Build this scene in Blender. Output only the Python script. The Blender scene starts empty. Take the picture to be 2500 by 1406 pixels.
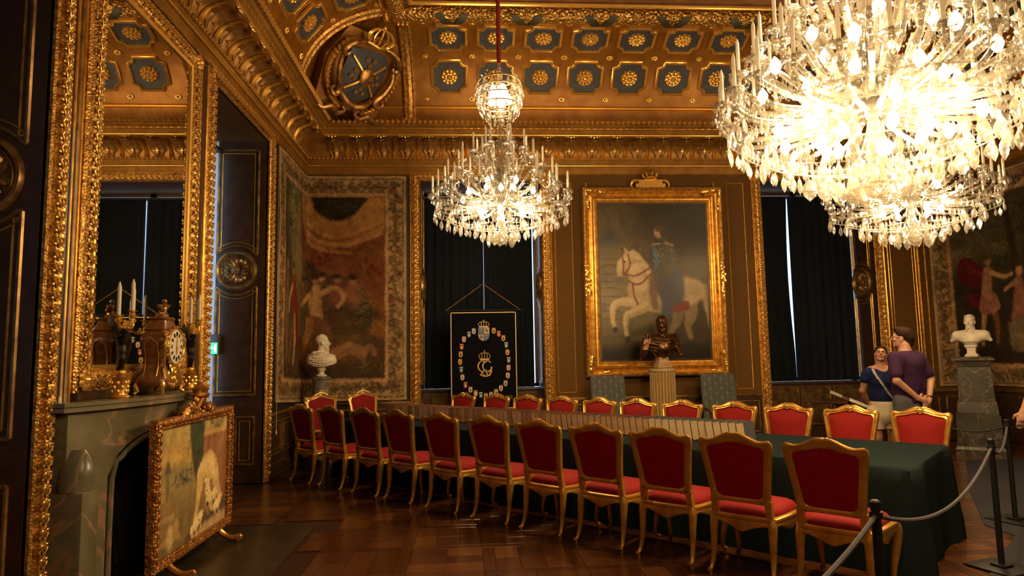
import bpy, bmesh, math, random
import numpy as np
from mathutils import Vector, Matrix
random.seed(7); np.random.seed(7)
PI = math.pi
SC = bpy.context.scene
COL = SC.collection

# ------------------------------------------------------------------ camera
CAM_H = 1.6; FOCAL_PX = 1616.12
_yaw, _pitch, _roll = (math.radians(a) for a in (3.816, 5.815, -1.047))
_f = Vector((math.sin(_yaw)*math.cos(_pitch), math.cos(_yaw)*math.cos(_pitch), math.sin(_pitch)))
_r = Vector((math.cos(_yaw), -math.sin(_yaw), 0)); _u = _r.cross(_f)
_R = _r*math.cos(_roll) + _u*math.sin(_roll); _U = _u*math.cos(_roll) - _r*math.sin(_roll)
cam = bpy.data.cameras.new('camera'); cam_o = bpy.data.objects.new('camera', cam); COL.objects.link(cam_o)
cam.sensor_width = 36; cam.lens = FOCAL_PX/2500*36; cam.clip_start = .05; cam.clip_end = 200
M = Matrix((_R, _U, -_f)).transposed().to_4x4(); M.translation = (0, 0, CAM_H)
cam_o.matrix_world = M
SC.camera = cam_o

# ------------------------------------------------------------------ world and exposure
w = bpy.data.worlds.new('daylight'); SC.world = w; w.use_nodes = True
bg = w.node_tree.nodes['Background']; bg.inputs[0].default_value = (.52, .72, 1, 1); bg.inputs[1].default_value = 2.6
SC.view_settings.view_transform = 'Standard'; SC.view_settings.look = 'None'
SC.view_settings.exposure = 0.0; SC.view_settings.gamma = 1; SC.view_settings.use_curve_mapping = False
LAMP_RGB = (1.0, .68, .35)          # the warm candle bulbs of the chandeliers
LAMP_W = 2.1                        # one dial for all chandelier lamps
SC.cycles.transparent_max_bounces = 10
SC.cycles.max_bounces = 4; SC.cycles.diffuse_bounces = 3; SC.cycles.glossy_bounces = 3; SC.cycles.transmission_bounces = 3
SC.cycles.caustics_reflective = False; SC.cycles.caustics_refractive = False
SC.cycles.sample_clamp_indirect = 6
SC.cycles.use_adaptive_sampling = True; SC.cycles.adaptive_threshold = .06

# room, metres: x right, y away from the camera, floor at z = 0
XL, XR, YB, YF = -2.725, 9.12, 11.2, -3.5
CEIL = 6.80

# ------------------------------------------------------------------ helpers
def link(o): COL.objects.link(o); return o
def tag(o, label=None, cat=None, group=None, kind=None):
    if label: o['label'] = label
    if cat: o['category'] = cat
    if group: o['group'] = group
    if kind: o['kind'] = kind
    return o
def empty(name, loc=(0,0,0), rz=0, parent=None):
    o = bpy.data.objects.new(name, None); link(o); o.location = loc; o.rotation_euler = (0,0,rz)
    o.empty_display_size = .1
    if parent: o.parent = parent
    return o
def thing(name, label, cat, loc=(0,0,0), rz=0, group=None): return tag(empty(name, loc, rz), label, cat, group)

class MB:
    def __init__(s): s.v = []; s.f = []; s.m = []; s.cur = 0
    def add(s, vs, fs):
        n = len(s.v); s.v.extend(tuple(map(float, p)) for p in vs)
        s.f.extend(tuple(i+n for i in f) for f in fs); s.m.extend([s.cur]*len(fs)); return s
    def box(s, x0,x1,y0,y1,z0,z1):
        return s.add([(x0,y0,z0),(x1,y0,z0),(x1,y1,z0),(x0,y1,z0),(x0,y0,z1),(x1,y0,z1),(x1,y1,z1),(x0,y1,z1)],
                     [(0,3,2,1),(4,5,6,7),(0,1,5,4),(1,2,6,5),(2,3,7,6),(3,0,4,7)])
    def prism(s, poly, d0, d1, fn):
        """poly: outline (u,v); fn(u,v,d)->xyz"""
        n = len(poly); vs = [fn(u,v,d0) for u,v in poly] + [fn(u,v,d1) for u,v in poly]
        return s.add(vs, [tuple(range(n-1,-1,-1)), tuple(range(n,2*n))] + [(i,(i+1)%n,n+(i+1)%n,n+i) for i in range(n)])
    def loft(s, rings, closed=True, cap0=True, cap1=True, loop=False):
        n = len(rings[0]); vs = [p for r in rings for p in r]; fs = []
        K = len(rings)
        for k in range(K if loop else K-1):
            a, b = k*n, ((k+1)%K)*n
            for i in range(n if closed else n-1):
                j = (i+1)%n; fs.append((a+i,a+j,b+j,b+i))
        if closed and not loop:
            if cap0: fs.append(tuple(range(n-1,-1,-1)))
            if cap1: fs.append(tuple((K-1)*n+i for i in range(n)))
        return s.add(vs, fs)
    def lathe(s, prof, n=20, c=(0,0,0), fn=None, flute=0, nf=0):
        rings = []
        for r,z in prof:
            ring = []
            for i in range(n):
                a = 2*PI*i/n; rr = r*(1+flute*math.cos(nf*a)) if flute else r
                p = (c[0]+rr*math.cos(a), c[1]+rr*math.sin(a), c[2]+z)
                ring.append(fn(*p) if fn else p)
            rings.append(ring)
        return s.loft(rings)
    def tube(s, pts, rad, n=8, loop=False):
        pts = [Vector(p) for p in pts]; K = len(pts)
        rr = rad if isinstance(rad,(list,tuple)) else [rad]*K
        up = None; rings = []
        for i,p in enumerate(pts):
            if loop: t = pts[(i+1)%K]-pts[i-1]
            else: t = pts[min(i+1,K-1)]-pts[max(i-1,0)]
            if t.length < 1e-9: t = Vector((0,0,1))
            t.normalize()
            if up is None:
                up = Vector((0,0,1)) if abs(t.z) < .9 else Vector((1,0,0))
            a = t.cross(up)
            if a.length < 1e-6: a = t.cross(Vector((0,1,.3)))
            a.normalize(); b = a.cross(t); up = b
            rings.append([p + a*math.cos(2*PI*j/n)*rr[i] + b*math.sin(2*PI*j/n)*rr[i] for j in range(n)])
        return s.loft(rings, loop=loop)
    def ball(s, c, r, n=10, m=6, fn=None):
        r = r if isinstance(r,(tuple,list)) else (r,r,r)
        vs = [(0,0,-1)] + [(math.sin(PI*k/m)*math.cos(2*PI*i/n), math.sin(PI*k/m)*math.sin(2*PI*i/n), -math.cos(PI*k/m)) for k in range(1,m) for i in range(n)] + [(0,0,1)]
        vs = [(c[0]+x*r[0], c[1]+y*r[1], c[2]+z*r[2]) for x,y,z in vs]
        if fn: vs = [fn(*p) for p in vs]
        L = len(vs)-1; fs = []
        for i in range(n):
            j = (i+1)%n; fs.append((0,1+j,1+i)); fs.append((L,1+(m-2)*n+i,1+(m-2)*n+j))
            for k in range(m-2): a=1+k*n; b=a+n; fs.append((a+i,a+j,b+j,b+i))
        return s.add(vs, fs)
    def frame(s, x0,x1,z0,z1, prof, fn=None, sides='LTRB'):
        """picture-frame moulding round a rectangle; prof = [(outward w, depth d)], fn(u,v,d)"""
        fn = fn or (lambda u,v,d:(u,-d,v))
        rings = []
        order = [(-1,-1),(-1,1),(1,1),(1,-1)]
        for sx,sz in order:
            ring = []
            for wv,d in prof:
                ww = wv
                u = (x0-ww) if sx<0 else (x1+ww)
                v = (z0-ww) if sz<0 else (z1+ww)
                if sides=='LTR' and sz<0: v = z0
                ring.append(fn(u,v,d))
            rings.append(ring)
        return s.loft(rings, loop=(sides!='LTR'))
    def build(s, name, mat, parent=None, smooth=True, angle=35, mw=None, bevel=0):
        me = bpy.data.meshes.new(name); me.from_pydata(s.v, [], s.f)
        for m in (mat if isinstance(mat,(list,tuple)) else [mat]): me.materials.append(m)
        if any(s.m): me.polygons.foreach_set('material_index', s.m)
        bm = bmesh.new(); bm.from_mesh(me); bmesh.ops.recalc_face_normals(bm, faces=bm.faces[:])
        if bevel:
            es = [e for e in bm.edges if len(e.link_faces)==2 and e.calc_face_angle(0) > .6]
            bmesh.ops.bevel(bm, geom=es, offset=bevel, segments=2, affect='EDGES', profile=.6)
        bm.to_mesh(me); bm.free()
        if smooth:
            me.polygons.foreach_set('use_smooth', [True]*len(me.polygons)); me.set_sharp_from_angle(angle=math.radians(angle))
        o = bpy.data.objects.new(name, me); link(o)
        if parent: o.parent = parent
        if mw is not None: o.matrix_local = mw
        return o
def inst(o, name=None, parent=None, mw=None, loc=None):
    c = o.copy(); link(c)
    if name: c.name = name
    for k in list(c.keys()):
        if k in ('label','category','group','kind') and parent is not None: del c[k]
    c.parent = parent
    if mw is not None: c.matrix_local = mw
    if loc is not None: c.location = loc
    return c
def copy_tree(o, parent=None):
    c = o.copy(); link(c); c.parent = parent
    for ch in list(o.children): copy_tree(ch, c)
    return c
def struct(o): o['kind'] = 'structure'; return o
def T(x,y,z): return Matrix.Translation((x,y,z))
def RZ(a): return Matrix.Rotation(a,4,'Z')
def smoothpath(pts, n=6):
    """Catmull-Rom through points"""
    P = [Vector(p) for p in pts]; out = []
    for i in range(len(P)-1):
        p0 = P[max(i-1,0)]; p1 = P[i]; p2 = P[i+1]; p3 = P[min(i+2,len(P)-1)]
        for k in range(n):
            t = k/n
            out.append(.5*((2*p1)+(p2-p0)*t+(2*p0-5*p1+4*p2-p3)*t*t+(3*p1-p0-3*p2+p3)*t**3))
    out.append(P[-1]); return out
def smooth2(pts, n=6): return [(p.x,p.y) for p in smoothpath([(a,b,0) for a,b in pts], n)]

# ------------------------------------------------------------------ materials
MATS = {}
def mat(name, col=(.5,.5,.5), rough=.5, metal=0, noise=None, bump=None, spec=.5, sheen=0, coat=0, col2=None, coords='Object', trans=0):
    """noise=(scale, detail) blends col->col2; bump=(kind, scale, strength)"""
    if name in MATS: return MATS[name]
    m = bpy.data.materials.new(name); m.use_nodes = True; nt = m.node_tree; b = nt.nodes['Principled BSDF']
    b.inputs['Base Color'].default_value = (*col,1); b.inputs['Roughness'].default_value = rough; b.inputs['Metallic'].default_value = metal
    b.inputs['Specular IOR Level'].default_value = spec
    if sheen: b.inputs['Sheen Weight'].default_value = sheen; b.inputs['Sheen Roughness'].default_value = .4; b.inputs['Sheen Tint'].default_value = (*[min(1,c*2+.1) for c in col],1)
    if coat: b.inputs['Coat Weight'].default_value = coat; b.inputs['Coat Roughness'].default_value = .12
    tc = nt.nodes.new('ShaderNodeTexCoord')
    if noise:
        nz = nt.nodes.new('ShaderNodeTexNoise'); nz.inputs['Scale'].default_value = noise[0]; nz.inputs['Detail'].default_value = noise[1]
        nt.links.new(tc.outputs[coords], nz.inputs['Vector'])
        mx = nt.nodes.new('ShaderNodeMix'); mx.data_type = 'RGBA'
        rmp = nt.nodes.new('ShaderNodeMapRange'); rmp.inputs[1].default_value = .35; rmp.inputs[2].default_value = .65
        nt.links.new(nz.outputs[0], rmp.inputs[0]); nt.links.new(rmp.outputs[0], mx.inputs[0])
        mx.inputs[6].default_value = (*col,1); mx.inputs[7].default_value = (*(col2 or [c*.6 for c in col]),1)
        nt.links.new(mx.outputs[2], b.inputs['Base Color'])
    if bump:
        kind, sc, st = bump[:3]
        if kind == 'noise':
            t = nt.nodes.new('ShaderNodeTexNoise'); t.inputs['Detail'].default_value = 4
        elif kind == 'voronoi':
            t = nt.nodes.new('ShaderNodeTexVoronoi'); t.feature = 'SMOOTH_F1'
        elif kind == 'weave':
            t = nt.nodes.new('ShaderNodeTexChecker')
        t.inputs['Scale'].default_value = sc
        nt.links.new(tc.outputs[coords], t.inputs['Vector'])
        bp = nt.nodes.new('ShaderNodeBump'); bp.inputs['Strength'].default_value = st; bp.inputs['Distance'].default_value = bump[3] if len(bump)>3 else .01
        nt.links.new(t.outputs[1 if kind=='weave' else 0], bp.inputs['Height']); nt.links.new(bp.outputs[0], b.inputs['Normal'])
    MATS[name] = m; return m
def mat_attr(name, rough=.8, attr='Col', bump=None, metal=0, spec=.3, sheen=0):
    m = mat(name, rough=rough, bump=bump, metal=metal, spec=spec, sheen=sheen); nt = m.node_tree
    a = nt.nodes.new('ShaderNodeAttribute'); a.attribute_name = attr
    nt.links.new(a.outputs['Color'], nt.nodes['Principled BSDF'].inputs['Base Color']); return m
def mat_emit(name, col, s):
    m = bpy.data.materials.new(name); m.use_nodes = True; nt = m.node_tree; nt.nodes.clear()
    e = nt.nodes.new('ShaderNodeEmission'); e.inputs[0].default_value = (*col,1); e.inputs[1].default_value = s
    o = nt.nodes.new('ShaderNodeOutputMaterial'); nt.links.new(e.outputs[0], o.inputs[0]); MATS[name] = m; return m

GOLD   = mat('gilding', (.84,.47,.09), .34, .75, noise=(14,3), col2=(.50,.24,.035))
GOLDC  = mat('carved_gilding', (.86,.50,.13), .34, .7, noise=(22,4), col2=(.34,.16,.035), bump=('voronoi',70,.35,.02))
GOLDB  = mat('bright_gilding', (.98,.62,.15), .27, .8)
COVEM  = mat('bronze_gold_stucco', (.38,.165,.022), .42, .45, noise=(5,3), col2=(.28,.11,.014))
FRIEZE = mat('gold_brown_frieze', (.40,.20,.038), .42, .5, noise=(6,3), col2=(.28,.13,.022))
WALLM  = mat('olive_brown_wall_cloth', (.135,.066,.016), .75, 0, noise=(60,3), col2=(.11,.052,.012), spec=.15)
PANELM = mat('dark_brown_panelling', (.075,.036,.015), .38, .1, noise=(8,3), col2=(.05,.024,.01))
BLUE   = mat('grey_blue_coffer', (.070,.072,.090), .6, 0, noise=(10,3), col2=(.052,.054,.068))
CURT   = mat('blue_black_curtain', (.010,.013,.018), .9, 0, spec=.08)
CEILM  = mat('ceiling_gold_brown', (.34,.16,.045), .5, .3, noise=(4,4), col2=(.22,.09,.03), bump=('noise',9,.6,.03))
# ------------------------------------------------------------------ wall frames: local X along the wall, -Y into the room
WB = T(0,YB,0); WL = T(XL,0,0) @ RZ(PI/2); WR = T(XR,0,0) @ RZ(-PI/2); WF = T(0,YF,0) @ RZ(PI)
def wall(name, mw, x0, x1, openings, top):
    """solid wall 0.95 m deep with full-height niches (a, b, niche top)"""
    b = MB(); D = .95; x = x0
    for a, c, zt in sorted(openings):
        b.box(x,a,0,D,0,top); b.box(a,c,0,D,zt,top); x = c
    b.box(x,x1,0,D,0,top)
    return struct(b.build(name, WALLM, smooth=False, mw=mw))
NT = 4.60
WIN_B = [(-.80,1.27), (5.19,7.20)]; WIN_L = [(7.06,9.10), (2.34,4.38)]
wall_back  = wall('wall_back', WB, XL-.95, XR+.95, [(a,c,NT) for a,c in WIN_B], 5.6)
wall_left  = wall('wall_left', WL, YF-.95, YB, [(a,c,NT) for a,c in WIN_L], 5.6)
wall_right = wall('wall_right', WR, -YB, -YF+.95, [], 5.6)
wall_front = wall('wall_front', WF, -XR, -XL, [], 5.6)

# floor ------------------------------------------------------------
FLOORM = mat('parquet_subfloor', (.035,.013,.005), .4)
b = MB(); b.box(XL-.95,XR+.95,YF-.95,YB+.95,-.12,-.012); floor = struct(b.build('floor', FLOORM, smooth=False))

# ceiling: flat field, cove and cornice are mitred rings round the room
def ring(prof, name, m, parent=None, smooth=True, angle=30):
    b = MB(); rings = []
    for cx,cy in ((0,0),(0,1),(1,1),(1,0)):
        rings.append([((XL+p) if cx==0 else (XR-p), (YF+p) if cy==0 else (YB-p), z) for p,z in prof])
    b.loft(rings, closed=False, loop=True); return b.build(name, m, parent, smooth, angle)
CA, CB, CP, CZ = 1.40, 1.25, .275, 5.49
def cove_p(deg, off=0.0):
    t = math.radians(deg); p = CP + CA*(1-math.cos(t)); z = CZ + CB*math.sin(t)
    n = (CB*math.cos(t), -CA*math.sin(t)); L = math.hypot(*n)
    return p + off*n[0]/L, z + off*n[1]/L
def cv(u, deg, off=0.0): p,z = cove_p(deg, off); return (u, -p, z)
b = MB(); b.box(XL-.9,XR+.9,YF-.9,YB+.9,CEIL,CEIL+.1)
ceiling = struct(b.build('ceiling', CEILM, smooth=False))
cove = ring([cove_p(d) for d in np.linspace(0,90,25)], 'cove', COVEM, ceiling); 
b = MB()
ring([(0,5.55),(.28,5.55)], 'cove_backing', COVEM, ceiling)

# cornice, profile (projection, height)
trim_1 = struct(ring([(.002,4.70),(.03,4.72),(.03,4.845),(.05,4.85),(.05,4.87),(.025,4.875),(.025,4.975),(.04,4.98),(.045,5.0),(.03,5.005),
        (.035,5.06),(.06,5.12),(.11,5.18),(.19,5.23),(.32,5.26),(.365,5.275),(.378,5.29),(.378,5.30),(.37,5.305),(.37,5.385),(.385,5.395),(.385,5.41),(.40,5.415),
        (.43,5.43),(.45,5.455),(.497,5.47),(.497,5.50),(.27,5.50)], 'trim_1', FRIEZE, angle=25))
for k,(p,z,r) in enumerate(((.05,4.86,.012),(.375,5.295,.015),(.385,5.405,.010))):
    ring([(p+r*math.cos(a),z+r*math.sin(a)) for a in np.linspace(-1.6,1.6,7)], 'fillet', GOLDB, trim_1)
ring([cove_p(12.4),cove_p(12.4,.03),cove_p(13.2,.055),cove_p(13.8,.04),cove_p(14.4,.05),cove_p(15.2,.03),cove_p(15.2)], 'cove_fillet', GOLDB, ceiling)
def beads(name, p, z, r, step, parent):
    b = MB()
    for w0,w1,mw in ((XL+p,XR-p,WB),(YF+4,YB-p,WL),(-(YB-p),-4,WR)):
        n = int((w1-w0)/step)
        for i in range(n):
            c = mw @ Vector((w0+(i+.5)*step, -p, z)); L = step*.42
            ax = mw.to_3x3() @ Vector((L,0,0)); ay = mw.to_3x3() @ Vector((0,-r,0))
            az = Vector((0,0,r))
            b.add([c+ax,c-ax,c+ay+az*.6,c+az,c+ay*1.1-az*.4,c-az], [(0,2,3),(1,3,2),(0,4,2),(1,2,4),(0,5,4),(1,4,5)])
    o = b.build(name, GOLDB, parent); o['kind'] = 'stuff'; return o
beads('lower_bead_row', .045, 4.99, .024, .07, trim_1)
beads('upper_bead_row', .497, 5.482, .040, .088, trim_1)
beads('middle_bead_row', .40, 5.40, .012, .11, trim_1)

# acanthus leaves on the cornice: a big leaf and a slim tongue in turn
def leaf_mesh(w, tongue=False):
    b = MB(); prof = [(.04,5.005),(.045,5.06),(.07,5.12),(.12,5.18),(.20,5.225),(.29,5.245),(.335,5.235),(.345,5.205),(.325,5.19)]
    wid = [.45,.62,.8,.95,1.0,.9,.6,.35,.12] if not tongue else [.5,.5,.4,.32,.25,.2,.15,.1,.05]
    rings = []; K = 8
    for k,(p,z) in enumerate(prof):
        r = []
        for i in range(K+1):
            s = i/K*2-1; lob = 1+.16*math.cos(k*PI) if abs(s)>.7 and not tongue else 1
            x = s*w*.5*wid[k]*lob; lift = .035*(1-abs(s)**1.5)+.012*math.cos(s*PI*2.5)
            r.append((x, -p-lift*.8, z-lift*.35))
        rings.append(r)
    b.loft(rings, closed=False); return b
LEAFM = mat('acanthus_gilding', (.42,.22,.055), .4, .5, noise=(15,3), col2=(.22,.105,.025))
leaf = leaf_mesh(.30).build('acanthus_leaf', LEAFM, trim_1, mw=WB@T(XL+.5,0,0))
tong = leaf_mesh(.16,True).build('cornice_tongue', GOLD, trim_1, mw=WB@T(XL+.7,0,0))
b = MB()
for i,(x,z,r) in enumerate(((0,.0,.024),(-.05,.012,.017),(.05,.012,.017),(-.088,.022,.011),(.088,.022,.011))): b.ball((x,-.36,5.262+z*.8),r,8,5)
flower = b.build('leaf_tip_flower', GOLDB, trim_1, mw=WB@T(XL+.5,0,0))
b = MB()
st = []
for k in range(8):
    a = PI/2+k*2*PI/8; r = (.050 if k%4==0 else .034) if k%2==0 else .012; st.append((r*math.cos(a), 5.10+r*1.25*math.sin(a)))
b.prism(st, .075, .10, lambda u,v,d:(u,-d-(v-5.06)*.35,v)); star = b.build('leaf_star', GOLD, trim_1, mw=WB@T(XL+.5,0,0))
PITCH = .40
def cornice_run(mw, x0, x1):
    n = int((x1-x0)/PITCH)
    for i in range(n+1):
        x = x0+i*PITCH
        inst(leaf,'acanthus_leaf',trim_1,mw@T(x,0,0)); inst(flower,'leaf_tip_flower',trim_1,mw@T(x,0,0)); inst(star,'leaf_star',trim_1,mw@T(x,-.01,0))
        if i < n: inst(tong,'cornice_tongue',trim_1,mw@T(x+PITCH/2,0,0))
cornice_run(WB, XL+.9, XR-.5); cornice_run(WL, 4.0, YB-.5); cornice_run(WR, -YB+.5, -5.5)

# coffers on the cove ---------------------------------------------------------
def oct_pts(n=3):
    q = [(1,.60),(.93,.645),(.80,.68),(.72,.74),(.67,.82),(.645,.93),(.60,1)]
    pts = q + [(-x,y) for x,y in reversed(q)] + [(-x,-y) for x,y in q] + [(x,-y) for x,y in reversed(q)]
    return pts
def coffer(mid, hv, hu=.285):
    P = oct_pts()
    b = MB(); n = len(P); vs = [cv(0,mid,.012)]; fs = []
    R = 4
    for k in range(1,R+1): vs += [cv(u*hu*k/R, mid+v*hv*k/R, .012) for u,v in P]
    for i in range(n):
        j = (i+1)%n; fs.append((0,1+i,1+j))
        for k in range(R-1): a=1+k*n; fs.append((a+i,a+n+i,a+n+j,a+j))
    b.add(vs,fs)
    plate = b
    fr = MB(); rings = []
    for sc_, off in ((.90,.012),(.915,.035),(.955,.045),(.975,.03),(1.02,.038),(1.07,.03),(1.08,.0)):
        rings.append([cv(u*hu*sc_, mid+v*hv*sc_, off) for u,v in P])
    fr.loft(rings, closed=True, cap0=False, cap1=False)
    for i,(u,v) in enumerate(P):           # pearls on the moulding
        for t in (0,.5):
            u2,v2 = P[(i+1)%n]; uu,vv = u+(u2-u)*t, v+(v2-v)*t
            if math.hypot(u2-u,v2-v) > .5:
                for s in np.linspace(0,1,11)[:-1]: fr.ball(cv((u+(u2-u)*s)*hu*.955, mid+(v+(v2-v)*s)*hv*.955,.045),.016,5,3)
                break
            fr.ball(cv(uu*hu*.955, mid+vv*hv*.955,.045),.014,5,3)
    ro = MB(); dr = hv/(.30)              # degrees per metre along the curve
    def rp(r,a,off): return cv(r*math.cos(a), mid+r*math.sin(a)*dr*1.05, off)
    for ring_r, sz, off, cnt, ph in ((.108,.036,.03,10,0),(.062,.032,.05,8,.3)):
        for k in range(cnt):
            a = ph+2*PI*k/cnt; c = rp(ring_r,a,off); ro.ball(c,(sz,sz*.9,sz),7,5)
    ro.ball(rp(0,0,.06),.034,8,5)
    for k in range(10): a=.31+2*PI*k/10; ro.ball(rp(.132,a,.02),.016,5,4)
    return plate, fr, ro
ROW = ((37.0,12.0),(67.6,10.6))
proto = []
for mid,hv in ROW:
    p,f,r = coffer(mid,hv)
    po = p.build('coffer', BLUE, ceiling, angle=60, mw=WB@T(-.27,0,0)); fo = f.build('coffer_frame', GOLDB, po); ro = r.build('rosette', GOLDB, po)
    proto.append((po,fo,ro))
def boss(deg):
    b = MB(); dr = 9.8/.30
    b.ball(cv(0,deg,.02),.026,7,5)
    for k in range(7): a=2*PI*k/7; b.ball(cv(.040*math.cos(a),deg+.040*math.sin(a)*dr,.012),.020,6,4)
    return b.build('boss', GOLDB, ceiling, mw=WB)
bosses = [boss(d) for d in (20.5,51.8,80.5)]
def coffer_run(mw, xs, skip0=False):
    for i,x in enumerate(xs):
        for po,fo,ro in proto:
            if not (skip0 and i==0):
                c = inst(po,'coffer',ceiling,mw@T(x,0,0)); inst(fo,'coffer_frame',c); inst(ro,'rosette',c)
        for bo in bosses: inst(bo,'boss',ceiling,mw@T(x-.378,0,0))
    for bo in bosses: inst(bo,'boss',ceiling,mw@T(xs[-1]+.378,0,0))
CP_ = .757
XS = [-.27+CP_*i for i in range(10)]
coffer_run(WB, XS, True)
coffer_run(WL, [8.90-CP_*i for i in range(7)][::-1])
coffer_run(WR, [-8.90+CP_*i for i in range(4)])
for bo in bosses: bpy.data.objects.remove(bo)
# ribs closing the coffered fields beside the corner cartouches, and the fat garland at the top of the cove
def rib(u0, u1, mw):
    b = MB(); rings = []
    W_ = u1-u0
    for d in np.linspace(0,88,24):
        rings.append([cv(u0,d,-.01),cv(u0,d,.05),cv(u0+.15*W_,d,.075),cv(u0+.25*W_,d,.05),cv(u0+.5*W_,d,.062),cv(u0+.75*W_,d,.05),cv(u0+.85*W_,d,.075),cv(u1,d,.05),cv(u1,d,-.01)])
    b.loft(rings, closed=False); o = b.build('cove_rib', GOLDC, ceiling, mw=mw, angle=25)
    for d in (3,85):
        c = MB(); c.loft([[cv(u0-.02,d-2,.0),cv(u0-.02,d-2,.10),cv(u1+.02,d-2,.10),cv(u1+.02,d-2,.0)],[cv(u0-.02,d+2,.0),cv(u0-.02,d+2,.11),cv(u1+.02,d+2,.11),cv(u1+.02,d+2,.0)]])
        for k in range(3): c.ball(cv(u0+(k+.5)*W_/3,d,.12),.032,8,5)
        c.build('rib_cap', GOLD, o)
rib(XL+1.68, XL+1.88, WB); rib(XR-1.88, XR-1.68, WB); rib(YB-1.88, YB-1.68, WL); rib(-YB+1.68,-YB+1.88, WR)
GARM = mat('gilded_garland', (.85,.52,.13), .3, .75, noise=(30,4), col2=(.38,.19,.04), bump=('voronoi',26,1,.05))
ring([(1.70+.13*math.cos(a), 6.72+.13*math.sin(a)) for a in np.linspace(-3.6,.6,16)], 'garland_roll', GARM, ceiling)
ring([(1.50+.02*math.cos(a), 6.70+.02*math.sin(a)) for a in np.linspace(-3.6,.6,8)], 'garland_fillet', GOLDB, ceiling)
ring([(1.92+.035*math.cos(a), 6.76+.035*math.sin(a)) for a in np.linspace(-3.6,.6,8)], 'inner_fillet', GOLDB, ceiling)
RIBBON = mat('dark_green_ribbon', (.035,.035,.02), .6)
def ribbon(mw, x):
    b = MB()
    for s in (-1,1):
        rings = []
        for k in range(7):
            t = k/6; a = -2.25+t*1.75
            c = Vector((x+s*(.03+.17*t), -(1.70+.14*math.cos(a)), 6.72+.14*math.sin(a))); w_ = .06
            o_ = Vector((0,-.016*math.cos(a),.016*math.sin(a))); rings.append([c+Vector((-w_,0,0)),c+Vector((w_,0,0)),c+o_+Vector((w_,0,0)),c+o_+Vector((-w_,0,0))])
        b.loft(rings)
    b.build('garland_ribbon', RIBBON, ceiling, mw=mw)
for i in range(7): ribbon(WB, .93+1.12*(i-1))
for i in range(4): ribbon(WL, 8.6-1.12*i)

# ------------------------------------------------------------------ windows
GLASS = bpy.data.materials.new('window_glass'); GLASS.use_nodes = True
nt = GLASS.node_tree; nt.nodes.clear(); _t = nt.nodes.new('ShaderNodeBsdfTransparent'); _t.inputs[0].default_value = (.9,.95,1,1)
_g = nt.nodes.new('ShaderNodeBsdfGlossy'); _g.inputs['Roughness'].default_value = .02; _mx = nt.nodes.new('ShaderNodeMixShader'); _mx.inputs[0].default_value = .06
_o = nt.nodes.new('ShaderNodeOutputMaterial'); nt.links.new(_t.outputs[0],_mx.inputs[1]); nt.links.new(_g.outputs[0],_mx.inputs[2]); nt.links.new(_mx.outputs[0],_o.inputs[0])
MOULD = mat('worn_gilt_moulding', (.40,.23,.07), .35, .6, noise=(10,3), col2=(.16,.085,.03))
ARCH_PROF = [(0,-.02),(0,.02),(.012,.035),(.03,.02),(.045,.02),(.055,.055),(.09,.07),(.115,.055),(.125,.03),(.14,.04),(.155,.02),(.155,-.02)]
def concave(u0,u1,z0,z1,cu,cz,cr,top):
    """panel outline whose edge next to the medallion is scooped"""
    pts = []
    zz = z1 if top else z0
    s = 1 if top else -1
    pts_arc = []
    dz = abs(cz-zz); half = math.sqrt(max(cr*cr-dz*dz,0)) if dz<cr else 0
    if half:
        a0 = math.atan2(zz-cz,-half); a1 = math.atan2(zz-cz,half)
        pts_arc = [(cu+cr*math.cos(a0+(a1-a0)*k/10), cz+cr*math.sin(a0+(a1-a0)*k/10)) for k in range(11)]
    if top: return [(u0,z0),(u0,z1)]+pts_arc+[(u1,z1),(u1,z0)]
    return [(u0,z1),(u0,z0)]+pts_arc+[(u1,z0),(u1,z1)]
def outline(b, pts, fn, r, d=.0):
    n = len(pts); cx = sum(p[0] for p in pts)/n; cy = sum(p[1] for p in pts)/n
    q = []
    for i in range(n):                       # short corner segments keep the corners crisp
        a = Vector(pts[i]); c = Vector(pts[(i+1)%n]); L = (c-a).length
        if L < 1e-5: continue
        e = min(.004, L*.2); dd = (c-a)/L; q += [a+dd*e, c-dd*e]
    b.tube([fn(p.x,p.y,d) for p in q], r, 6, loop=True)
def rosette(fn, cu, cz, r, parent, mw, name='medallion', m=None):
    b = MB()
    def P(rr,a,d): return fn(cu+rr*math.cos(a), cz+rr*math.sin(a), d)
    prof = [(1,0),(1,.02),(.95,.045),(.88,.05),(.82,.035),(.78,.015),(.74,.022),(.70,.012)]
    b.loft([[P(r*q,2*PI*i/32,d) for i in range(32)] for q,d in prof], cap0=False, cap1=True)
    o = b.build(name, m or MOULD, parent, mw=mw)
    b = MB()
    for k in range(16):
        a=2*PI*k/16; a2=PI/16; pts=[]
        for rr,wd,d in ((.22,.03,.02),(.4,.07,.045),(.55,.085,.04),(.64,.05,.02)):
            pts.append([P(r*rr,a-wd/rr*1.4,d*.5),P(r*rr,a,d),P(r*rr,a+wd/rr*1.4,d*.5)])
        b.loft(pts, closed=False)
    for k in range(20): a=2*PI*k/20; b.ball(P(r*.70,a,.022),r*.035,5,4)
    b.ball(P(0,0,.02),r*.2,8,6)
    for k in range(8): a=2*PI*k/8; b.ball(P(r*.16,a,.045),r*.07,6,4)
    b.build('flower', MOULD, o)
    return o
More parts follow.
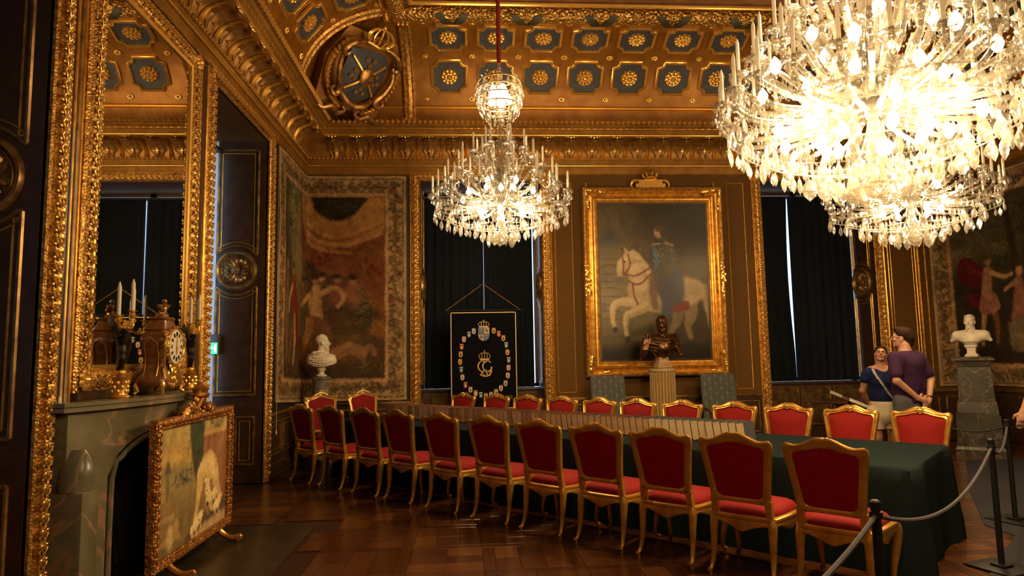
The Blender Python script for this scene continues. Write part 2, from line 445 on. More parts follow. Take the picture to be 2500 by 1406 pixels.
def reveal(fn, mw, parent, low_narrow=False):
    """panelling of one side of a niche; fn(u,v,d): u depth into the niche, v height, d off the surface"""
    b = MB(); cu, cz = .395, 2.81
    b.prism([(.02,0),(.66,0),(.66,NT),(.02,NT)], -.003, .006, fn); base = b.build('niche_lining', PANELM, parent, smooth=False, mw=mw)
    for u0,u1,z0,z1,kind in ((.125,.655,3.03,4.48,'b'),(.125,.655,1.14,2.58,'t'),(.125,.36 if low_narrow else .655,.24,.85,'')):
        for ins,r in ((0,.017),(.05,.008)):
            b = MB()
            if kind: pts = concave(u0+ins,u1-ins,z0+ins,z1-ins,cu,cz,.335+ins,kind=='t')
            else: pts = [(u0+ins,z0+ins),(u0+ins,z1-ins),(u1-ins,z1-ins),(u1-ins,z0+ins)]
            outline(b, pts, fn, r, .008); b.build('panel_moulding', MOULD if r>.01 else GOLD, base)
    rosette(fn, cu, cz, .275, base, None)
WHITEP = mat('white_window_paint',(.75,.75,.75),.6)
LEAFP = .088
def carved_leaf():
    b = MB(); h = LEAFP
    for s in (-1,1):
        p = smoothpath([(0,0,-h*.45),(s*.018,-.006,-h*.18),(s*.033,-.006,h*.08),(s*.026,-.012,h*.30),(s*.012,-.010,h*.24)],3)
        b.tube(p,list(np.interp(np.linspace(0,1,len(p)),[0,.35,.7,1],[.004,.011,.009,.005])),6)
        b.ball((s*.040,-.004,-h*.22),(.010,.008,.012),6,4)
    b.ball((0,-.010,h*.02),(.010,.012,.024),6,5)
    return b.build('carved_leaf', GOLDB2, None)
GOLDB2 = mat('leaf_gilding',(.90,.56,.16),.30,.75,noise=(30,3),col2=(.55,.29,.06))
arch_leaf = carved_leaf()
def window(n, mw, a, c, parapet=True):
    root = struct(empty(f'window_{n}')); root.matrix_world = mw
    b = MB(); b.frame(a,c,0,NT, ARCH_PROF, sides='LTR'); b.build('architrave', GOLDC, root, angle=25)
    b = MB(); b.frame(a-.155,c+.155,0,NT+.155,[(0,.0),(0,.03),(.012,.038),(.024,.03),(.024,0)], sides='LTR'); b.build('outer_fillet', GOLD, root)
    reveal(lambda u,v,d:(c-d,u,v), None, root, True); reveal(lambda u,v,d:(a+d,u,v), None, root)
    for k_,(xa,xb) in enumerate(((a-.002,a+.008),(c-.008,c+.002))):
        b = MB(); b.box(xa,xb,.665,.80,1.03,NT); b.build('white_splay', WHITEP, root, smooth=False)
    for sx in (a-.072,c+.072):
        for k in range(int((NT-.06)/LEAFP)): inst(arch_leaf,'carved_leaf',root,T(sx,-.062,.06+(k+.5)*LEAFP))
    for k in range(int((c-a+.14)/LEAFP)): inst(arch_leaf,'carved_leaf',root,T(a-.06+(k+.5)*LEAFP,-.062,NT+.072) @ Matrix.Rotation(PI/2,4,'Y'))
    b = MB(); b.box(a,c,.40,.95,0,1.0); par = b.build('parapet', PANELM, root, smooth=False)
    b = MB(); b.box(a,c,.37,.95,1.0,1.03); b.build('window_sill', PANELM, root, bevel=.008)
    W_ = c-a
    for k in range(3):                        # lattice grilles under the sill
        u0 = a+.12+k*(W_-.24)/3+.05; u1 = a+.12+(k+1)*(W_-.24)/3-.05
        b = MB(); b.frame(u0,u1,.30,.92,[(0,-.40),(0,-.385),(.015,-.372),(.03,-.385),(.03,-.40)]); g = b.build('grille_frame', MOULD, par)
        m_ = MB(); m_.box(u0,u1,.393,.399,.30,.92); m_.build('grille_shadow_board', mat('grille_shade_black',(.006,.005,.004),.9), g, smooth=False)  # solid board coloured near-black to paint in the shade behind the slats
        l = MB(); st = .052
        for s in (1,-1):
            k0 = u0-(.62) if s>0 else u0
            t = k0
            while t < u1+.62:
                # diagonal slat clipped to the panel
                pts = []
                for v in np.linspace(.30,.92,2):
                    pts.append((t + s*(v-.30), v))
                (x0_,v0),(x1_,v1) = pts
                lo, hi = 0., 1.
                dx = x1_-x0_
                ta, tb = (u0-x0_)/dx, (u1-x0_)/dx
                lo = max(lo,min(ta,tb)); hi = min(hi,max(ta,tb))
                if hi-lo > .02:
                    A_ = (x0_+dx*lo, v0+(v1-v0)*lo); B_ = (x0_+dx*hi, v0+(v1-v0)*hi)
                    nx,nz = -(B_[1]-A_[1]),(B_[0]-A_[0]); L = math.hypot(nx,nz); nx*=.008/L; nz*=.008/L
                    l.prism([(A_[0]+nx,A_[1]+nz),(B_[0]+nx,B_[1]+nz),(B_[0]-nx,B_[1]-nz),(A_[0]-nx,A_[1]-nz)], .382+(.004 if s>0 else 0), .387+(.004 if s>0 else 0), lambda u,v,d:(u,d,v))
                t += st
        lo_ = l.build('grille_lattice', MOULD, g, smooth=False); lo_['kind'] = 'stuff'
    # casement and panes
    b = MB(); y0,y1 = .80,.86
    b.box(a,a+.07,y0,y1,1.04,NT); b.box(c-.07,c,y0,y1,1.04,NT); b.box((a+c)/2-.05,(a+c)/2+.05,y0,y1,1.04,NT)
    for z in (1.04,NT-.07): b.box(a,c,y0,y1,z,z+.06)
    b.build('casement', PANELM, root, smooth=False)
    for i in range(2):
        for j,(z0,z1) in enumerate(((1.10,NT-.07),)):
            p = MB(); xa = a+.07+i*((c-a)/2-.02); xb = xa+(c-a)/2-.12
            p.box(xa,xb,.825,.831,z0,z1); p.build('pane', GLASS, root, smooth=False)
    return root
window(1, WB, *WIN_B[0]); window(2, WB, *WIN_B[1]); window(3, WL, *WIN_L[0]); window(4, WL, *WIN_L[1])
arch_leaf_mesh = arch_leaf.data

def curtain(mw, x0, x1, y, z0, z1, label, seed, group='dark window curtains', flare=0):
    """hanging cloth with soft folds; flare pulls one lower corner sideways"""
    rnd = random.Random(seed); b = MB(); n = 60; K = 14; rings = []
    ph = [rnd.uniform(0,6) for _ in range(4)]
    for k in range(K):
        t = k/(K-1); z = z1+(z0-z1)*t; r = []
        for side in (0,1):
            row = []
            for i in range(n+1):
                s = i/n; x = x0+(x1-x0)*s
                x += flare*(math.sin(PI*min(1,t*1.15)))*(s if flare<0 else (1-s))
                d = .018*math.sin(s*46+ph[0]+.6*math.sin(t*2))+.010*math.sin(s*23+ph[1]+t)+.006*math.sin(s*90+ph[2])
                row.append((x, y+d*(.5+.5*t)+(.006 if side else 0), z))
            r += row if side==0 else row[::-1]
        rings.append(r)
    b.loft(rings); o = b.build('curtain', CURT, mw=None, angle=60)
    o.matrix_world = mw; return tag(o, label, 'curtain', group)
YC = .66
# ------------------------------------------------------------------ curtains
curtain(WB, -.79, .275, YC, 1.04, 4.44, 'dark curtain panel behind the black banner, on its tapestry side', 1)
curtain(WB, .285, 1.165, YC, 1.04, 4.44, 'dark curtain panel behind the black banner, on its painting side', 2)
curtain(WB, 5.20, 5.985, YC, 1.04, 4.44, 'dark curtain panel beside the bright slit, on the horse painting side', 3, flare=-.05)
curtain(WB, 6.01, 7.16, YC, 1.04, 4.44, 'dark curtain panel beside the bright slit, on the couple\'s side', 4)
curtain(WL, 7.10, 8.0, YC, 1.04, 4.44, 'dark curtain panel in the niche by the mirror, nearer the mirror', 5)
curtain(WL, 8.0, 8.88, YC, 1.04, 4.44, 'dark curtain panel in the niche by the mirror, nearer the exit sign', 6)
curtain(WL, 2.36, 3.36, YC, 1.04, 4.44, 'dark curtain panel in the niche left of the fireplace, far half', 7)
curtain(WL, 3.36, 4.36, YC, 1.04, 4.44, 'dark curtain panel in the niche left of the fireplace, near half', 8)
RAIL = mat('dark_iron', (.02,.018,.016), .5, .6)
for mw,(a,c),lab in ((WB,WIN_B[0],'behind the black banner'),(WB,WIN_B[1],'behind the talking couple'),(WL,WIN_L[0],'in the niche with the exit sign'),(WL,WIN_L[1],'in the niche left of the fireplace')):
    b = MB(); b.box(a,c,YC-.05,YC+.05,4.44,4.475); o = b.build('curtain_rail', RAIL, smooth=False); o.matrix_world = mw
    tag(o, 'dark flat curtain rail across the window '+lab, 'curtain rail')

# ------------------------------------------------------------------ mouldings on the walls
FLAT = lambda u,v,d:(u,-d,v)
t2 = struct(empty('trim_2')); t2.matrix_world = WB
def panel_rect(root, u0,u1,z0,z1,r=.008,m=None,name='panel_moulding',d=.004):
    b = MB(); outline(b,[(u0,z0),(u0,z1),(u1,z1),(u1,z0)],FLAT,r,d); return b.build(name, m or GOLD, root)
for u0,u1 in ((1.505,1.805),(4.58,4.875)): panel_rect(t2,u0,u1,.96,4.56)
panel_rect(t2,7.45,7.95,.96,4.56,.012); panel_rect(t2,7.50,7.90,1.01,4.51,.006)
b = MB(); b.tube([(8.00,-.01,.05),(8.00,-.01,4.68)],.022,8); b.tube([(8.13,-.01,.9),(8.13,-.01,4.68)],.014,8); b.build('gilt_staff', GOLD, t2)
for x0,x1 in ((XL,-.98),(1.44,5.02),(7.37,XR)):
    b = MB(); b.box(x0,x1,-.035,0,.83,.845); b.box(x0,x1,-.05,0,.845,.875); b.build('dado_rail', MOULD, t2, bevel=.006)
    b = MB(); b.box(x0,x1,-.02,0,.16,.83); w_ = b.build('wainscot', PANELM, t2, smooth=False)
    n = max(1,round((x1-x0)/.85)); st = (x1-x0)/n
    for k in range(n):
        b = MB(); outline(b,[(x0+k*st+.07,.24),(x0+k*st+.07,.75),(x0+(k+1)*st-.07,.75),(x0+(k+1)*st-.07,.24)],lambda u,v,d:(u,-.02-d,v),.012,.004); b.build('panel_moulding', MOULD, w_)
base_b = MB()
for x0,x1 in ((XL,-.98),(1.44,5.02),(7.37,XR)): base_b.box(x0,x1,-.045,0,0,.15); base_b.box(x0,x1,-.055,0,.15,.165)
bb = struct(base_b.build('baseboard_back', PANELM, bevel=.006)); bb.matrix_world = WB
t3 = struct(empty('trim_3')); t3.matrix_world = WL
for x0,x1 in ((9.27,YB),):
    b = MB(); b.box(x0,x1,-.035,0,.83,.845); b.box(x0,x1,-.05,0,.845,.875); b.build('dado_rail', MOULD, t3, bevel=.006)
    b = MB(); b.box(x0,x1,-.02,0,.2,.83); w_ = b.build('wainscot', PANELM, t3, smooth=False)
    for a,c in ((9.30,9.86),(9.95,10.5),(10.6,11.15)):
        for ins,r in ((0,.013),(.06,.007)):
            b = MB(); outline(b,[(a+ins,.30+ins),(a+ins,.74-ins),(c-ins,.74-ins),(c-ins,.30+ins)],lambda u,v,d:(u,-.02-d,v),r,.004); b.build('panel_moulding', MOULD, w_)
b = MB(); b.box(9.25,YB,-.06,0,0,.16); b.box(9.25,YB,-.09,0,0,.05); b.box(6.7,7.0,-.05,0,0,.2); o = struct(b.build('baseboard_left', PANELM, bevel=.006)); o.matrix_world = WL
# dark surround right under the cornice beside the tapestry
b = MB(); b.box(XL,-.99,-.012,0,.88,4.70); b.build('tapestry_backing', mat('black_brown_wood',(.02,.012,.007),.5), t2, smooth=False)
b = MB(); b.box(9.27,YB,-.012,0,.88,4.70); b.build('tapestry_backing', mat('black_brown_wood'), t3, smooth=False)
# chimney-breast pilasters either side of the mirror
b = MB(); b.box(4.55,4.73,-.03,0,0,4.70); b.box(6.66,6.90,-.03,0,0,4.70); b.build('pilaster', PANELM, t3, bevel=.006)
for u in (4.60,4.69,6.70,6.86): 
    b = MB(); b.tube([(u,-.032,.2),(u,-.032,4.66)],.012,8); b.build('pilaster_staff', GOLD, t3)
b = MB(); b.tube([(4.645,-.03,.2),(4.645,-.03,4.66)],.02,8); b.build('pilaster_staff', MOULD, t3)
b = MB(); b.frame(4.55,6.9,4.66,4.70,[(0,0),(0,.04),(.02,.045),(.02,0)]); b.build('head_moulding', MOULD, t3)

# right wall wainscot
t4 = struct(empty('trim_4')); t4.matrix_world = WR
b = MB(); b.box(-YB,-4,-.05,0,.83,.875); b.build('dado_rail', MOULD, t4, bevel=.006)
b = MB(); b.box(-YB,-4,-.02,0,0,.83); w_ = b.build('wainscot', PANELM, t4, smooth=False)
for k in range(8):
    u0 = -YB+.1+k*.88
    b = MB(); outline(b,[(u0,.24),(u0,.75),(u0+.74,.75),(u0+.74,.24)],lambda u,v,d:(u,-.02-d,v),.012,.004); b.build('panel_moulding', MOULD, w_)

# ------------------------------------------------------------------ parquet
PARQ = []
for k,(c1,c2) in enumerate((((.115,.040,.012),(.075,.025,.008)),((.085,.028,.009),(.055,.018,.006)),((.15,.055,.017),(.10,.035,.011)),((.065,.021,.007),(.045,.014,.005)))):
    m = mat(f'oak_parquet_{k}', c1, .24, 0, noise=(7,5), col2=c2, spec=.5, bump=('noise',3,.05,.01)); PARQ.append(m)
    n_ = [n for n in m.node_tree.nodes if n.type=='TEX_NOISE'][0]
    mp = m.node_tree.nodes.new('ShaderNodeMapping'); mp.inputs['Scale'].default_value = (1,9,1)
    tc = [n for n in m.node_tree.nodes if n.type=='TEX_COORD'][0]
    m.node_tree.links.new(tc.outputs['Object'], mp.inputs[0]); m.node_tree.links.new(mp.outputs[0], n_.inputs['Vector'])
pm_cache = {}
def plank_mesh(L,W_,k):
    key = (round(L,3),round(W_,3),k)
    if key not in pm_cache:
        b = MB(); e = .003; g = .0012
        x,y = L/2-g, W_/2-g
        b.add([(-x,-y,-.012),(x,-y,-.012),(x,y,-.012),(-x,y,-.012),(-x,-y,-e*.5),(x,-y,-e*.5),(x,y,-e*.5),(-x,y,-e*.5),(-x+e,-y+e,0),(x-e,-y+e,0),(x-e,y-e,0),(-x+e,y-e,0)],
              [(0,1,5,4),(1,2,6,5),(2,3,7,6),(3,0,4,7),(4,5,9,8),(5,6,10,9),(6,7,11,10),(7,4,8,11),(8,9,10,11)])
        o = b.build('plank', PARQ[k], None, smooth=False); pm_cache[key] = o.data; bpy.data.objects.remove(o)
    return pm_cache[key]
MODU, BW = .68, .095
HEARTH = (-2.72,-1.50,4.36,6.77)
planks = []
ri = random.Random(3)
for iy in range(-2,16):
    for ix in range(-1,19):
        x0 = XL+.1+ix*MODU; y0 = 1.0+iy*MODU
        if y0 > YB: continue
        cell = [(x0+BW/2, y0+MODU/2+BW/2, MODU-BW, BW, 1), (x0+MODU/2, y0+BW/2, MODU, BW, 0)]
        I = MODU-BW; n = 3
        if (ix+iy)%2==0:
            for a in range(3):
                for c in range(2): cell.append((x0+BW+I*(a+.5)/3, y0+BW+I*(c+.5)/2, I/2, I/3, 1))
        else:
            for a in range(2):
                for c in range(3): cell.append((x0+BW+I*(a+.5)/2, y0+BW+I*(c+.5)/3, I/2, I/3, 0))
        for (cx,cy,L,W_,rot) in cell:
            hx,hy = (L/2,W_/2) if not rot else (W_/2,L/2)
            if cx-hx < XL or cx+hx > XR or cy+hy > YB: continue
            if cx+hx*.5 > HEARTH[0] and cx-hx*.98 < HEARTH[1] and cy+hy > HEARTH[2] and cy-hy < HEARTH[3]:
                if cx-hx < HEARTH[1]-.02: continue
            k = ri.choice((0,0,1,1,1,2,3)) if L<MODU*.8 else ri.choice((0,1,1,3))
            vis = cx/max(cy,.1); score = cy
            seen = -.62 < (cx-.067*cy)/max(cy,.1) < .86 and cy > 4.55
            planks.append((0 if seen and cx<2.7-.35*(cy-4) else 1, cy, cx, L, W_, rot, k))
planks.sort()
stuff = [MB() for _ in range(4)]
sf = MB()
for i,(u_,cy,cx,L,W_,rot,k) in enumerate(planks):
    if i < 300:
        o = bpy.data.objects.new('plank', plank_mesh(L,W_,k)); link(o); o.parent = floor; o.location = (cx,cy,0); o.rotation_euler = (0,0,PI/2*rot)
    else:
        hx,hy = (L/2,W_/2) if not rot else (W_/2,L/2); sf.cur = k; g=.0015
        sf.add([(cx-hx+g,cy-hy+g,0),(cx+hx-g,cy-hy+g,0),(cx+hx-g,cy+hy-g,0),(cx-hx+g,cy+hy-g,0)],[(0,1,2,3)])
o = sf.build('further_planks', PARQ, floor, smooth=False); o['kind'] = 'stuff'
b = MB(); b.box(HEARTH[0],HEARTH[1],HEARTH[2],HEARTH[3],-.012,.004)
b.build('hearth_slab', mat('dark_olive_hearthstone',(.045,.036,.02),.3,0,noise=(4,5),col2=(.03,.022,.012)), floor, bevel=.003)
# ------------------------------------------------------------------ chimney: mantel, mirror, clock, candelabra, fire screen
GMARB = mat('green_grey_marble', (.21,.19,.11), .28, 0, noise=(3.2,7), col2=(.12,.105,.06), spec=.5)
def veins(m, col, scale, thr=.06, dist=3.):
    nt = m.node_tree; b = nt.nodes['Principled BSDF']; src = b.inputs['Base Color'].links[0].from_socket
    tc = [n for n in nt.nodes if n.type=='TEX_COORD'][0]
    w_ = nt.nodes.new('ShaderNodeTexNoise'); w_.inputs['Scale'].default_value = scale; w_.inputs['Detail'].default_value = 6; w_.inputs['Distortion'].default_value = dist
    nt.links.new(tc.outputs['Object'], w_.inputs['Vector'])
    s = nt.nodes.new('ShaderNodeMath'); s.operation='SUBTRACT'; s.inputs[1].default_value=.5; nt.links.new(w_.outputs[0],s.inputs[0])
    a = nt.nodes.new('ShaderNodeMath'); a.operation='ABSOLUTE'; nt.links.new(s.outputs[0],a.inputs[0])
    r = nt.nodes.new('ShaderNodeMapRange'); r.inputs[1].default_value=0; r.inputs[2].default_value=thr; r.inputs[3].default_value=1; r.inputs[4].default_value=0; nt.links.new(a.outputs[0],r.inputs[0])
    mx = nt.nodes.new('ShaderNodeMix'); mx.data_type='RGBA'; nt.links.new(r.outputs[0],mx.inputs[0]); nt.links.new(src,mx.inputs[6]); mx.inputs[7].default_value=(*col,1)
    nt.links.new(mx.outputs[2], b.inputs['Base Color'])
veins(GMARB, (.36,.20,.12), 1.1, .03)
fp = thing('fireplace', 'green-grey marble fireplace with an arched black opening under the tall gilt mirror', 'fireplace', (XL,5.56,0), PI/2)
# local: x along the wall, -y into the room
HW, MZ = 1.08, 1.345
def bow(x): return .12+.255*math.cos(x/HW*PI/2)**.8 if abs(x)<HW else .12
xs = np.linspace(-HW,HW,25)
def slab(b, z0, z1, grow):
    top = [(x*(1+grow/HW), -bow(x)-grow) for x in xs]; poly = [(-HW-grow,0)]+top+[(HW+grow,0)]
    b.prism(poly, z0, z1, lambda u,v,d:(u,v,d))
b = MB(); slab(b, MZ-.025, MZ, .03); slab(b, MZ-.045, MZ-.025, .018); slab(b, MZ-.06, MZ-.045, .03); b.build('mantel_shelf', GMARB, fp, angle=30)
# front with basket-arch opening
def arch(n=18):
    w_, zt, zs = .70, 1.08, .80
    pts = [(-w_,0),(-w_,zs)]
    for k in range(1,n):
        t = k/n; x = -w_+2*w_*t
        e = 1-abs(2*t-1)**2.6; pts.append((x, zs+(zt-zs)*e**.55))
    pts += [(w_,zs),(w_,0)]; return pts
A_ = arch()
b = MB(); top = MZ-.06
oo = HW-.04
outer = [(-oo,0),(-oo,.8)]+[(-oo,.8+(top-.8)*k/4) for k in (1,2,3,4)]+[(-oo+2*oo*k/10,top) for k in range(1,10)]+[(oo,.8+(top-.8)*k/4) for k in (4,3,2,1)]+[(oo,.8),(oo,0)]
front = []; inn = []
rings = []
for off,shr in ((0,1.0),(-.03,.985)):
    pass
def fpt(u,v,extra): return (u, -bow(u)*.92-extra*0+ (0), v)
rA = [fpt(u,v,0) for u,v in outer]; rB = [fpt(u*1.05,min(v*1.03,1.13),0) for u,v in A_]; rC = [(u,-bow(u)*.92+.05,v) for u,v in A_]; rD = [(u,-.005,v) for u,v in A_]
b.loft([rA,rB,rC,rD], closed=False)
for s in (-1,1):   # outer flanks
    x = s*(HW-.04); y0 = -bow(x)*.92
    b.add([(x,y0,0),(x,0,0),(x,0,top),(x,y0,top),(x,y0,.8)],[(0,1,2,3,4)])
b.build('chimneypiece', GMARB, fp, angle=30)
for s in (-1,1):   # scrolled jambs
    j = MB(); x = s*(HW-.10)
    j.box(x-.10,x+.10,-.27,-.04,0,.78); j.box(x-.12,x+.12,-.29,-.04,0,.10)
    o = j.build('jamb', GMARB, fp, bevel=.02)
    c = MB(); rings = []
    for k in range(9):
        t = k/8; z = .78+.26*t; d = .27+.02*math.sin(t*PI)-.05*t**2; w_ = .10*(1-.75*t**2)
        rings.append([(x+w_*math.cos(a),-.16-(d-.16)*max(0,math.sin(a)) if math.sin(a)>0 else -.16+.10*abs(math.sin(a)),z) for a in np.linspace(0,2*PI,14)[:-1]])
    c.loft(rings); c.build('scroll', GMARB, o)
b = MB(); SOOT = mat('sooty_firebox', (.012,.010,.009), .9, noise=(6,4), col2=(.02,.016,.013))
b.box(-.71,.71,-.05,-.004,0,1.12); b.build('firebox', SOOT, fp, smooth=False)
b = MB(); b.tube([(-.5,-.20,.16),(0,-.26,.18),(.5,-.20,.16)],.014,8); 
for s in (-1,1): b.tube([(s*.5,-.20,.16),(s*.5,-.18,.005)],.014,8); b.tube([(s*.48,-.20,.16),(s*.42,-.12,.42)],.010,8)
b.build('fire_dog', RAIL, fp)
b = MB(); b.tube(smoothpath([(u*.98,-bow(u)*.92+.008,v) for u,v in A_],2),.02,8); b.build('arch_moulding', GMARB, fp)

# mirror
mir = thing('mirror', 'tall mirror in a carved gilt frame above the marble fireplace', 'mirror', (XL,5.68,0), PI/2)
MI0, MI1, MZ0, MZ1 = -.80, .735, 1.575, 4.47
b = MB(); b.box(MI0-.15,MI1+.15,-.03,-.001,1.36,4.62); b.box(MI0-.19,MI1+.19,-.09,-.001,MZ+.003,1.40); b.build('back_board', PANELM, mir, smooth=False)
MIRR = mat('silvered_glass', (.80,.78,.72), .015, 1.0)
b = MB(); b.box(MI0,MI1,-.045,-.035,MZ0,MZ1); b.build('mirror_glass', MIRR, mir, smooth=False)
b = MB(); b.frame(MI0,MI1,MZ0,MZ1,[(-.01,.03),(-.01,.05),(.01,.062),(.035,.055),(.045,.075),(.09,.095),(.135,.085),(.15,.06),(.165,.07),(.185,.055),(.185,.0)]); b.build('frame', GOLDC, mir, angle=25)
b = MB(); b.frame(MI0,MI1,MZ0,MZ1,[(-.012,.045),(-.012,.06),(.012,.068),(.022,.06),(.022,.045)]); b.build('inner_fillet', GOLDB, mir)
for s0 in (MI0-.1,MI1+.1):
    for z0 in (MZ0-.09,MZ1+.09):
        b = MB()
        for k in range(7): a=2*PI*k/7; b.ball((s0+.05*math.cos(a),-.09,z0+.05*math.sin(a)),(.03,.02,.03),6,4)
        b.ball((s0,-.10,z0),.03,7,5); b.build('corner_rosette', GOLDB, mir)

for sx in (MI0-.095,MI1+.095):
    for k in range(33): inst(arch_leaf,'carved_leaf',mir,T(sx,-.092,MZ0-.0+(k+.5)*LEAFP))
for sz in (MZ0-.095,MZ1+.095):
    for k in range(16): inst(arch_leaf,'carved_leaf',mir,T(MI0+.03+(k+.5)*LEAFP,-.092,sz) @ Matrix.Rotation(PI/2,4,'Y'))
bpy.data.objects.remove(arch_leaf)
# clock -----------------------------------------------------------------
TORT = mat('red_brown_boulle', (.17,.052,.018), .28, .1, noise=(26,4), col2=(.30,.13,.035), spec=.6)
BLACK = mat('black_enamel', (.012,.010,.009), .25)
CKX, CKY = -2.485, 5.545
ck = thing('mantel_clock', 'red-brown inlaid bracket clock with a white dial, on the mantel between the candelabra', 'clock', (CKX,CKY,MZ), PI/2)
def ckr(hw, hd, z, n=24):           # rounded-box ring
    out = []
    for i in range(n):
        a = 2*PI*i/n; c,s = math.cos(a),math.sin(a); e=.32
        out.append((hw*math.copysign(abs(c)**e,c), hd*math.copysign(abs(s)**e,s), z))
    return out
b = MB(); b.loft([ckr(w_,d,z) for w_,d,z in ((.175,.10,.055),(.19,.115,.075),(.195,.12,.10),(.185,.112,.13),(.155,.095,.17),(.135,.085,.21),(.13,.082,.25),(.14,.088,.30),(.158,.098,.36),(.168,.104,.41),(.165,.102,.45),(.145,.09,.485),(.125,.08,.505))]); b.build('case', TORT, ck, angle=40)
b = MB(); b.loft([ckr(w_,d,z) for w_,d,z in ((.13,.085,.50),(.14,.09,.515),(.13,.085,.525),(.11,.072,.56),(.10,.066,.585),(.115,.075,.60),(.10,.062,.615))]); b.build('hood', TORT, ck, angle=40)
for sx in (-1,1):                          # gilt feet
    for sy in (-1,1):
        b = MB(); b.tube(smoothpath([(sx*.15,sy*.085,.11),(sx*.175,sy*.10,.07),(sx*.165,sy*.095,.03),(sx*.185,sy*.11,.012)],4),[.02]*9+[.012]*4,7); b.build('foot', GOLDB, ck)
b = MB()                                   # dial
DZ,DY = .375,-.112
def dial(r,a,d): return (r*math.cos(a), DY-d, DZ+1.12*r*math.sin(a))
b.loft([[dial(r,2*PI*i/32,d) for i in range(32)] for r,d in ((.125,-.02),(.125,.006),(.118,.012),(.0,.014))], cap0=False, cap1=False)
di = b.build('dial', mat('ivory_dial',(.82,.75,.58),.4), ck)
for k in range(12):
    a = 2*PI*k/12; b = MB()
    for da in ((-.05,.05) if k%3 else (-.09,0,.09)):
        p0 = dial(.075,a+da*1.3,.0145); p1 = dial(.105,a+da,.0145)
        b.tube([p0,p1],.0035,5)
    b.build('hour_mark', BLACK, di)
b = MB(); b.tube([dial(0,0,.018),dial(.085,PI/2+.02,.018)],[.006,.002],6); b.tube([dial(0,0,.02),dial(.06,-PI/2-.1,.02)],[.007,.003],6); b.ball(dial(0,0,.018),.011,7,5); b.build('hands', GOLD, di)
b = MB(); b.tube([dial(.13,2*PI*i/28,.0) for i in range(28)],.013,7,loop=True)
for k in range(14): a=2*PI*k/14; b.ball(dial(.142,a,0),.012+.006*(k%2),6,4)
b.build('bezel', GOLDC, ck)
b = MB()                                   # gilt mounts: front drapery below the dial, side scrolls
rr = random.Random(5)
for k in range(34):
    t = rr.random(); z = .06+.17*t; x = rr.uniform(-.09,.09)*(1-.5*t); b.ball((x,-.095-.02*rr.random(),z),(.014+.01*rr.random(),.010,.02*rr.random()+.012),6,4)
for s in (-1,1):
    b.tube(smoothpath([(s*.14,-.105,.47),(s*.165,-.115,.42),(s*.172,-.112,.36),(s*.15,-.10,.28),(s*.135,-.09,.2),(s*.16,-.105,.12)],4),.011,6)
    for k in range(8): b.ball((s*(.13+.04*rr.random()),-.11,.44+.05*rr.random()),.014,6,4)
b.build('gilt_mounts', GOLDB, ck)
for s in (-1,1):                            # side inlay lines
    b = MB(); b.tube([(s*.172,.05,.14),(s*.14,.05,.22),(s*.14,.05,.30),(s*.172,.05,.40),(s*.172,.0,.44),(s*.172,-.05,.40),(s*.14,-.05,.30),(s*.14,-.05,.22),(s*.172,-.05,.14)],.004,5); b.build('inlay_line', GOLD, ck)
b = MB()                                    # bronze statuette on the hood
b.loft([ckr(.05,.04,.615,12),ckr(.04,.035,.64,12)]); b.tube(smoothpath([(-.01,0,.63),(.0,-.01,.68),(.015,-.005,.72)],4),[.03]*3+[.026]*3+[.02]*3,8); b.ball((.015,-.01,.745),.02,8,6)
b.tube([(.0,0,.71),(.05,-.02,.69),(.07,-.03,.72)],.010,6); b.tube([(-.0,0,.66),(.06,.0,.655),(.08,-.01,.63)],.014,6)
for k in range(6): b.ball((rr.uniform(-.05,.03),rr.uniform(-.02,.02),rr.uniform(.66,.76)),.02,6,4)
b.build('statuette', mat('gilt_bronze_dark',(.30,.15,.05),.35,.7), ck)

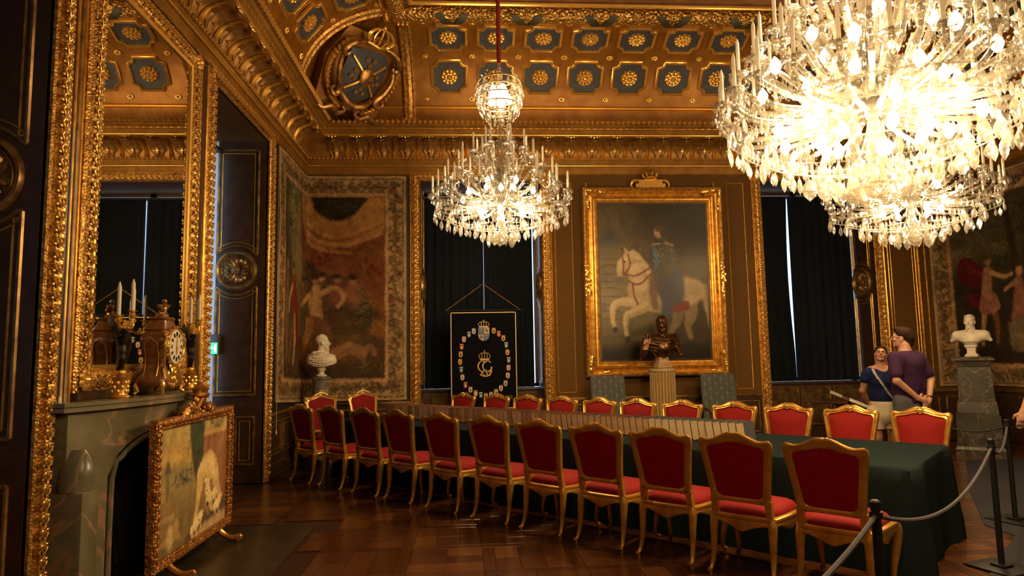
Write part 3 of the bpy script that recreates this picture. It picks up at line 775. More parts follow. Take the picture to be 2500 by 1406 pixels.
# candelabra ---------------------------------------------------------------
BRONZE = mat('black_bronze', (.022,.017,.013), .35, .7)
WAX = mat('ivory_wax', (.83,.76,.62), .5)
def candelabrum(loc, rz, label):
    c = thing('candelabrum', label, 'candelabrum', loc, rz, 'pair of candelabra on the mantel')
    b = MB(); b.lathe([(.0,0),(.062,0),(.066,.012),(.062,.02),(.052,.026),(.05,.035),(.05,.13),(.054,.14),(.056,.15),(.05,.155),(.035,.16),(.04,.175),(.036,.195),(.022,.205),(0,.205)],20); b.build('base', GOLD, c)
    b = MB()
    for k in range(18): a=2*PI*k/6+(k//6)*.5; b.ball((.05*math.cos(a),.05*math.sin(a),.05+.03*(k//6)),(.014,.014,.018),6,4)
    b.build('base_relief', GOLDB, c)
    b = MB()                                # winged figure
    b.tube(smoothpath([(.0,.01,.20),(-.005,0,.27),(0,0,.33),(.005,.005,.40),(.0,.0,.45)],4),[.026]*4+[.030]*4+[.034]*4+[.04]*4+[.02],9)
    b.ball((.0,-.01,.485),(.026,.028,.032),9,7)
    b.tube(smoothpath([(.035,0,.44),(.07,-.02,.47),(.085,-.02,.53)],4),.012,6); b.tube(smoothpath([(-.035,0,.44),(-.06,-.03,.47),(-.05,-.03,.53)],4),.012,6)
    b.build('figure', BRONZE, c)
    for s in (-1,1):
        w_ = MB(); rings = []
        for k in range(8):
            t = k/7; cx = s*(.03+.11*math.sin(t*1.5)); z = .43+.20*t-.22*max(0,t-.6); wd = .05*math.sin(PI*(.15+.8*t))
            rings.append([(cx,.02+.05*t-.006,z-wd),(cx+s*.012,.02+.05*t,z),(cx,.02+.05*t-.006,z+wd),(cx-s*.006,.02+.05*t+.008,z)])
        w_.loft(rings); w_.build('wing', BRONZE, c)
    for k,(dx,dy,z) in enumerate(((-.215,-.02,.555),(.0,-.06,.60),(.215,-.02,.575))):
        a = MB(); a.tube(smoothpath([(dx*.25,-.02,.53),(dx*.55,dy*.7,.50),(dx*.9,dy,.52),(dx,dy,z-.03)],5),.010,7)
        for q in range(4): a.ball((dx*.4+.02*math.cos(q*1.6),-.03,.525+.02*math.sin(q*1.6)),.014,6,4)
        arm = a.build('arm', GOLDB, c)
        u = MB(); u.lathe([(.006,-.03),(.020,-.02),(.024,0),(.014,.006),(.018,.02),(.034,.026),(.036,.03),(.012,.032)],14,(dx,dy,z)); u.build('candle_cup', GOLDB, arm)
        w_ = MB(); w_.lathe([(.0135,.03),(.0135,.225),(.011,.235),(.004,.262),(0,.264)],12,(dx,dy,z)); w_.build('candle', WAX, arm)
    return c
candelabrum((-2.50,4.97,MZ), PI/2+.25, 'gilt and black winged candelabrum with three candles, left of the red-brown clock')
candelabrum((-2.50,6.17,MZ), PI/2+.25, 'gilt and black winged candelabrum with three candles, by the window niche')

# small exit sign in the niche ----------------------------------------------
ex = thing('exit_sign', 'small green lit exit sign on the dark niche panelling', 'sign', (-3.36,9.03,1.80))
b = MB(); b.box(-.05,.05,-.015,.06,-.12,.15); b.build('housing', mat('grey_plastic',(.08,.08,.08),.5), ex, bevel=.004)
EXG = mat_emit('lit_exit_green', (.05,.75,.28), 2.2); EXW = mat_emit('lit_exit_white', (.75,1,.85), 3)
b = MB(); b.box(-.047,.047,-.019,-.0155,-.11,.04); b.build('green_panel', EXG, ex, smooth=False)
b = MB(); b.box(.005,.03,-.0225,-.0195,-.09,.02); b.build('door_symbol', EXW, ex, smooth=False)
b = MB(); b.prism([(-.036,-.03),(-.016,-.008),(-.016,-.022),(.0,-.022),(.0,-.038),(-.016,-.038),(-.016,-.052)],.0195,.0225,FLAT); b.build('arrow_symbol', EXW, ex, smooth=False)
# ------------------------------------------------------------------ table, chairs, books
TA = math.radians(45); T1 = Vector((-math.sin(TA),math.cos(TA),0)); T2 = Vector((math.cos(TA),math.sin(TA),0))
def st(s,t,z=0): return T1*s + T2*t + Vector((0,0,z))
TZ = .76
CLOTH = mat('dark_green_baize', (.016,.024,.023), .95, 0, noise=(180,2), col2=(.012,.018,.018), spec=.02)
S0,S1,TT0,TT1 = 1.03, 8.05, 5.43, 6.88
tc_ = st((S0+S1)/2,(TT0+TT1)/2); LH,WH = (S1-S0)/2,(TT1-TT0)/2
tb = thing('conference_table', 'long table under the dark green cloth between the two rows of red chairs', 'table', tc_, TA+PI/2)   # local x along T1
b = MB(); b.box(-LH+.03,LH-.03,-WH+.03,WH-.03,TZ-.05,TZ-.006); b.build('tabletop', PANELM, tb, smooth=False)
for sx in (-1,0,1):
    for sy in (-1,1):
        b = MB(); b.lathe([(.04,0),(.05,.05),(.035,.1),(.045,.5),(.05,TZ-.05)],12,(sx*(LH-.2),sy*(WH-.2),0)); b.build('leg', PANELM, tb)
b = MB(); N = 240; rings = []
def rrect(lh,wh,r,k):
    """point k/N round a rounded rectangle"""
    per = [2*(lh-r),PI/2*r,2*(wh-r),PI/2*r]*2; tot = sum(per); d = tot*k/N; out = None
    segs = [((-lh+r,-wh),(1,0)),((lh-r,-wh+r),-PI/2),((lh,-wh+r),(0,1)),((lh-r,wh-r),0),((lh-r,wh),(-1,0)),((-lh+r,wh-r),PI/2),((-lh,wh-r),(0,-1)),((-lh+r,-wh+r),PI)]
    for (p,q),L in zip(segs,per):
        if d <= L:
            if isinstance(q,tuple): return p[0]+q[0]*d,p[1]+q[1]*d,{(1,0):(0,-1),(0,1):(1,0),(-1,0):(0,1),(0,-1):(-1,0)}[q]
            a = q+d/r; return p[0]+r*math.cos(a),p[1]+r*math.sin(a),(math.cos(a),math.sin(a))
        d -= L
    return -lh+r,-wh,(0,-1)
for z,flare,amp in ((TZ,-.012,0),(TZ-.003,0,0),(TZ-.02,.006,.0),(TZ-.12,.008,.003),(TZ-.3,.012,.005),(TZ-.5,.016,.006),(.15,.020,.007),(.001,.022,.008)):
    r = []
    for k in range(N):
        x,y,n = rrect(LH,WH,.03,k); f = flare+amp*(math.sin(k*.83)+.6*math.sin(k*.37+1)+.5*math.sin(k*1.7+2))
        cor = 1+3.5*max(0,1-(abs(abs(x)-LH)+abs(abs(y)-WH))/.35); f = (flare*cor if flare>0 else flare)+amp*(math.sin(k*.83)+.6*math.sin(k*.37+1)+.5*math.sin(k*1.7+2))
        r.append((x+n[0]*f,y+n[1]*f,z))
    rings.append(r)
b.loft(rings[::-1], cap0=False, cap1=True)
cl = b.build('tablecloth', CLOTH, angle=50); cl.matrix_world = T(*tc_) @ RZ(TA+PI/2)
tag(cl, 'dark green floor-length cloth covering the long table', 'tablecloth')

# ---- chair
VELV = mat('red_velvet', (.235,.007,.004), .8, 0, noise=(40,2), col2=(.215,.006,.004), spec=.25, sheen=.08)
BACKF = mat('dark_red_woven_back', (.31,.005,.012), .85, 0, noise=(30,2), col2=(.25,.004,.010), spec=.1, bump=('weave',110,.25,.004))
CGOLD = mat('chair_gilding', (.72,.39,.065), .33, .7, noise=(11,3), col2=(.52,.26,.04))
CGOLDB = mat('chair_carved_gilding', (.92,.62,.22), .30, .65, noise=(30,3), col2=(.60,.33,.09))
def resample(pts, n):
    P = [Vector((a,c)) for a,c in pts]; P.append(P[0]); L = [0]
    for i in range(len(P)-1): L.append(L[-1]+(P[i+1]-P[i]).length)
    out = []; j = 0
    for k in range(n):
        d = L[-1]*k/n
        while L[j+1] < d: j += 1
        t = (d-L[j])/max(1e-9,L[j+1]-L[j]); out.append(P[j].lerp(P[j+1],t))
    return out
def mirror_loop(half): return half + [(-x,z) for x,z in reversed(half) if abs(x)>1e-6]
def chair(name, label, group, fancy=False):
    c = thing(name, label, 'chair', group=group)
    H = 1.10 if fancy else 1.0
    yb = lambda z: -.235-max(0,(z-.43))*.17-.03*max(0,z-.8)
    oh = [(0,.525),(.10,.525),(.175,.522),(.213,.54),(.219,.60),(.229,.68),(.243,.78),(.258,.87),(.268,.925),(.266,.957),(.252,.976),(.230,.980),(.205,.972),(.17,.974),(.13,.988),(.09,1.008),(.055,1.022),(.022,1.027),(0,1.021)]
    ih = [(0,.560),(.08,.560),(.135,.562),(.165,.585),(.173,.64),(.183,.71),(.194,.79),(.204,.86),(.207,.900),(.196,.920),(.16,.928),(.11,.938),(.06,.953),(.025,.958),(0,.958)]
    up = lambda L: [(x, z if z<.53 else .53+(z-.53)*(1.14 if fancy else 1)) for x,z in L]
    oh, ih = up(oh), up(ih)
    def dens(h): return [(p.x,p.y) for p in smoothpath([(x,z,0) for x,z in h],4)]
    NN = 72
    O = resample(mirror_loop(dens(oh)),NN); I = resample(mirror_loop(dens(ih)),NN)
    sec = [(0,-.012),(0,.012),(.18,.026),(.42,.020),(.62,.030),(.85,.026),(1,.010),(1,-.014),(.8,-.022),(.3,-.022)]
    b = MB(); rings = []
    for o_,i_ in zip(O,I):
        r = []
        for s,d in sec: p = i_.lerp(o_,s); r.append((p.x, yb(p.y)+d, p.y))
        rings.append(r)
    b.loft(rings, loop=True)
    for s in (-1,1):
        rings = []
        for z,w_ in ((.39,.026),(.44,.024),(.50,.022),(.55,.024)):
            x = s*(.196); rings.append([(x-w_,yb(z)-.022,z),(x+w_,yb(z)-.022,z),(x+w_,yb(z)+.024,z),(x-w_,yb(z)+.024,z)])
        b.loft(rings)
    b.build('back_frame', CGOLD if not fancy else CGOLDB, c, angle=40)
    ctr = Vector((0,.76 if not fancy else .80))
    for nm,m,d0,bul in (('back_cushion',VELV,.008,.040),('back_panel',BACKF,-.010,-.006)):
        b = MB(); vs = [(0,yb(ctr.y)+d0+bul,ctr.y)]; fs = []; K = 6
        for k in range(1,K+1):
            q = k/K
            for i_ in I: p = ctr.lerp(i_,q*1.01); vs.append((p.x, yb(p.y)+d0+bul*(1-q**3), p.y))
        for i in range(NN):
            j = (i+1)%NN; fs.append((0,1+i,1+j))
            for k in range(K-1): a=1+k*NN; fs.append((a+i,a+NN+i,a+NN+j,a+j))
        b.add(vs,fs); b.build(nm, m, c, angle=80)
    # seat rail with scalloped apron
    FW, BWd, FY, BY = .260,.216,.255,-.245
    def apron(n=20): 
        out = []
        for k in range(n+1):
            t = k/n; s = abs(2*t-1); z = .362-.020*math.cos(s*PI*1.0)-.018*math.exp(-((s)/.22)**2)-.05*max(0,s-.72)**1.3*2.2
            if s>.985: z = .30
            out.append((t,z))
        return out
    b = MB()
    for (x0,y0),(x1,y1) in (((-FW,FY),(FW,FY)),((FW,FY),(BWd,BY)),((BWd,BY),(-BWd,BY)),((-BWd,BY),(-FW,FY))):
        d = Vector((x1-x0,y1-y0)); L = d.length; d /= L; nrm = Vector((d.y,-d.x)) ; cen = Vector(((x0+x1)/2,(y0+y1)/2))
        if nrm.dot(cen) < 0: nrm = -nrm
        bow_ = .02 if abs(y0-y1)<.01 and y0>0 else .008
        def fn(u,v,dd): 
            t = u/L; o_ = bow_*math.sin(PI*t)
            return (x0+d.x*u+nrm.x*(dd+o_), y0+d.y*u+nrm.y*(dd+o_), v)
        ap = apron(); n = len(ap)
        rings = [[fn(t*L,z,-.02),fn(t*L,z,.012),fn(t*L,z+.012,.018),fn(t*L,.405,.012),fn(t*L,.415,.022),fn(t*L,.43,.022),fn(t*L,.436,.01),fn(t*L,.436,-.02)] for t,z in ap]
        b.loft(rings)
    b.build('seat_rail', CGOLD, c, angle=40)
    b = MB(); rings = []
    def seat_out(q,z):
        pts = []
        for k in range(48):
            a = 2*PI*k/48; cx,sy = math.cos(a),math.sin(a); e=.42
            u = math.copysign(abs(cx)**e,cx); v = math.copysign(abs(sy)**e,sy)
            wy = (v+1)/2; hw = BWd+(FW-BWd)*wy
            pts.append((u*hw*q, (BY+(FY-BY)*wy)*q+.005*(1-q)+.02*max(0,v)*q*(1-abs(u)*.5), z))
        return pts
    for q,z in ((.97,.425),(1.0,.44),(.985,.462),(.93,.482),(.82,.497),(.62,.509),(.35,.515),(.05,.517)): rings.append(seat_out(q,z))
    b.loft(rings); b.build('seat_cushion', VELV, c, angle=80)
    for s in (-1,1):
        b = MB(); p = smoothpath([(s*.243,.236,.42),(s*.258,.252,.365),(s*.252,.246,.27),(s*.236,.230,.15),(s*.228,.224,.075),(s*.233,.230,.04),(s*.246,.242,.026),(s*.252,.248,.040)],4)
        rd = list(np.interp(np.linspace(0,1,len(p)),[0,.14,.3,.5,.62,.72,.86,1],[.036,.038,.030,.0195,.016,.017,.020,.012])); b.tube(p,rd,8)
        b.lathe([(0,0),(.014,0),(.016,.012),(.012,.03)],8,(s*.244,.238,0)); b.build('leg', CGOLD, c, angle=60)
        b = MB(); p = smoothpath([(s*.205,-.232,.42),(s*.212,-.245,.365),(s*.213,-.255,.27),(s*.214,-.268,.15),(s*.219,-.292,.075),(s*.223,-.312,.045),(s*.226,-.328,.036),(s*.226,-.332,.052)],4)
        rd = list(np.interp(np.linspace(0,1,len(p)),[0,.14,.3,.5,.62,.72,.86,1],[.034,.034,.027,.019,.016,.016,.018,.012])); b.tube(p,rd,8)
        b.lathe([(0,0),(.012,0),(.014,.012),(.011,.03)],8,(s*.224,-.318,0)); b.build('leg', CGOLD, c, angle=60)
    # carving on the front of the crest, ears and front apron
    cz = up([(0,.992)])[0][1]; b = MB(); yc = yb(cz)+.026
    b.ball((0,yc,cz),(.032,.016,.026),9,6)
    for k in range(7): a=2*PI*k/7+.2; b.ball((.030*math.cos(a),yc+.004,cz+.026*math.sin(a)),(.014,.010,.012),6,4)
    for s in (-1,1):
        b.tube(smoothpath([(s*.035,yc,cz-.004),(s*.08,yc-.002,cz-.012),(s*.12,yc,cz-.03),(s*.15,yc-.002,cz-.036)],4),[.010]*8+[.006]*5,6)
        ez = up([(0,.945)])[0][1]
        e_ = MB(); e_.tube(smoothpath([(s*.225,yb(ez)+.024,ez+.022),(s*.245,yb(ez)+.026,ez+.008),(s*.240,yb(ez)+.026,ez-.03),(s*.228,yb(ez)+.024,ez-.06)],4),[.006]*4+[.011]*5+[.005]*4,6); e_.build('ear_leaf', CGOLDB, c)
    b.tube([(-.15,yc-.012,cz-.034),(0,yc-.012,cz-.004),(.15,yc-.012,cz-.034)],.006,5)
    b.build('crest_carving', CGOLDB, c)
    b = MB()
    for y0,x0 in ((FY+.03,0),):
        for k in range(7): a = PI*k/6; b.ball((.05*math.cos(a),y0,.385-.028*math.sin(a)),(.018,.010,.016),6,4)
    b.build('apron_carving', CGOLDB, c)
    if fancy:
        b = MB()
        for k in range(9):
            t = k/8*2-1; b.ball((t*.10,yc+.006,cz+.03-.03*t*t),(.020,.018,.018),7,5)
        for k in range(6): a=2*PI*k/6; b.ball((.025*math.cos(a),yc,cz+.045+.022*math.sin(a)),(.016,.014,.016),6,4)
        b.build('crest_shell', CGOLDB, c)
        for s in (-1,1):
            b = MB()
            for k in range(5): b.ball((s*(.255+.008*math.sin(k*2)),yb(1.0)+.012,.98+.02*k-.03),(.018,.020,.016),7,5)
            b.build('ear_carving', CGOLDB, c)
    return c
ORD = ['first','second','third','fourth','fifth','sixth','seventh','eighth','ninth','tenth','eleventh']
near = [(7.84,4.72),(7.20,4.735),(6.50,4.73),(5.90,4.74),(5.18,4.72),(4.49,4.71),(3.85,4.70),(3.22,4.68),(2.61,4.67),(2.00,4.64),(1.385,4.64)]
far  = [(7.50,7.36),(6.80,7.38),(6.20,7.41),(5.585,7.43),(4.985,7.45),(4.40,7.47),(3.80,7.49),(3.17,7.52),(2.58,7.54),(1.97,7.56),(1.35,7.60)]
far = [(s+max(0,7.56-t)*.85,max(t,7.56)) for s,t in far]
G = 'gilt red chairs around the long table'
proto_c = chair('gilt_chair', 'x', G)
rj = random.Random(11)
first = True
for lst,side,rz,sg in ((near,'fireplace',TA-PI/2,1),(far,'window',TA+PI/2,-1)):
    for i,(s,t) in enumerate(lst):
        o = proto_c if first else copy_tree(proto_c); first = False
        a = rz+rj.uniform(-.02,.02); o.location = st(s,t+sg*.345); o.rotation_euler = (0,0,a)
        n = 10-i
        o['label'] = f'gilt red chair on the {side} side of the table, {ORD[n]} from the rope barrier'
        o['group'] = G
fc = chair('gilt_crested_chair', 'gilt red chair with shell crest at the table head, nearer the left bust', 'carved chairs at the table head', True)
fc.location = (-2.00,9.97,0); fc.rotation_euler = (0,0,PI+TA-.04)
f2 = copy_tree(fc); f2['label'] = 'gilt red chair with shell crest at the table head, nearer the black banner'
f2.location = (-1.47,10.46,0); f2.rotation_euler = (0,0,PI+TA-.08)

# ---- books: a long leaning row of volumes in slipcases
BK = {'brown': mat('red_brown_leather',(.14,.045,.022),.5,noise=(25,3),col2=(.09,.028,.014)), 'grey': mat('slate_grey_board',(.055,.055,.058),.7,noise=(25,3),col2=(.042,.042,.046)), 'black': mat('black_board',(.02,.02,.02),.6)}
PG = {'cream': mat('cream_page_edges',(.80,.60,.34),.8,noise=(12,3),col2=(.70,.50,.27)), 'tan': mat('tan_page_edges',(.66,.42,.21),.8,noise=(12,3),col2=(.52,.30,.14)), 'rust': mat('rust_page_edges',(.46,.24,.12),.8,noise=(12,3),col2=(.36,.17,.08))}
def book(th, h, dp, ck, pk):
    """local x = thickness along the row, -y = fore-edge (faces the fireplace side)"""
    c = empty('book'); b = MB(); e = .0028
    b.box(-th/2,-th/2+e,0,dp,0,h); b.box(th/2-e,th/2,0,dp,0,h); b.box(-th/2,th/2,0,dp,h-e,h); b.box(-th/2,th/2,dp-e,dp,0,h); b.box(-th/2,th/2,0,dp,0,e)
    b.build('slipcase', BK[ck], c, smooth=False)
    p = MB(); n = 5; x = th/2-e*1.2; pro = [(-x,-.003),(x,-.003),(x,dp-.01),(-x,dp-.01)]
    p.prism(pro, e*1.2, h-e*1.5, lambda u,v,d:(u,v,d)); p.build('page_block', PG[pk], c, smooth=False)
    return c
bp = {}
rb = random.Random(21); s = 2.44; i = 0
lean = math.radians(8)
nb = 0
while s < 7.60:
    if s < 3.35: ck,pk,th,h = 'grey','cream',.072,.185
    elif s < 4.7: ck,pk,th,h = ('black' if rb.random()<.12 else 'brown'),'tan',rb.choice((.066,.07,.074)),rb.choice((.18,.185,.19))
    elif s < 6.0: ck,pk,th,h = 'brown',rb.choice(('tan','tan','rust')),rb.choice((.066,.07,.074)),.185
    else: ck,pk,th,h = 'brown',rb.choice(('tan','rust')),rb.choice((.066,.072)),.18
    key = (ck,pk,th,h)
    o = copy_tree(bp[key]) if key in bp else book(th,h,.235,ck,pk)
    bp.setdefault(key,o)
    s += th/2/math.cos(lean)
    t = 5.98-.0*(s-2.4)+rb.uniform(-.006,.006)
    # lean away from the open end: rotate about the row-perpendicular axis
    base = st(s,t,TZ+.001+.001*0)
    o.matrix_world = T(*base) @ RZ(TA-PI/2) @ T(0,0,math.sin(lean)*th/2) @ Matrix.Rotation(-lean,4,'Y')
    if nb == 0: ngrey = 0
    ngrey += ck == 'grey'; n_th = (nb if ck=='grey' else nb-ngrey)+1; nth = f'{n_th}'+('th' if 10<n_th%100<14 else {1:'st',2:'nd',3:'rd'}.get(n_th%10,'th'))
    look = {'grey':f'cream-paged book in a slate grey slipcase, {nth} from the bare end of the table','black':f'tan-paged book in a black slipcase, {nth} in the row after the grey slipcases','brown':('tan-edged' if pk=='tan' else 'rust-edged')+f' book in a red-brown slipcase, {nth} in the row after the grey slipcases'}[ck]
    tag(o, look, 'book', 'volumes in a long row on the table')
    s += th/2/math.cos(lean)+.003; nb += 1
    last_book = o
# ------------------------------------------------------------------ chandeliers
def crystal_mat(name, tr, tint):
    m = bpy.data.materials.new(name); m.use_nodes = True; nt = m.node_tree; nt.nodes.clear()
    N_ = nt.nodes.new; L = nt.links.new
    t = N_('ShaderNodeBsdfTransparent'); t.inputs[0].default_value = (1,.97,.9,1)
    g = N_('ShaderNodeBsdfGlossy'); g.inputs['Roughness'].default_value = .12; g.inputs['Color'].default_value = (1,.97,.92,1)
    d = N_('ShaderNodeBsdfTranslucent'); d.inputs[0].default_value = (*tint,1)
    d2 = N_('ShaderNodeBsdfDiffuse'); d2.inputs[0].default_value = (*tint,1)
    a = N_('ShaderNodeMixShader'); a.inputs[0].default_value = .45; L(d.outputs[0],a.inputs[1]); L(d2.outputs[0],a.inputs[2])
    b = N_('ShaderNodeMixShader'); b.inputs[0].default_value = .55; L(a.outputs[0],b.inputs[1]); L(g.outputs[0],b.inputs[2])
    lw = N_('ShaderNodeLayerWeight'); lw.inputs['Blend'].default_value = .35
    mr = N_('ShaderNodeMapRange'); mr.inputs[3].default_value = 1-tr; mr.inputs[4].default_value = 1; L(lw.outputs['Facing'],mr.inputs[0])
    c = N_('ShaderNodeMixShader'); L(mr.outputs[0],c.inputs[0]); L(t.outputs[0],c.inputs[1]); L(b.outputs[0],c.inputs[2])
    o = N_('ShaderNodeOutputMaterial'); L(c.outputs[0],o.inputs[0]); MATS[name] = m; return m
CRYS = crystal_mat('cut_crystal', .76, (.33,.32,.29))
CRYSB = crystal_mat('moulded_glass', .68, (.30,.285,.25))
BULB = mat_emit('glowing_bulb', (1,.80,.48), 34)
CANDLE = mat('white_candle_sleeve', (.88,.82,.72), .5)
_n = CANDLE.node_tree; _p = _n.nodes['Principled BSDF']; _tr = _n.nodes.new('ShaderNodeBsdfTranslucent'); _tr.inputs[0].default_value = (.9,.84,.72,1)
_m = _n.nodes.new('ShaderNodeMixShader'); _m.inputs[0].default_value = .35; _n.links.new(_p.outputs[0],_m.inputs[1]); _n.links.new(_tr.outputs[0],_m.inputs[2]); _n.links.new(_m.outputs[0],_n.nodes['Material Output'].inputs[0])
BRASS = mat('chandelier_brass', (.75,.52,.22), .3, .8)
CORD = mat('red_velvet_cord', (.30,.022,.016), .8, 0, noise=(60,2), col2=(.22,.014,.01))
def gem(b, c, r, h, n=6, flat=.55, rot=0):
    """kite-shaped hanging crystal, top at c"""
    x,y,z = c; ca,sa = math.cos(rot),math.sin(rot); vs = [(x,y,z)]
    for q,zz in ((.75,-.30),(1,-.55),(.7,-.78)):
        for i in range(n):
            a = 2*PI*i/n; px,py = r*q*math.cos(a), r*q*flat*math.sin(a)
            vs.append((x+px*ca-py*sa, y+px*sa+py*ca, z+zz*h))
    vs.append((x,y,z-h)); L = len(vs)-1; fs = []
    for i in range(n):
        j=(i+1)%n; fs += [(0,1+i,1+j),(1+i,1+n+i,1+n+j,1+j),(1+n+i,1+2*n+i,1+2*n+j,1+n+j),(L,1+2*n+j,1+2*n+i)]
    b.add(vs,fs)
def octa(b,c,r):
    x,y,z = c; b.add([(x+r,y,z),(x-r,y,z),(x,y+r,z),(x,y-r,z),(x,y,z+r),(x,y,z-r)],[(0,2,4),(2,1,4),(1,3,4),(3,0,4),(2,0,5),(1,2,5),(3,1,5),(0,3,5)])
def chandelier(label, x, y, zb, tiers, rings, sc, hub, top, bulbs, lamps, crown, group, seed):
    """tiers: (radius, cup height, count); rings of pendants: (radius, height, count, length)"""
    rnd = random.Random(seed)
    c = thing('chandelier', label, 'chandelier', (x,y,zb), 0, group)
    b = MB(); b.lathe([(0,0),(.02*sc,.02),(.07*sc,.06),(.09*sc,.11),(.06*sc,.16),(.03*sc,.20),(.06*sc,.28),(.035*sc,.36),(.03*sc,.6*hub),(.07*sc,.72*hub),(.09*sc,.8*hub),(.05*sc,.9*hub),(.028*sc,1.1*hub),(.045*sc,1.25*hub),(.022*sc,1.4*hub),(.022*sc,top-.25),(.05*sc,top-.18),(.03*sc,top-.1),(.012,top),(0,top)],14); b.build('stem', CRYSB, c)
    cord_top = CEIL-zb
    p = MB(); p.tube([(0,0,top-.02),(0,0,(cord_top+top)/2),(0,0,cord_top)],.028*sc,8)
    p.lathe([(.03*sc,-.05),(.06*sc,-.03),(.065*sc,0),(.05*sc,.04),(.028*sc,.06)],10,(0,0,top+.62*(cord_top-top))); p.build('suspension_cord', CORD, c)
    drops = MB(); chains = MB()
    for ti,(R,z,n) in enumerate(tiers):
        z0 = hub*(.55+.12*ti)
        pts = smoothpath([(.05*sc,0,z0+.06),(.22*R,0,z0-.06*sc),(.55*R,0,z0-.10*sc if z0<z else z-.16*sc),(.85*R,0,z-.17*sc),(R*1.0,0,z-.10*sc),(R,0,z-.01)],5)
        am = MB(); am.tube(pts,[.016*sc]*len(pts),6)
        for k in range(0,len(pts),4): am.ball(pts[k],.022*sc,6,4)
        arm0 = None
        ph = rnd.random()
        for i in range(n):
            a = 2*PI*(i+ph)/n
            if arm0 is None:
                arm = am.build('arm', CRYSB, c, mw=RZ(a)); arm0 = arm
                bb_ = MB(); bb_.lathe([(.012,-.015),(.03*sc,-.012),(.058*sc,.004),(.062*sc,.012),(.05*sc,.008),(.02*sc,.006),(.018,.03),(.016,.035)],12,(R,0,z)); bo = bb_.build('drip_pan', CRYSB, arm)
                cd = MB(); L = .25*min(1.12,sc); cd.lathe([(.0135,.02),(.0135,L*.88),(.011,L*.91),(.003,L),(0,L)],8,(R,0,z)); co = cd.build('candle', CANDLE, arm)
            else:
                arm = inst(arm0,'arm',c,RZ(a)); inst(bo,'drip_pan',arm); inst(co,'candle',arm)
            ex_,ey_ = R*math.cos(a),R*math.sin(a)
            for k in range(7):
                q = 2*PI*k/7+a; gem(drops,(ex_+.055*sc*math.cos(q),ey_+.055*sc*math.sin(q),z+.004),.011*sc,.055*sc,5,.6,q)
            # swag of beads to the next arm
            a2 = a+2*PI/n
            for k in range(1,10):
                t = k/10; rr = R*.97; aa = a+(a2-a)*t; octa(chains,(rr*math.cos(aa),rr*math.sin(aa),z-.03-.14*sc*math.sin(PI*t)),.010*sc)
            # rising chain towards the crown
            if i%2==0:
                for k in range(1,16):
                    t = k/16; rr = R*(1-t)**1.2+.05*sc; zz = z+(top-.35-z)*t**1.5*.8-.08*math.sin(PI*t); octa(chains,(rr*math.cos(a),rr*math.sin(a),zz),.011*sc)
    g0 = None
    pc = 0
    for R,z,n,L in rings:
        hoop = MB(); hoop.tube([(R*math.cos(2*PI*i/40),R*math.sin(2*PI*i/40),z) for i in range(40)],.006*sc,5,loop=True); hoop.build('hoop', CRYSB, c)
        key = {}
        for i in range(n):
            a = 2*PI*i/n+rnd.uniform(-.05,.05); LL = L*rnd.choice((.8,1,1,1.25)); kind = rnd.choice((0,1,2))
            kk = (round(LL,3),kind)
            if kk not in key:
                m_ = MB(); w_ = LL*(.30,.36,.20)[kind]; octa(m_,(0,0,-.012*sc),.011*sc); gem(m_,(0,0,-.02*sc),w_,LL,(6,8,6)[kind],(.35,.5,.8)[kind])
                o = m_.build('pendant', CRYS, c, smooth=False); key[kk] = o
            else: o = inst(key[kk],'pendant',c)
            o.matrix_local = T(R*math.cos(a),R*math.sin(a),z) @ RZ(a+PI/2+rnd.uniform(-.4,.4)); pc += 1
        for i in range(n*2):
            a = PI*i/n; gem(drops,((R-.03)*math.cos(a),(R-.03)*math.sin(a),z+.07*sc),.013*sc,.085*sc,5,.6,a)
    if crown:
        cz,cr = crown
        for zz,rr,n,L in ((cz+.44,cr*.7,12,.14),(cz+.40,cr*.95,16,.15),(cz+.30,cr,18,.15),(cz+.20,cr*.92,18,.15),(cz+.10,cr*.8,14,.15),(cz,cr*.55,10,.13)):
            for i in range(n):
                a = 2*PI*i/n; gem(drops,(rr*math.cos(a),rr*math.sin(a),zz),.03,L,6,.5,a)
            hp = MB(); hp.tube([(rr*math.cos(2*PI*i/28),rr*math.sin(2*PI*i/28),zz+.005) for i in range(28)],.009,5,loop=True); hp.build('crown_hoop', BRASS, c)
        for i in range(8):
            a = 2*PI*i/8
            for k in range(10):
                t = k/9; rr = cr*(.2+.8*math.sin(PI*(.25+.6*t))); octa(chains,(rr*math.cos(a),rr*math.sin(a),cz+.5-.5*t),.017)
    o = drops.build('small_drops', CRYS, c, smooth=False); o['kind'] = 'stuff'
    o = chains.build('bead_chains', CRYS, c, smooth=False); o['kind'] = 'stuff'
    b0 = None
    for R,z,n,r in bulbs:
        for i in range(n):
            a = 2*PI*(i+.5*(n%2))/n+z
            if b0 is None or b0[1] != r:
                m_ = MB(); m_.lathe([(0,-1.5*r),(.35*r,-1.35*r),(.9*r,-.5*r),(r,0),(.75*r,.7*r),(.3*r,1.4*r),(0,1.7*r)],10); o = m_.build('bulb', BULB, c); b0 = (o,r)
            else: o = inst(b0[0],'bulb',c)
            o.matrix_local = T(R*math.cos(a),R*math.sin(a),z)
    for R,z,n,wt in lamps:
        for i in range(n):
            a = 2*PI*i/n+.4; l = bpy.data.lights.new('bulb_light','POINT'); l.energy = wt*LAMP_W; l.color = LAMP_RGB; l.shadow_soft_size = .06
            lo = bpy.data.objects.new('bulb_light', l); link(lo); lo.parent = c; lo.location = (R*math.cos(a),R*math.sin(a),z)
    return c
G2 = 'crystal chandeliers'
SM_T = [(.86,.64,16),(.71,.80,14),(.54,1.02,10),(.35,1.20,8),(.18,1.29,4)]
SM_R = [(.84,.42,30,.11),(.68,.34,26,.12),(.52,.28,22,.12),(.34,.24,16,.14),(.17,.20,9,.16),(.05,.14,3,.13)]
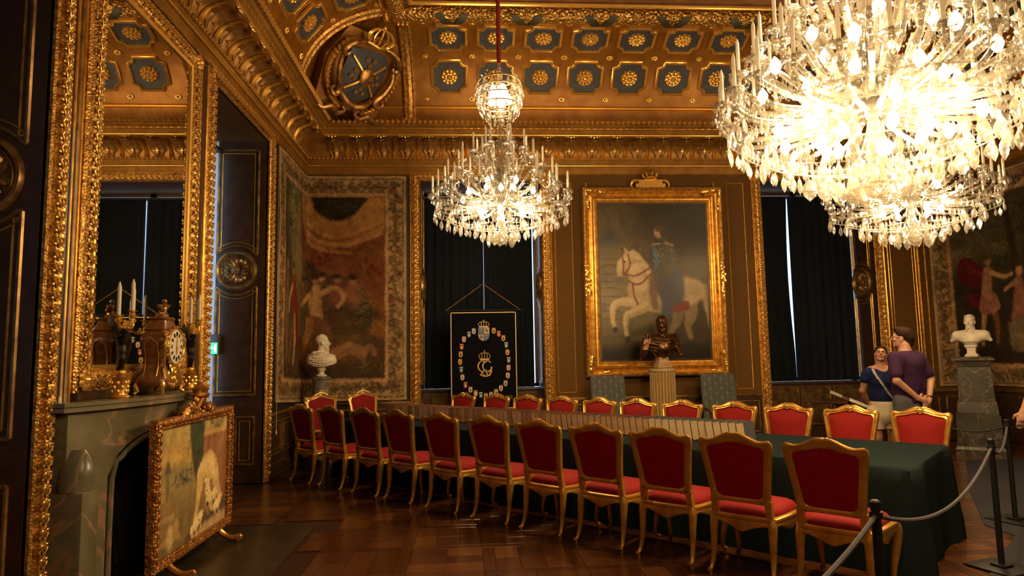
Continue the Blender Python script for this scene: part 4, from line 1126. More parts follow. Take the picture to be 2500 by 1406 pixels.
SM_B = [(.30,.42,6,.032),(.50,.62,7,.032),(.25,.80,4,.032)]
ch1 = chandelier('crystal chandelier on a red cord with a glittering upper crown, hanging before the banner', .43,8.20,2.97, SM_T, SM_R, 1.0, 1.0, 2.40, SM_B+[(.12,1.90,5,.045),(.09,2.02,4,.04)], [(.42,.42,4,30),(.10,1.92,1,42)], (1.72,.29), G2, 1)
chandelier('crystal chandelier hanging near the couple and the right window', 5.30,7.45,2.80, [(r*1.06,z,n) for r,z,n in SM_T], [(r*1.06,z,n,L) for r,z,n,L in SM_R], 1.03, 1.0, 2.40, SM_B+[(.12,1.90,5,.045),(.09,2.02,4,.04)], [(.42,.42,4,30),(.10,1.92,1,42)], (1.72,.29), G2, 2)
chandelier('huge crystal chandelier of many tiers, hung before the two smaller ones', 2.93,4.45,2.70,
    [(1.04,.72,24),(.93,.92,22),(.74,1.16,18),(.53,1.42,14),(.30,1.62,8)],
    [(1.0,.52,40,.12),(.90,.42,36,.13),(.76,.34,30,.14),(.58,.28,26,.15),(.38,.22,18,.16),(.18,.17,9,.18),(.05,.10,3,.14)], 1.18, 1.15, 2.95,
    [(.35,.42,7,.042),(.65,.50,9,.042),(.45,.80,7,.042),(.75,.9,8,.042),(.4,1.2,5,.042)], [(.55,.44,5,56),(.3,1.3,2,22)], (2.2,.36), G2, 3)
# the matching pair over the near half of the hall, behind and above the photographer
for (x_,y_),lab in (((.43,.85),'crystal chandelier over the near half of the hall, on the fireplace side'),((5.30,.85),'crystal chandelier over the near half of the hall, far from the fireplace')):
    c2 = copy_tree(ch1); c2.location = (x_,y_,2.97); c2['label'] = lab
    for o in c2.children:
        if o.type == 'LIGHT': o.data = o.data.copy(); o.data.energy *= .6          # dimmed half of the hall
# ------------------------------------------------------------------ woven and painted pictures: colours laid on a fine grid in code
def lin(c): return np.array([((x/12.92) if x<=.04045 else ((x+.055)/1.055)**2.4) for x in c])
def hexc(h): return tuple(int(h[i:i+2],16)/255 for i in (0,2,4))
class Canvas:
    def __init__(s, W_, H_, nx, ny, seed=1):
        s.W,s.H,s.nx,s.ny = W_,H_,nx,ny; s.r = np.random.RandomState(seed)
        s.U,s.V = np.meshgrid(np.linspace(0,W_,nx),np.linspace(0,H_,ny)); s.C = np.zeros((ny,nx,3)); s.clip = None
    def nz(s, sc, oct_=3):
        out = np.zeros_like(s.U); amp = 1; tot = 0
        for o in range(oct_):
            gx,gy = int(s.W/sc*2**o)+3, int(s.H/sc*2**o)+3; g = s.r.rand(gy,gx)
            x = s.U/s.W*(gx-2); y = s.V/s.H*(gy-2); i = x.astype(int); j = y.astype(int); fx = x-i; fy = y-j
            fx = fx*fx*(3-2*fx); fy = fy*fy*(3-2*fy)
            out += amp*(g[j,i]*(1-fx)*(1-fy)+g[j,i+1]*fx*(1-fy)+g[j+1,i]*(1-fx)*fy+g[j+1,i+1]*fx*fy); tot += amp; amp *= .5
        return out/tot
    def put(s, m, col):
        if s.clip is not None: m = m*s.clip
        col = np.array(col if not isinstance(col,str) else hexc(col)); s.C += (col-s.C)*m[...,None]
    def grad(s, c0, c1, k=None):
        t = s.V/s.H if k is None else k; s.C = np.array(hexc(c0))*(1-t[...,None])+np.array(hexc(c1))*t[...,None]
    def poly(s, pts, col, soft=.012, a=1., smooth=0):
        if smooth: pts = smooth2(list(pts)+[pts[0]], smooth)[:-1]
        P = np.array(pts,float); n = len(P)
        b0 = P.min(0)-soft*2; b1 = P.max(0)+soft*2
        ix = slice(max(0,int(b0[0]/s.W*(s.nx-1))),min(s.nx,int(b1[0]/s.W*(s.nx-1))+2)); iy = slice(max(0,int(b0[1]/s.H*(s.ny-1))),min(s.ny,int(b1[1]/s.H*(s.ny-1))+2))
        u,v = s.U[iy,ix],s.V[iy,ix]
        if u.size == 0: return
        ins = np.zeros(u.shape,bool); d = np.full(u.shape,1e9)
        for i in range(n):
            x0,y0 = P[i]; x1,y1 = P[(i+1)%n]
            cnd = ((y0>v)!=(y1>v)); xi = (x1-x0)*(v-y0)/((y1-y0) if y1!=y0 else 1e-9)+x0; ins ^= cnd&(u<xi)
            L = max((x1-x0)**2+(y1-y0)**2,1e-12); t = np.clip(((u-x0)*(x1-x0)+(v-y0)*(y1-y0))/L,0,1)
            d = np.minimum(d,(u-x0-t*(x1-x0))**2+(v-y0-t*(y1-y0))**2)
        d = np.sqrt(d); d[ins] *= -1; m = np.zeros_like(s.U); m[iy,ix] = np.clip(.5-d/(2*soft),0,1)*a; s.put(m,col)
    def blob(s, cx, cy, rx, ry, col, soft=.35, a=1., rot=0, tex=None):
        c,q = math.cos(rot),math.sin(rot); x = s.U-cx; y = s.V-cy
        e = np.sqrt(((x*c+y*q)/rx)**2+((-x*q+y*c)/ry)**2); m = np.clip((1+soft-e)/(2*soft),0,1)*a
        if tex is not None: m = m*np.clip((tex-.38)*6,0,1)
        s.put(m,col)
    def stroke(s, pts, w_, col, soft=.01, a=1., smooth=4, hi=None):
        pts = smooth2(pts,smooth) if smooth and len(pts)>2 else list(pts)
        n = len(pts); ws = np.interp(np.linspace(0,1,n),np.linspace(0,1,len(w_)),w_) if isinstance(w_,(list,tuple)) else np.full(n,w_)
        P = np.array(pts); b0 = P.min(0)-ws.max()-soft*2; b1 = P.max(0)+ws.max()+soft*2
        ix = slice(max(0,int(b0[0]/s.W*(s.nx-1))),min(s.nx,int(b1[0]/s.W*(s.nx-1))+2)); iy = slice(max(0,int(b0[1]/s.H*(s.ny-1))),min(s.ny,int(b1[1]/s.H*(s.ny-1))+2))
        u,v = s.U[iy,ix],s.V[iy,ix]
        if u.size == 0: return
        d = np.full(u.shape,1e9)
        for i in range(n-1):
            x0,y0 = P[i]; x1,y1 = P[i+1]; L = max((x1-x0)**2+(y1-y0)**2,1e-12); t = np.clip(((u-x0)*(x1-x0)+(v-y0)*(y1-y0))/L,0,1)
            d = np.minimum(d,np.hypot(u-x0-t*(x1-x0),v-y0-t*(y1-y0))-(ws[i]+(ws[i+1]-ws[i])*t))
        m = np.zeros_like(s.U); m[iy,ix] = np.clip(.5-d/(2*soft),0,1)*a; s.put(m,col)
        if hi: s.stroke([(x-ws[0]*.25,y+ws[0]*.2) for x,y in pts],[q*.5 for q in ws],hi,soft*2,.6*a,0)
    def foliage(s, cx, cy, rx, ry, cols, n=60, size=.04):
        for _ in range(n):
            a = s.r.rand()*2*PI; r = math.sqrt(s.r.rand()); x = cx+rx*r*math.cos(a); y = cy+ry*r*math.sin(a); q = size*(.6+.8*s.r.rand()); t = s.r.rand()*PI
            s.stroke([(x-q*math.cos(t),y-q*math.sin(t)),(x+q*math.cos(t),y+q*math.sin(t))],[q*.1,q*.4,q*.1],cols[s.r.randint(len(cols))],.006,.8,0)
    def warp(s, amp, sc, grain=.0):
        dx = (s.nz(sc,3)-.5)*2*amp; dy = (s.nz(sc,3)-.5)*2*amp
        i = np.clip(np.round((s.U+dx)/s.W*(s.nx-1)),0,s.nx-1).astype(int); j = np.clip(np.round((s.V+dy)/s.H*(s.ny-1)),0,s.ny-1).astype(int)
        s.C = s.C[j,i]*(1+grain*(s.r.rand(s.ny,s.nx,1)-.5)*2)*(1+grain*1.5*(s.nz(sc*3,3)-.5)[...,None]*2)
    def mesh(s, name, fn, m, parent=None, thick=.012, light=1.0):
        """fn(u,v,d)->xyz; front sheet, back sheet and rim"""
        nx,ny = s.nx,s.ny; f = [fn(u,v,thick) for u,v in zip(s.U.ravel(),s.V.ravel())]
        i = np.arange(nx*ny).reshape(ny,nx); Q = np.stack([i[:-1,:-1],i[:-1,1:],i[1:,1:],i[1:,:-1]],-1).reshape(-1,4)
        rim = list(i[0,:])+list(i[1:,-1])+list(i[-1,-2::-1])+list(i[-2:0,0]); base = nx*ny
        back = [fn(s.U.flat[k],s.V.flat[k],0) for k in rim]; n = len(rim)
        faces = [tuple(int(x) for x in q) for q in Q]+[(int(rim[k]),int(rim[(k+1)%n]),base+(k+1)%n,base+k) for k in range(n)]
        me = bpy.data.meshes.new(name); me.from_pydata(f+back,[],faces); me.materials.append(m)
        col = np.ones((nx*ny+n,4),np.float32); C = np.clip(s.C,0,1); L = np.where(C<=.04045,C/12.92,((C+.055)/1.055)**2.4)*light
        col[:nx*ny,:3] = L.reshape(-1,3); col[nx*ny:,:3] = L.reshape(-1,3)[rim]
        at = me.color_attributes.new('Col','FLOAT_COLOR','POINT'); at.data.foreach_set('color',col.ravel())
        me.polygons.foreach_set('use_smooth',[True]*len(me.polygons)); me.set_sharp_from_angle(angle=math.radians(40))
        o = bpy.data.objects.new(name,me); link(o)
        if parent: o.parent = parent
        return o
WEAVE = mat_attr('woven_wool', .9, bump=('weave',260,.15,.003), spec=.15)
OILP = mat_attr('oil_paint', .36, bump=('noise',30,.08,.004), spec=.32)

def tap_border(cv_, b0, b1, top_only=False):
    """floral border between margins b0 and b1"""
    W_,H_ = cv_.W,cv_.H; n1 = cv_.nz(.05,3)
    cv_.C[:] = hexc('a2825a'); cv_.put(np.clip((n1-.5)*3,0,1)*.25,'7a5c3c')
    r = cv_.r
    def cluster(x,y,q):
        pal = ['84523c','9a8058','6a5a38','74603c','ad8e62','74443a','5a4c32','9c7a56']
        for _ in range(9):
            cv_.blob(x+r.uniform(-q,q),y+r.uniform(-q,q),q*r.uniform(.16,.4),q*r.uniform(.16,.4),pal[r.randint(len(pal))],.3,.9,r.rand()*3)
        for _ in range(5):
            a = r.rand()*6.28; cv_.stroke([(x,y),(x+q*math.cos(a),y+q*.7*math.sin(a)),(x+q*1.2*math.cos(a+.5),y+q*1.1*math.sin(a+.5))],[.012,.02,.004],['5e4c2c','75603a','4a3c26'][r.randint(3)],.008,.75)
    mid = (b0+b1)/2; q = (b1-b0)*.36
    for y in np.arange(mid,H_-mid,q*1.25):
        for x in (mid,W_-mid): cluster(x,y,q)
    for x in np.arange(mid,W_-mid,q*1.25):
        cluster(x,H_-mid,q); cluster(x,mid,q)
    for m0,c,w_ in ((.02,'b09468',.03),(b0*.9,'3d2c1e',.008),(b1-.02,'b0875c',.035),(b1+.02,'6b4428',.012)):
        cv_.stroke([(m0,m0),(m0,H_-m0),(W_-m0,H_-m0),(W_-m0,m0),(m0,m0)],w_/2,c,.006,1,0)
    cv_.clip = ((cv_.U>b1+.03)&(cv_.U<W_-b1-.03)&(cv_.V>b1+.03)&(cv_.V<H_-b1-.03)).astype(float)
    return cv_
SK,SKD,SKL = 'a47a52','6e4a30','c09a6c'
def left_tapestry():
    W1,W2,z0,z1 = 1.64,1.67,.905,4.685; W_,H_ = W1+W2,z1-z0
    c = Canvas(W_,H_,230,270,4); tap_border(c,.06,.34)
    n = c.nz(.25,4); n2 = c.nz(.06,3)
    c.put(np.ones_like(c.U),'4f3c26'); c.put(np.clip((c.V-1.2)/1.6,0,1),'3c3524'); c.put(np.clip((n-.45)*3,0,1)*.5,'5b4a2e')
    c.blob(1.15,2.6,.35,1.1,'8d7a4c',.6,.8); c.blob(.75,3.1,.25,.7,'8c8358',.7,.7)          # pale sky through trees
    for k in range(3): c.foliage(.55+.18*k,2.7+.3*k,.22,.75,['2c3420','3c4426','55562f','242a1c'],70,.06)
    c.foliage(1.75,2.35,.5,.4,['241f16','302a1c','3a3320','1d1a14'],130,.06); c.foliage(2.2,3.0,.35,.28,['1e1a14','2c281e','3a3526'],60,.05)
    # swagged cloth hung across the upper right
    top = H_-.34
    c.poly([(1.28,top),(1.30,2.5),(1.38,2.15),(1.5,2.35),(1.65,2.35),(1.95,2.12),(2.3,2.05),(2.55,1.95),(2.6,1.75),(2.8,1.5),(2.97,1.42),(2.97,top)],'74462a',.03,1,4)
    c.poly([(1.32,top),(1.38,2.95),(1.62,2.7),(1.95,2.52),(2.3,2.5),(2.65,2.68),(2.97,2.85),(2.97,top)],'9c7042',.03,1,4)
    c.put(np.clip((n2-.52)*6,0,1)*((c.V<2.75)&(c.V>1.4)&(c.U>1.45)&(c.U<3.0)&(c.V>2.9-.35*c.U)).astype(float)*.0,'5a2416')
    for k in range(26):
        t = c.r.rand(); x = 1.6+1.3*t; y = 2.2+.25*math.sin(t*3)+c.r.uniform(-.12,.12)-(.4*max(0,t-.6)*2*c.r.rand()); c.blob(x,y,.05,.03,'5c2516',.4,.75,c.r.rand()*3)
    for p in ([(1.34,3.25),(1.7,2.9),(2.2,2.72),(2.9,3.0)],[(1.34,3.05),(1.75,2.72),(2.25,2.58),(2.9,2.78)],[(1.4,2.9),(1.8,2.55),(2.4,2.45)]): c.stroke(p,[.01,.03,.01],'c08a50',.03,.7); c.stroke([(x,y-.06) for x,y in p],[.01,.02,.01],'6e3a1c',.03,.6)
    c.poly([(1.72,top),(1.80,3.18),(2.05,3.02),(2.35,3.05),(2.55,3.25),(2.6,top)],'2a2418',.03,1,4); c.foliage(2.15,3.25,.35,.15,['3b3a26','1f1c14','4a452c'],60,.05)
    # attendants behind
    for x,y,cl in ((1.45,1.95,'6d4a2c'),(2.15,2.02,'7d4a38'),(2.42,2.0,'8a5a40'),(1.9,2.05,'5c4630')):
        c.blob(x,y-.22,.16,.22,cl,.4); c.blob(x,y,.062,.075,SK,.35); c.blob(x,y+.045,.07,.05,'3a2818',.4)
    # central seated woman and cupid
    c.poly([(1.55,.62),(1.6,1.2),(1.85,1.42),(2.2,1.35),(2.55,1.05),(2.5,.75),(2.2,.6)],'5f4426',.03,1,4); c.poly([(1.95,1.25),(2.1,1.52),(2.45,1.42),(2.55,1.15),(2.2,1.05)],'4e3a22',.03,1,4)
    c.stroke([(1.82,1.86),(1.80,1.62),(1.84,1.38)],[.075,.115,.10],SK,.02,1,4,SKL); c.blob(1.80,2.02,.068,.082,SK,.3); c.blob(1.80,2.07,.08,.055,'4a3018',.35)
    c.stroke([(1.92,1.78),(2.12,1.88),(2.28,1.72),(2.18,1.55)],[.05,.045,.035],SK,.015,1,4,SKL); c.stroke([(1.72,1.76),(1.5,1.62),(1.32,1.55)],[.05,.04,.03],SK,.015,1,4,SKL)
    c.stroke([(1.78,1.32),(1.95,1.22),(2.02,.95),(2.0,.70)],[.09,.08,.05],SKD,.02); c.stroke([(1.70,1.30),(1.66,1.08),(1.52,.86),(1.42,.62)],[.09,.07,.04],'8a5c34',.02)
    c.poly([(1.33,.5),(1.45,1.0),(1.62,1.12),(1.6,.8),(1.45,.42)],'8c5a24',.02,1,3)
    # warrior in red at the left
    c.stroke([(.88,1.95),(.86,1.65),(.90,1.35)],[.06,.12,.11],'7c2a1c',.02,1,4,'983a26'); c.blob(.86,2.06,.062,.075,SK,.3); c.blob(.86,2.13,.075,.05,'5a4a34',.3)
    c.stroke([(.80,1.8),(.64,1.62),(.60,1.38)],[.05,.04,.03],SK,.015,1,4,SKL); c.stroke([(.9,1.32),(.94,1.0),(.88,.6)],[.075,.055,.04],SK,.015,1,4,SKL); c.stroke([(.82,1.32),(.76,1.0),(.66,.62)],[.07,.05,.04],SKD,.015)
    c.poly([(.95,1.9),(1.12,1.5),(1.15,1.0),(1.05,.7),(.98,1.2)],'6b241a',.03,.95,3)
    c.stroke([(.5,2.0),(.48,1.4),(.52,.75)],[.05,.10,.06],'6f5236',.03); c.blob(.5,2.1,.055,.07,SK,.3)
    # hound and flowers
    c.stroke([(2.15,.78),(2.38,.86),(2.58,.78)],[.10,.11,.09],'8a6442',.02,1,4,'a57f58'); c.stroke([(2.6,.8),(2.72,.86),(2.80,.74)],[.06,.06,.03],'8a6442',.015); c.stroke([(2.2,.72),(2.05,.62),(1.95,.55)],[.04,.03,.02],'8a6442',.012); c.stroke([(2.55,.72),(2.68,.58)],[.035,.02],'7a5636',.012,1,0)
    c.foliage(2.7,.55,.22,.09,['5c5a2c','2c2a1a','7a6c3a','1f1c14'],60,.035); c.foliage(2.65,1.55,.2,.35,['1c1b16','4a4a34','6d6a4a'],50,.05)
    c.poly([(2.75,1.35),(2.97,1.30),(2.97,.98),(2.7,1.1)],'8a5a2a',.03,.8)
    c.put(np.clip((.62-c.V)/.3,0,1)*.5,'3a2a18'); c.clip = None
    c.put((n2-.5).clip(0,1)*.35,'2a2016'); c.warp(.020,.04,.13)
    def fn(u,v,d):
        rip = .006*math.sin(v*3+u*5)
        rr = .10                                            # the cloth turns the corner softly
        if u < W1-rr: x,y = XL+.02+d+rip, YB-.02-(W1-u)
        elif u > W1+rr: x,y = XL+.02+(u-W1), YB-.02-d-rip
        else:
            t = (u-(W1-rr))/(2*rr); a = Vector((XL+.02+d,YB-.02-rr)); e = Vector((XL+.02+rr,YB-.02-d)); k = Vector((XL+.02+d,YB-.02-d))
            q = a*(1-t)**2+k*2*t*(1-t)+e*t*t; x,y = q.x,q.y
        return (x,y,z0+v+(.10*(1-u/W1)*(1-v/H_) if u<W1 else 0))
    o = c.mesh('tapestry',fn,WEAVE); return tag(o,'woven tapestry with a swagged orange cloth and seated figures, folded round the corner behind the left bust','tapestry')
tp = left_tapestry(); tp['label'] = 'tapestry with a swagged orange cloth over seated figures, turning the corner by the banner'

def right_tapestry():
    W1,W2,z0,z1 = .88,3.3,.93,4.60; W_,H_ = W1+W2,z1-z0
    c = Canvas(W_,H_,250,230,9); tap_border(c,.05,.36); n = c.nz(.3,4); n2 = c.nz(.07,3)
    c.put(np.ones_like(c.U),'2e281c'); c.put(np.clip((2.6-c.U)/2.2,0,1)*np.clip((c.V-1.6)/.8,0,1),'6f6444'); c.put(np.clip((n-.5)*3,0,1)*.5,'453c28'); c.put(np.clip((1.3-c.V)/.6,0,1)*.8,'38291a')
    for k in range(5): c.foliage(1.5+.35*k,2.75+.1*k,.5,.42,['1d2016','2a2e1e','3d3b24','5a4a26'],90,.06)
    c.foliage(1.1,2.35,.5,.2,['6a6238','4a4a2c','7d7244'],70,.05); c.stroke([(1.75,1.4),(1.72,2.1),(1.62,2.9)],[.10,.08,.05],'33271a',.02); c.foliage(1.35,2.1,.3,.15,['24261a','36351f'],60,.05)
    # running figure with flying red cloak
    c.poly([(1.0,2.05),(.72,2.25),(.52,2.18),(.50,1.85),(.70,1.70),(.95,1.72),(1.08,1.85)],'5c1f1e',.02,1,4); c.poly([(.62,1.62),(.95,1.66),(1.15,1.55),(1.0,1.38),(.70,1.35)],'552021',.02,1,4)
    c.stroke([(.66,2.15),(.86,1.98),(1.02,1.96)],.03,'7a3430',.02,.8)
    c.stroke([(1.10,1.98),(1.06,1.72),(1.02,1.48)],[.09,.12,.11],'9a6a4a',.02,1,4,'b58a66'); c.blob(1.13,2.17,.075,.09,SK,.3); c.blob(1.10,2.24,.09,.06,'4f3a20',.35)
    c.stroke([(1.2,1.95),(1.45,1.85),(1.62,1.88)],[.05,.04,.03],SK,.015,1,4,SKL); c.stroke([(1.0,1.42),(.92,1.1),(.86,.72)],[.09,.06,.04],SK,.015,1,4,SKL); c.stroke([(1.08,1.42),(1.22,1.15),(1.2,.75)],[.09,.06,.04],SKD,.015)
    c.poly([(.88,1.55),(1.22,1.6),(1.3,1.3),(.86,1.25)],'a06a54',.02,1,3)
    for x,y,cl in ((1.75,1.75,'8a5a44'),(2.3,1.5,'6f4a30'),(2.9,1.7,'7a5a3a')):
        c.stroke([(x,y),(x-.03,y-.4),(x-.1,y-.75)],[.08,.14,.16],cl,.03); c.blob(x+.02,y+.16,.07,.085,SK,.3); c.stroke([(x-.05,y),(x-.3,y-.12)],[.05,.03],SK,.015,1,0)
    c.poly([(1.45,1.05),(1.75,1.15),(2.05,.95),(1.9,.65),(1.5,.6)],'7d6a4c',.03,.9,3)
    c.clip = None; c.put((n2-.5).clip(0,1)*.35,'1c1710'); c.warp(.020,.04,.13)
    def fn(u,v,d):
        if u < W1: return (XR-.02-(W1-u), YB-.02-d, z0+v)
        return (XR-.02-d, YB-.02-(u-W1), z0+v)
    o = c.mesh('tapestry',fn,WEAVE); return tag(o,'dark tapestry with a running figure in a red cloak, behind the marble-pillared bust','tapestry')
right_tapestry()

# ---- horseman in a gilt frame
pt = thing('framed_painting','tall oil painting of a rider on a white horse in a wide gilt frame','painting',(3.19,YB,0))
PX0,PX1,PZ0,PZ1 = -.985,.985,1.44,4.21
tilt = math.radians(1.2)
def pfn(u,v,d): 
    h = v-PZ0; return (u, -.05-d-h*math.sin(tilt)*.8, v)
b = MB(); b.frame(PX0,PX1,PZ0,PZ1,[(-.02,0),(-.02,.035),(0,.045),(.02,.03),(.045,.03),(.055,.055),(.075,.07),(.10,.06),(.13,.045),(.15,.06),(.17,.10),(.20,.125),(.225,.11),(.235,.08),(.235,-.02)],pfn); b.build('frame',GOLD,pt,angle=25)
b = MB(); b.frame(PX0,PX1,PZ0,PZ1,[(.165,.09),(.175,.112),(.20,.135),(.225,.118),(.232,.09)],pfn); b.build('carved_border',GOLDC,pt,angle=25)
for sx,sz,nm in ((0,0,0),(1,0,0),(0,1,0),(1,1,0)):
    b = MB(); x = (PX0-.19) if sx==0 else (PX1+.19); z = (PZ0-.19) if sz==0 else (PZ1+.19); rr_ = random.Random(sx*2+sz); dx_,dz_ = (1 if sx==0 else -1),(1 if sz==0 else -1); b.tube([pfn(x+dx_*.38,z,.118),pfn(x,z,.118),pfn(x,z+dz_*.38,.118)],.022,6)
    for k in range(22):
        t = rr_.random()*.36; al = rr_.random()<.5; q = rr_.uniform(.016,.03)
        b.ball(pfn(x+(t if sx==0 else -t)*(1 if al else .15), z+(t if sz==0 else -t)*(.15 if al else 1), .125),(q,q*.8,q),6,4)
    b.build('corner_scroll',GOLDB,pt)
for s in (-1,1):
    b = MB(); rr_ = random.Random(9+s)
    for k in range(26): q = rr_.uniform(.014,.028); b.ball(pfn((PX1+.19)*s+rr_.uniform(-.035,.035),2.85+rr_.uniform(-.3,.3),.12),(q,q*.8,q*1.2),6,4)
    b.build('side_scroll',GOLDB,pt)
b = MB(); b.frame(PX0-.2,PX1+.2,PZ0-.2,PZ1+.2,[(-.25,0),(-.25,.02),(0,.02),(0,0)],pfn); b.build('stretcher',PANELM,pt)
def horse_canvas():
    W_,H_ = PX1-PX0+.02,PZ1-PZ0+.02; c = Canvas(W_,H_,200,280,12); n = c.nz(.5,4); n2 = c.nz(.12,3)
    c.grad('3a3019','2c2617'); c.put(np.clip((n-.45)*3,0,1)*.6,'4a3c22'); c.blob(.35,1.6,.75,.9,'83714a',.8,.75); c.blob(.25,1.05,.6,.5,'8a7a52',.8,.7); c.blob(.9,1.9,.5,.35,'7a6238',.8,.7)
    c.blob(.25,2.35,.4,.3,'5d5330',.9,.6); c.blob(.22,2.15,.18,.13,'2c3034',.7,.7); c.blob(1.5,2.3,.7,.6,'241d12',.9,.8); c.blob(1.85,1.65,.4,.22,'6d5c38',.8,.55); c.put(np.clip((n2-.5)*3,0,1)*.25,'2c2416')
    c.poly([(0,0),(W_,0),(W_,.62),(1.5,.55),(.9,.62),(.4,.45),(0,.42)],'3a3018',.06); c.poly([(0,0),(W_,0),(W_,.3),(1.2,.33),(.5,.25),(0,.22)],'1e1a10',.05); c.poly([(0,.4),(.6,.5),(1.2,.42),(.6,.36),(0,.3)],'4f4222',.04)
    for k in range(9): y = .75+.13*k; c.stroke([(.05,y),(.25,y+.02*math.sin(k*2)),(.45,y-.02)],[.004,.012,.003],'3a3220',.012,.6)
    HC,HD,HL = 'b39c72','7f6a48','cdb88c'
    # tail, hind legs
    c.stroke([(1.72,1.32),(1.86,1.25),(1.95,.95),(1.98,.5)],[.05,.10,.09,.02],'8a744c',.03,.9); c.stroke([(1.78,1.3),(1.88,1.0),(1.95,.6)],[.02,.04,.01],'a58e62',.03,.8)
    c.stroke([(1.55,1.12),(1.62,.85),(1.56,.62),(1.60,.42)],[.20,.12,.06,.045],HD,.02); c.stroke([(1.35,1.05),(1.38,.75),(1.28,.55),(1.30,.36)],[.15,.09,.05,.04],'6f5c3e',.02)
    # trunk, neck
    c.stroke([(.78,1.22),(1.1,1.12),(1.45,1.2),(1.66,1.22)],[.26,.27,.26,.21],HC,.03); c.blob(1.55,1.28,.26,.2,'a08a62',.5,.6); c.stroke([(.75,1.12),(1.1,.92),(1.5,1.0)],[.06,.06,.03],HD,.04,.7)
    c.stroke([(.82,1.30),(.74,1.55),(.62,1.78)],[.27,.20,.12],HC,.02,1,4,HL); c.stroke([(.60,1.80),(.46,1.70),(.42,1.52)],[.12,.10,.065],HC,.015,1,4,HL); c.blob(.42,1.43,.05,.055,'6d5a44',.4); c.blob(.49,1.73,.02,.014,'20180f',.3)
    c.poly([(.50,1.86),(.49,2.0),(.57,1.9)],HC,.012); c.poly([(.42,1.84),(.40,1.96),(.48,1.88)],HD,.012)
    for k in range(12): t = k/11; x = .64+.30*t; y = 1.92-.45*t; c.stroke([(x,y),(x+.10,y-.08),(x+.14,y-.22)],[.02,.03,.006],['d4c097','a18a60','bda67a'][k%3],.02,.8)
    # raised forelegs
    c.stroke([(.72,1.02),(.45,1.05),(.28,.98),(.26,.78),(.28,.62)],[.12,.07,.05,.035,.035],HC,.012,1,4,HL); c.stroke([(.84,.98),(.62,.86),(.50,.80),(.48,.60),(.50,.46)],[.12,.07,.05,.035,.035],'a48e66',.012,1,4,HL); c.blob(.29,.57,.045,.05,'2a2118',.3); c.blob(.51,.41,.045,.05,'2a2118',.3)
    # tack
    for p in ([(.44,1.88),(.47,1.7),(.46,1.52)],[(.56,1.86),(.58,1.66),(.48,1.52)],[(.55,1.40),(.72,1.34),(.95,1.52)],[(.62,1.36),(.64,1.15),(.70,1.0)],[(.47,1.52),(.7,1.5),(.98,1.66)]): c.stroke(p,.014,'7a2a18',.01,.9)
    c.poly([(1.22,1.02),(1.58,1.05),(1.60,.90),(1.30,.86)],'6e1712',.02,.95)
    # rider
    c.stroke([(1.12,1.62),(1.18,1.35),(1.22,1.0),(1.15,.72)],[.16,.17,.11,.07],'3d4048',.03); c.poly([(1.05,1.65),(1.45,1.62),(1.52,1.25),(1.45,1.0),(1.2,1.1),(1.02,1.3)],'373840',.04,.95,3); c.stroke([(1.02,1.5),(.98,1.2),(1.0,.95)],[.09,.08,.05],'5e4632',.03,.8)
    c.stroke([(1.14,1.98),(1.16,1.75),(1.2,1.58)],[.17,.18,.14],'45422f',.02); c.stroke([(1.05,2.02),(.97,1.8),(1.0,1.64)],[.06,.05,.04],'3b3a36',.02); c.stroke([(1.27,2.0),(1.34,1.8),(1.26,1.62)],[.07,.07,.05],'4b4632',.02)
    for k in range(30): c.blob(1.14+c.r.uniform(-.16,.2),1.86+c.r.uniform(-.14,.14),.014,.010,['8a7a3c','6d7250','a08a48'][k%3],.4,.8)
    c.stroke([(1.02,1.95),(1.06,1.75),(1.02,1.62)],.03,'4a6a86',.02,.85); c.stroke([(1.0,2.03),(1.12,2.06)],.022,'9a7a34',.012,.9,0); c.stroke([(1.2,2.06),(1.34,2.02)],.022,'9a7a34',.012,.9,0)
    c.blob(1.10,2.24,.078,.10,'9a7654',.25); c.blob(1.085,2.24,.05,.07,'b08c66',.5); c.blob(1.13,2.31,.09,.06,'4a3620',.35); c.blob(1.16,2.22,.03,.06,'3a2a1a',.4); c.stroke([(1.06,2.26),(1.09,2.262)],.006,'33241a',.006,.9,0); c.stroke([(1.065,2.19),(1.10,2.188)],.006,'6e3a2c',.006,.9,0); c.poly([(1.02,2.12),(1.16,2.12),(1.2,2.06),(1.02,2.06)],'2a2a28',.015)
    c.put((n2-.45).clip(0,1)*.3,'2a2214'); c.warp(.012,.08,.07); return c
cvs = horse_canvas()
cvs.mesh('canvas',lambda u,v,d: pfn(PX0-.01+u,PZ0-.01+v,d),OILP,pt,.012)
# crown cartouche above the frame, with small knobs
b = MB(); b.box(-.26,.26,-.12,-.02,4.46,4.53); b.box(-.21,.21,-.12,-.02,4.53,4.60)
for s in (-1,1): b.tube(smoothpath([(s*.20,-.07,4.60),(s*.30,-.07,4.58),(s*.34,-.07,4.50),(s*.30,-.07,4.47)],4),[.02,.02,.025,.03,.03,.03,.025,.02,.02,.02,.02,.02,.012],7)
b.build('crest_plinth',GOLDB,pt)
b = MB(); cz = 4.60
b.lathe([(.10,0),(.115,.01),(.115,.035),(.10,.045)],20,(0,-.10,cz))
for k in range(8):
    a = 2*PI*k/8; ca,sa = math.cos(a),math.sin(a)
    b.tube(smoothpath([(.108*ca,-.10+.108*sa,cz+.04),(.135*ca,-.10+.135*sa,cz+.10),(.09*ca,-.10+.09*sa,cz+.16),(.015*ca,-.10+.015*sa,cz+.165)],4),.012,6); b.ball((.115*ca,-.10+.115*sa,cz+.07),.018,6,4)
b.ball((0,-.10,cz+.185),.028,8,6); b.box(-.007,.007,-.106,-.094,cz+.21,cz+.255); b.box(-.02,.02,-.106,-.094,cz+.227,cz+.24); b.build('crown',GOLD,pt)
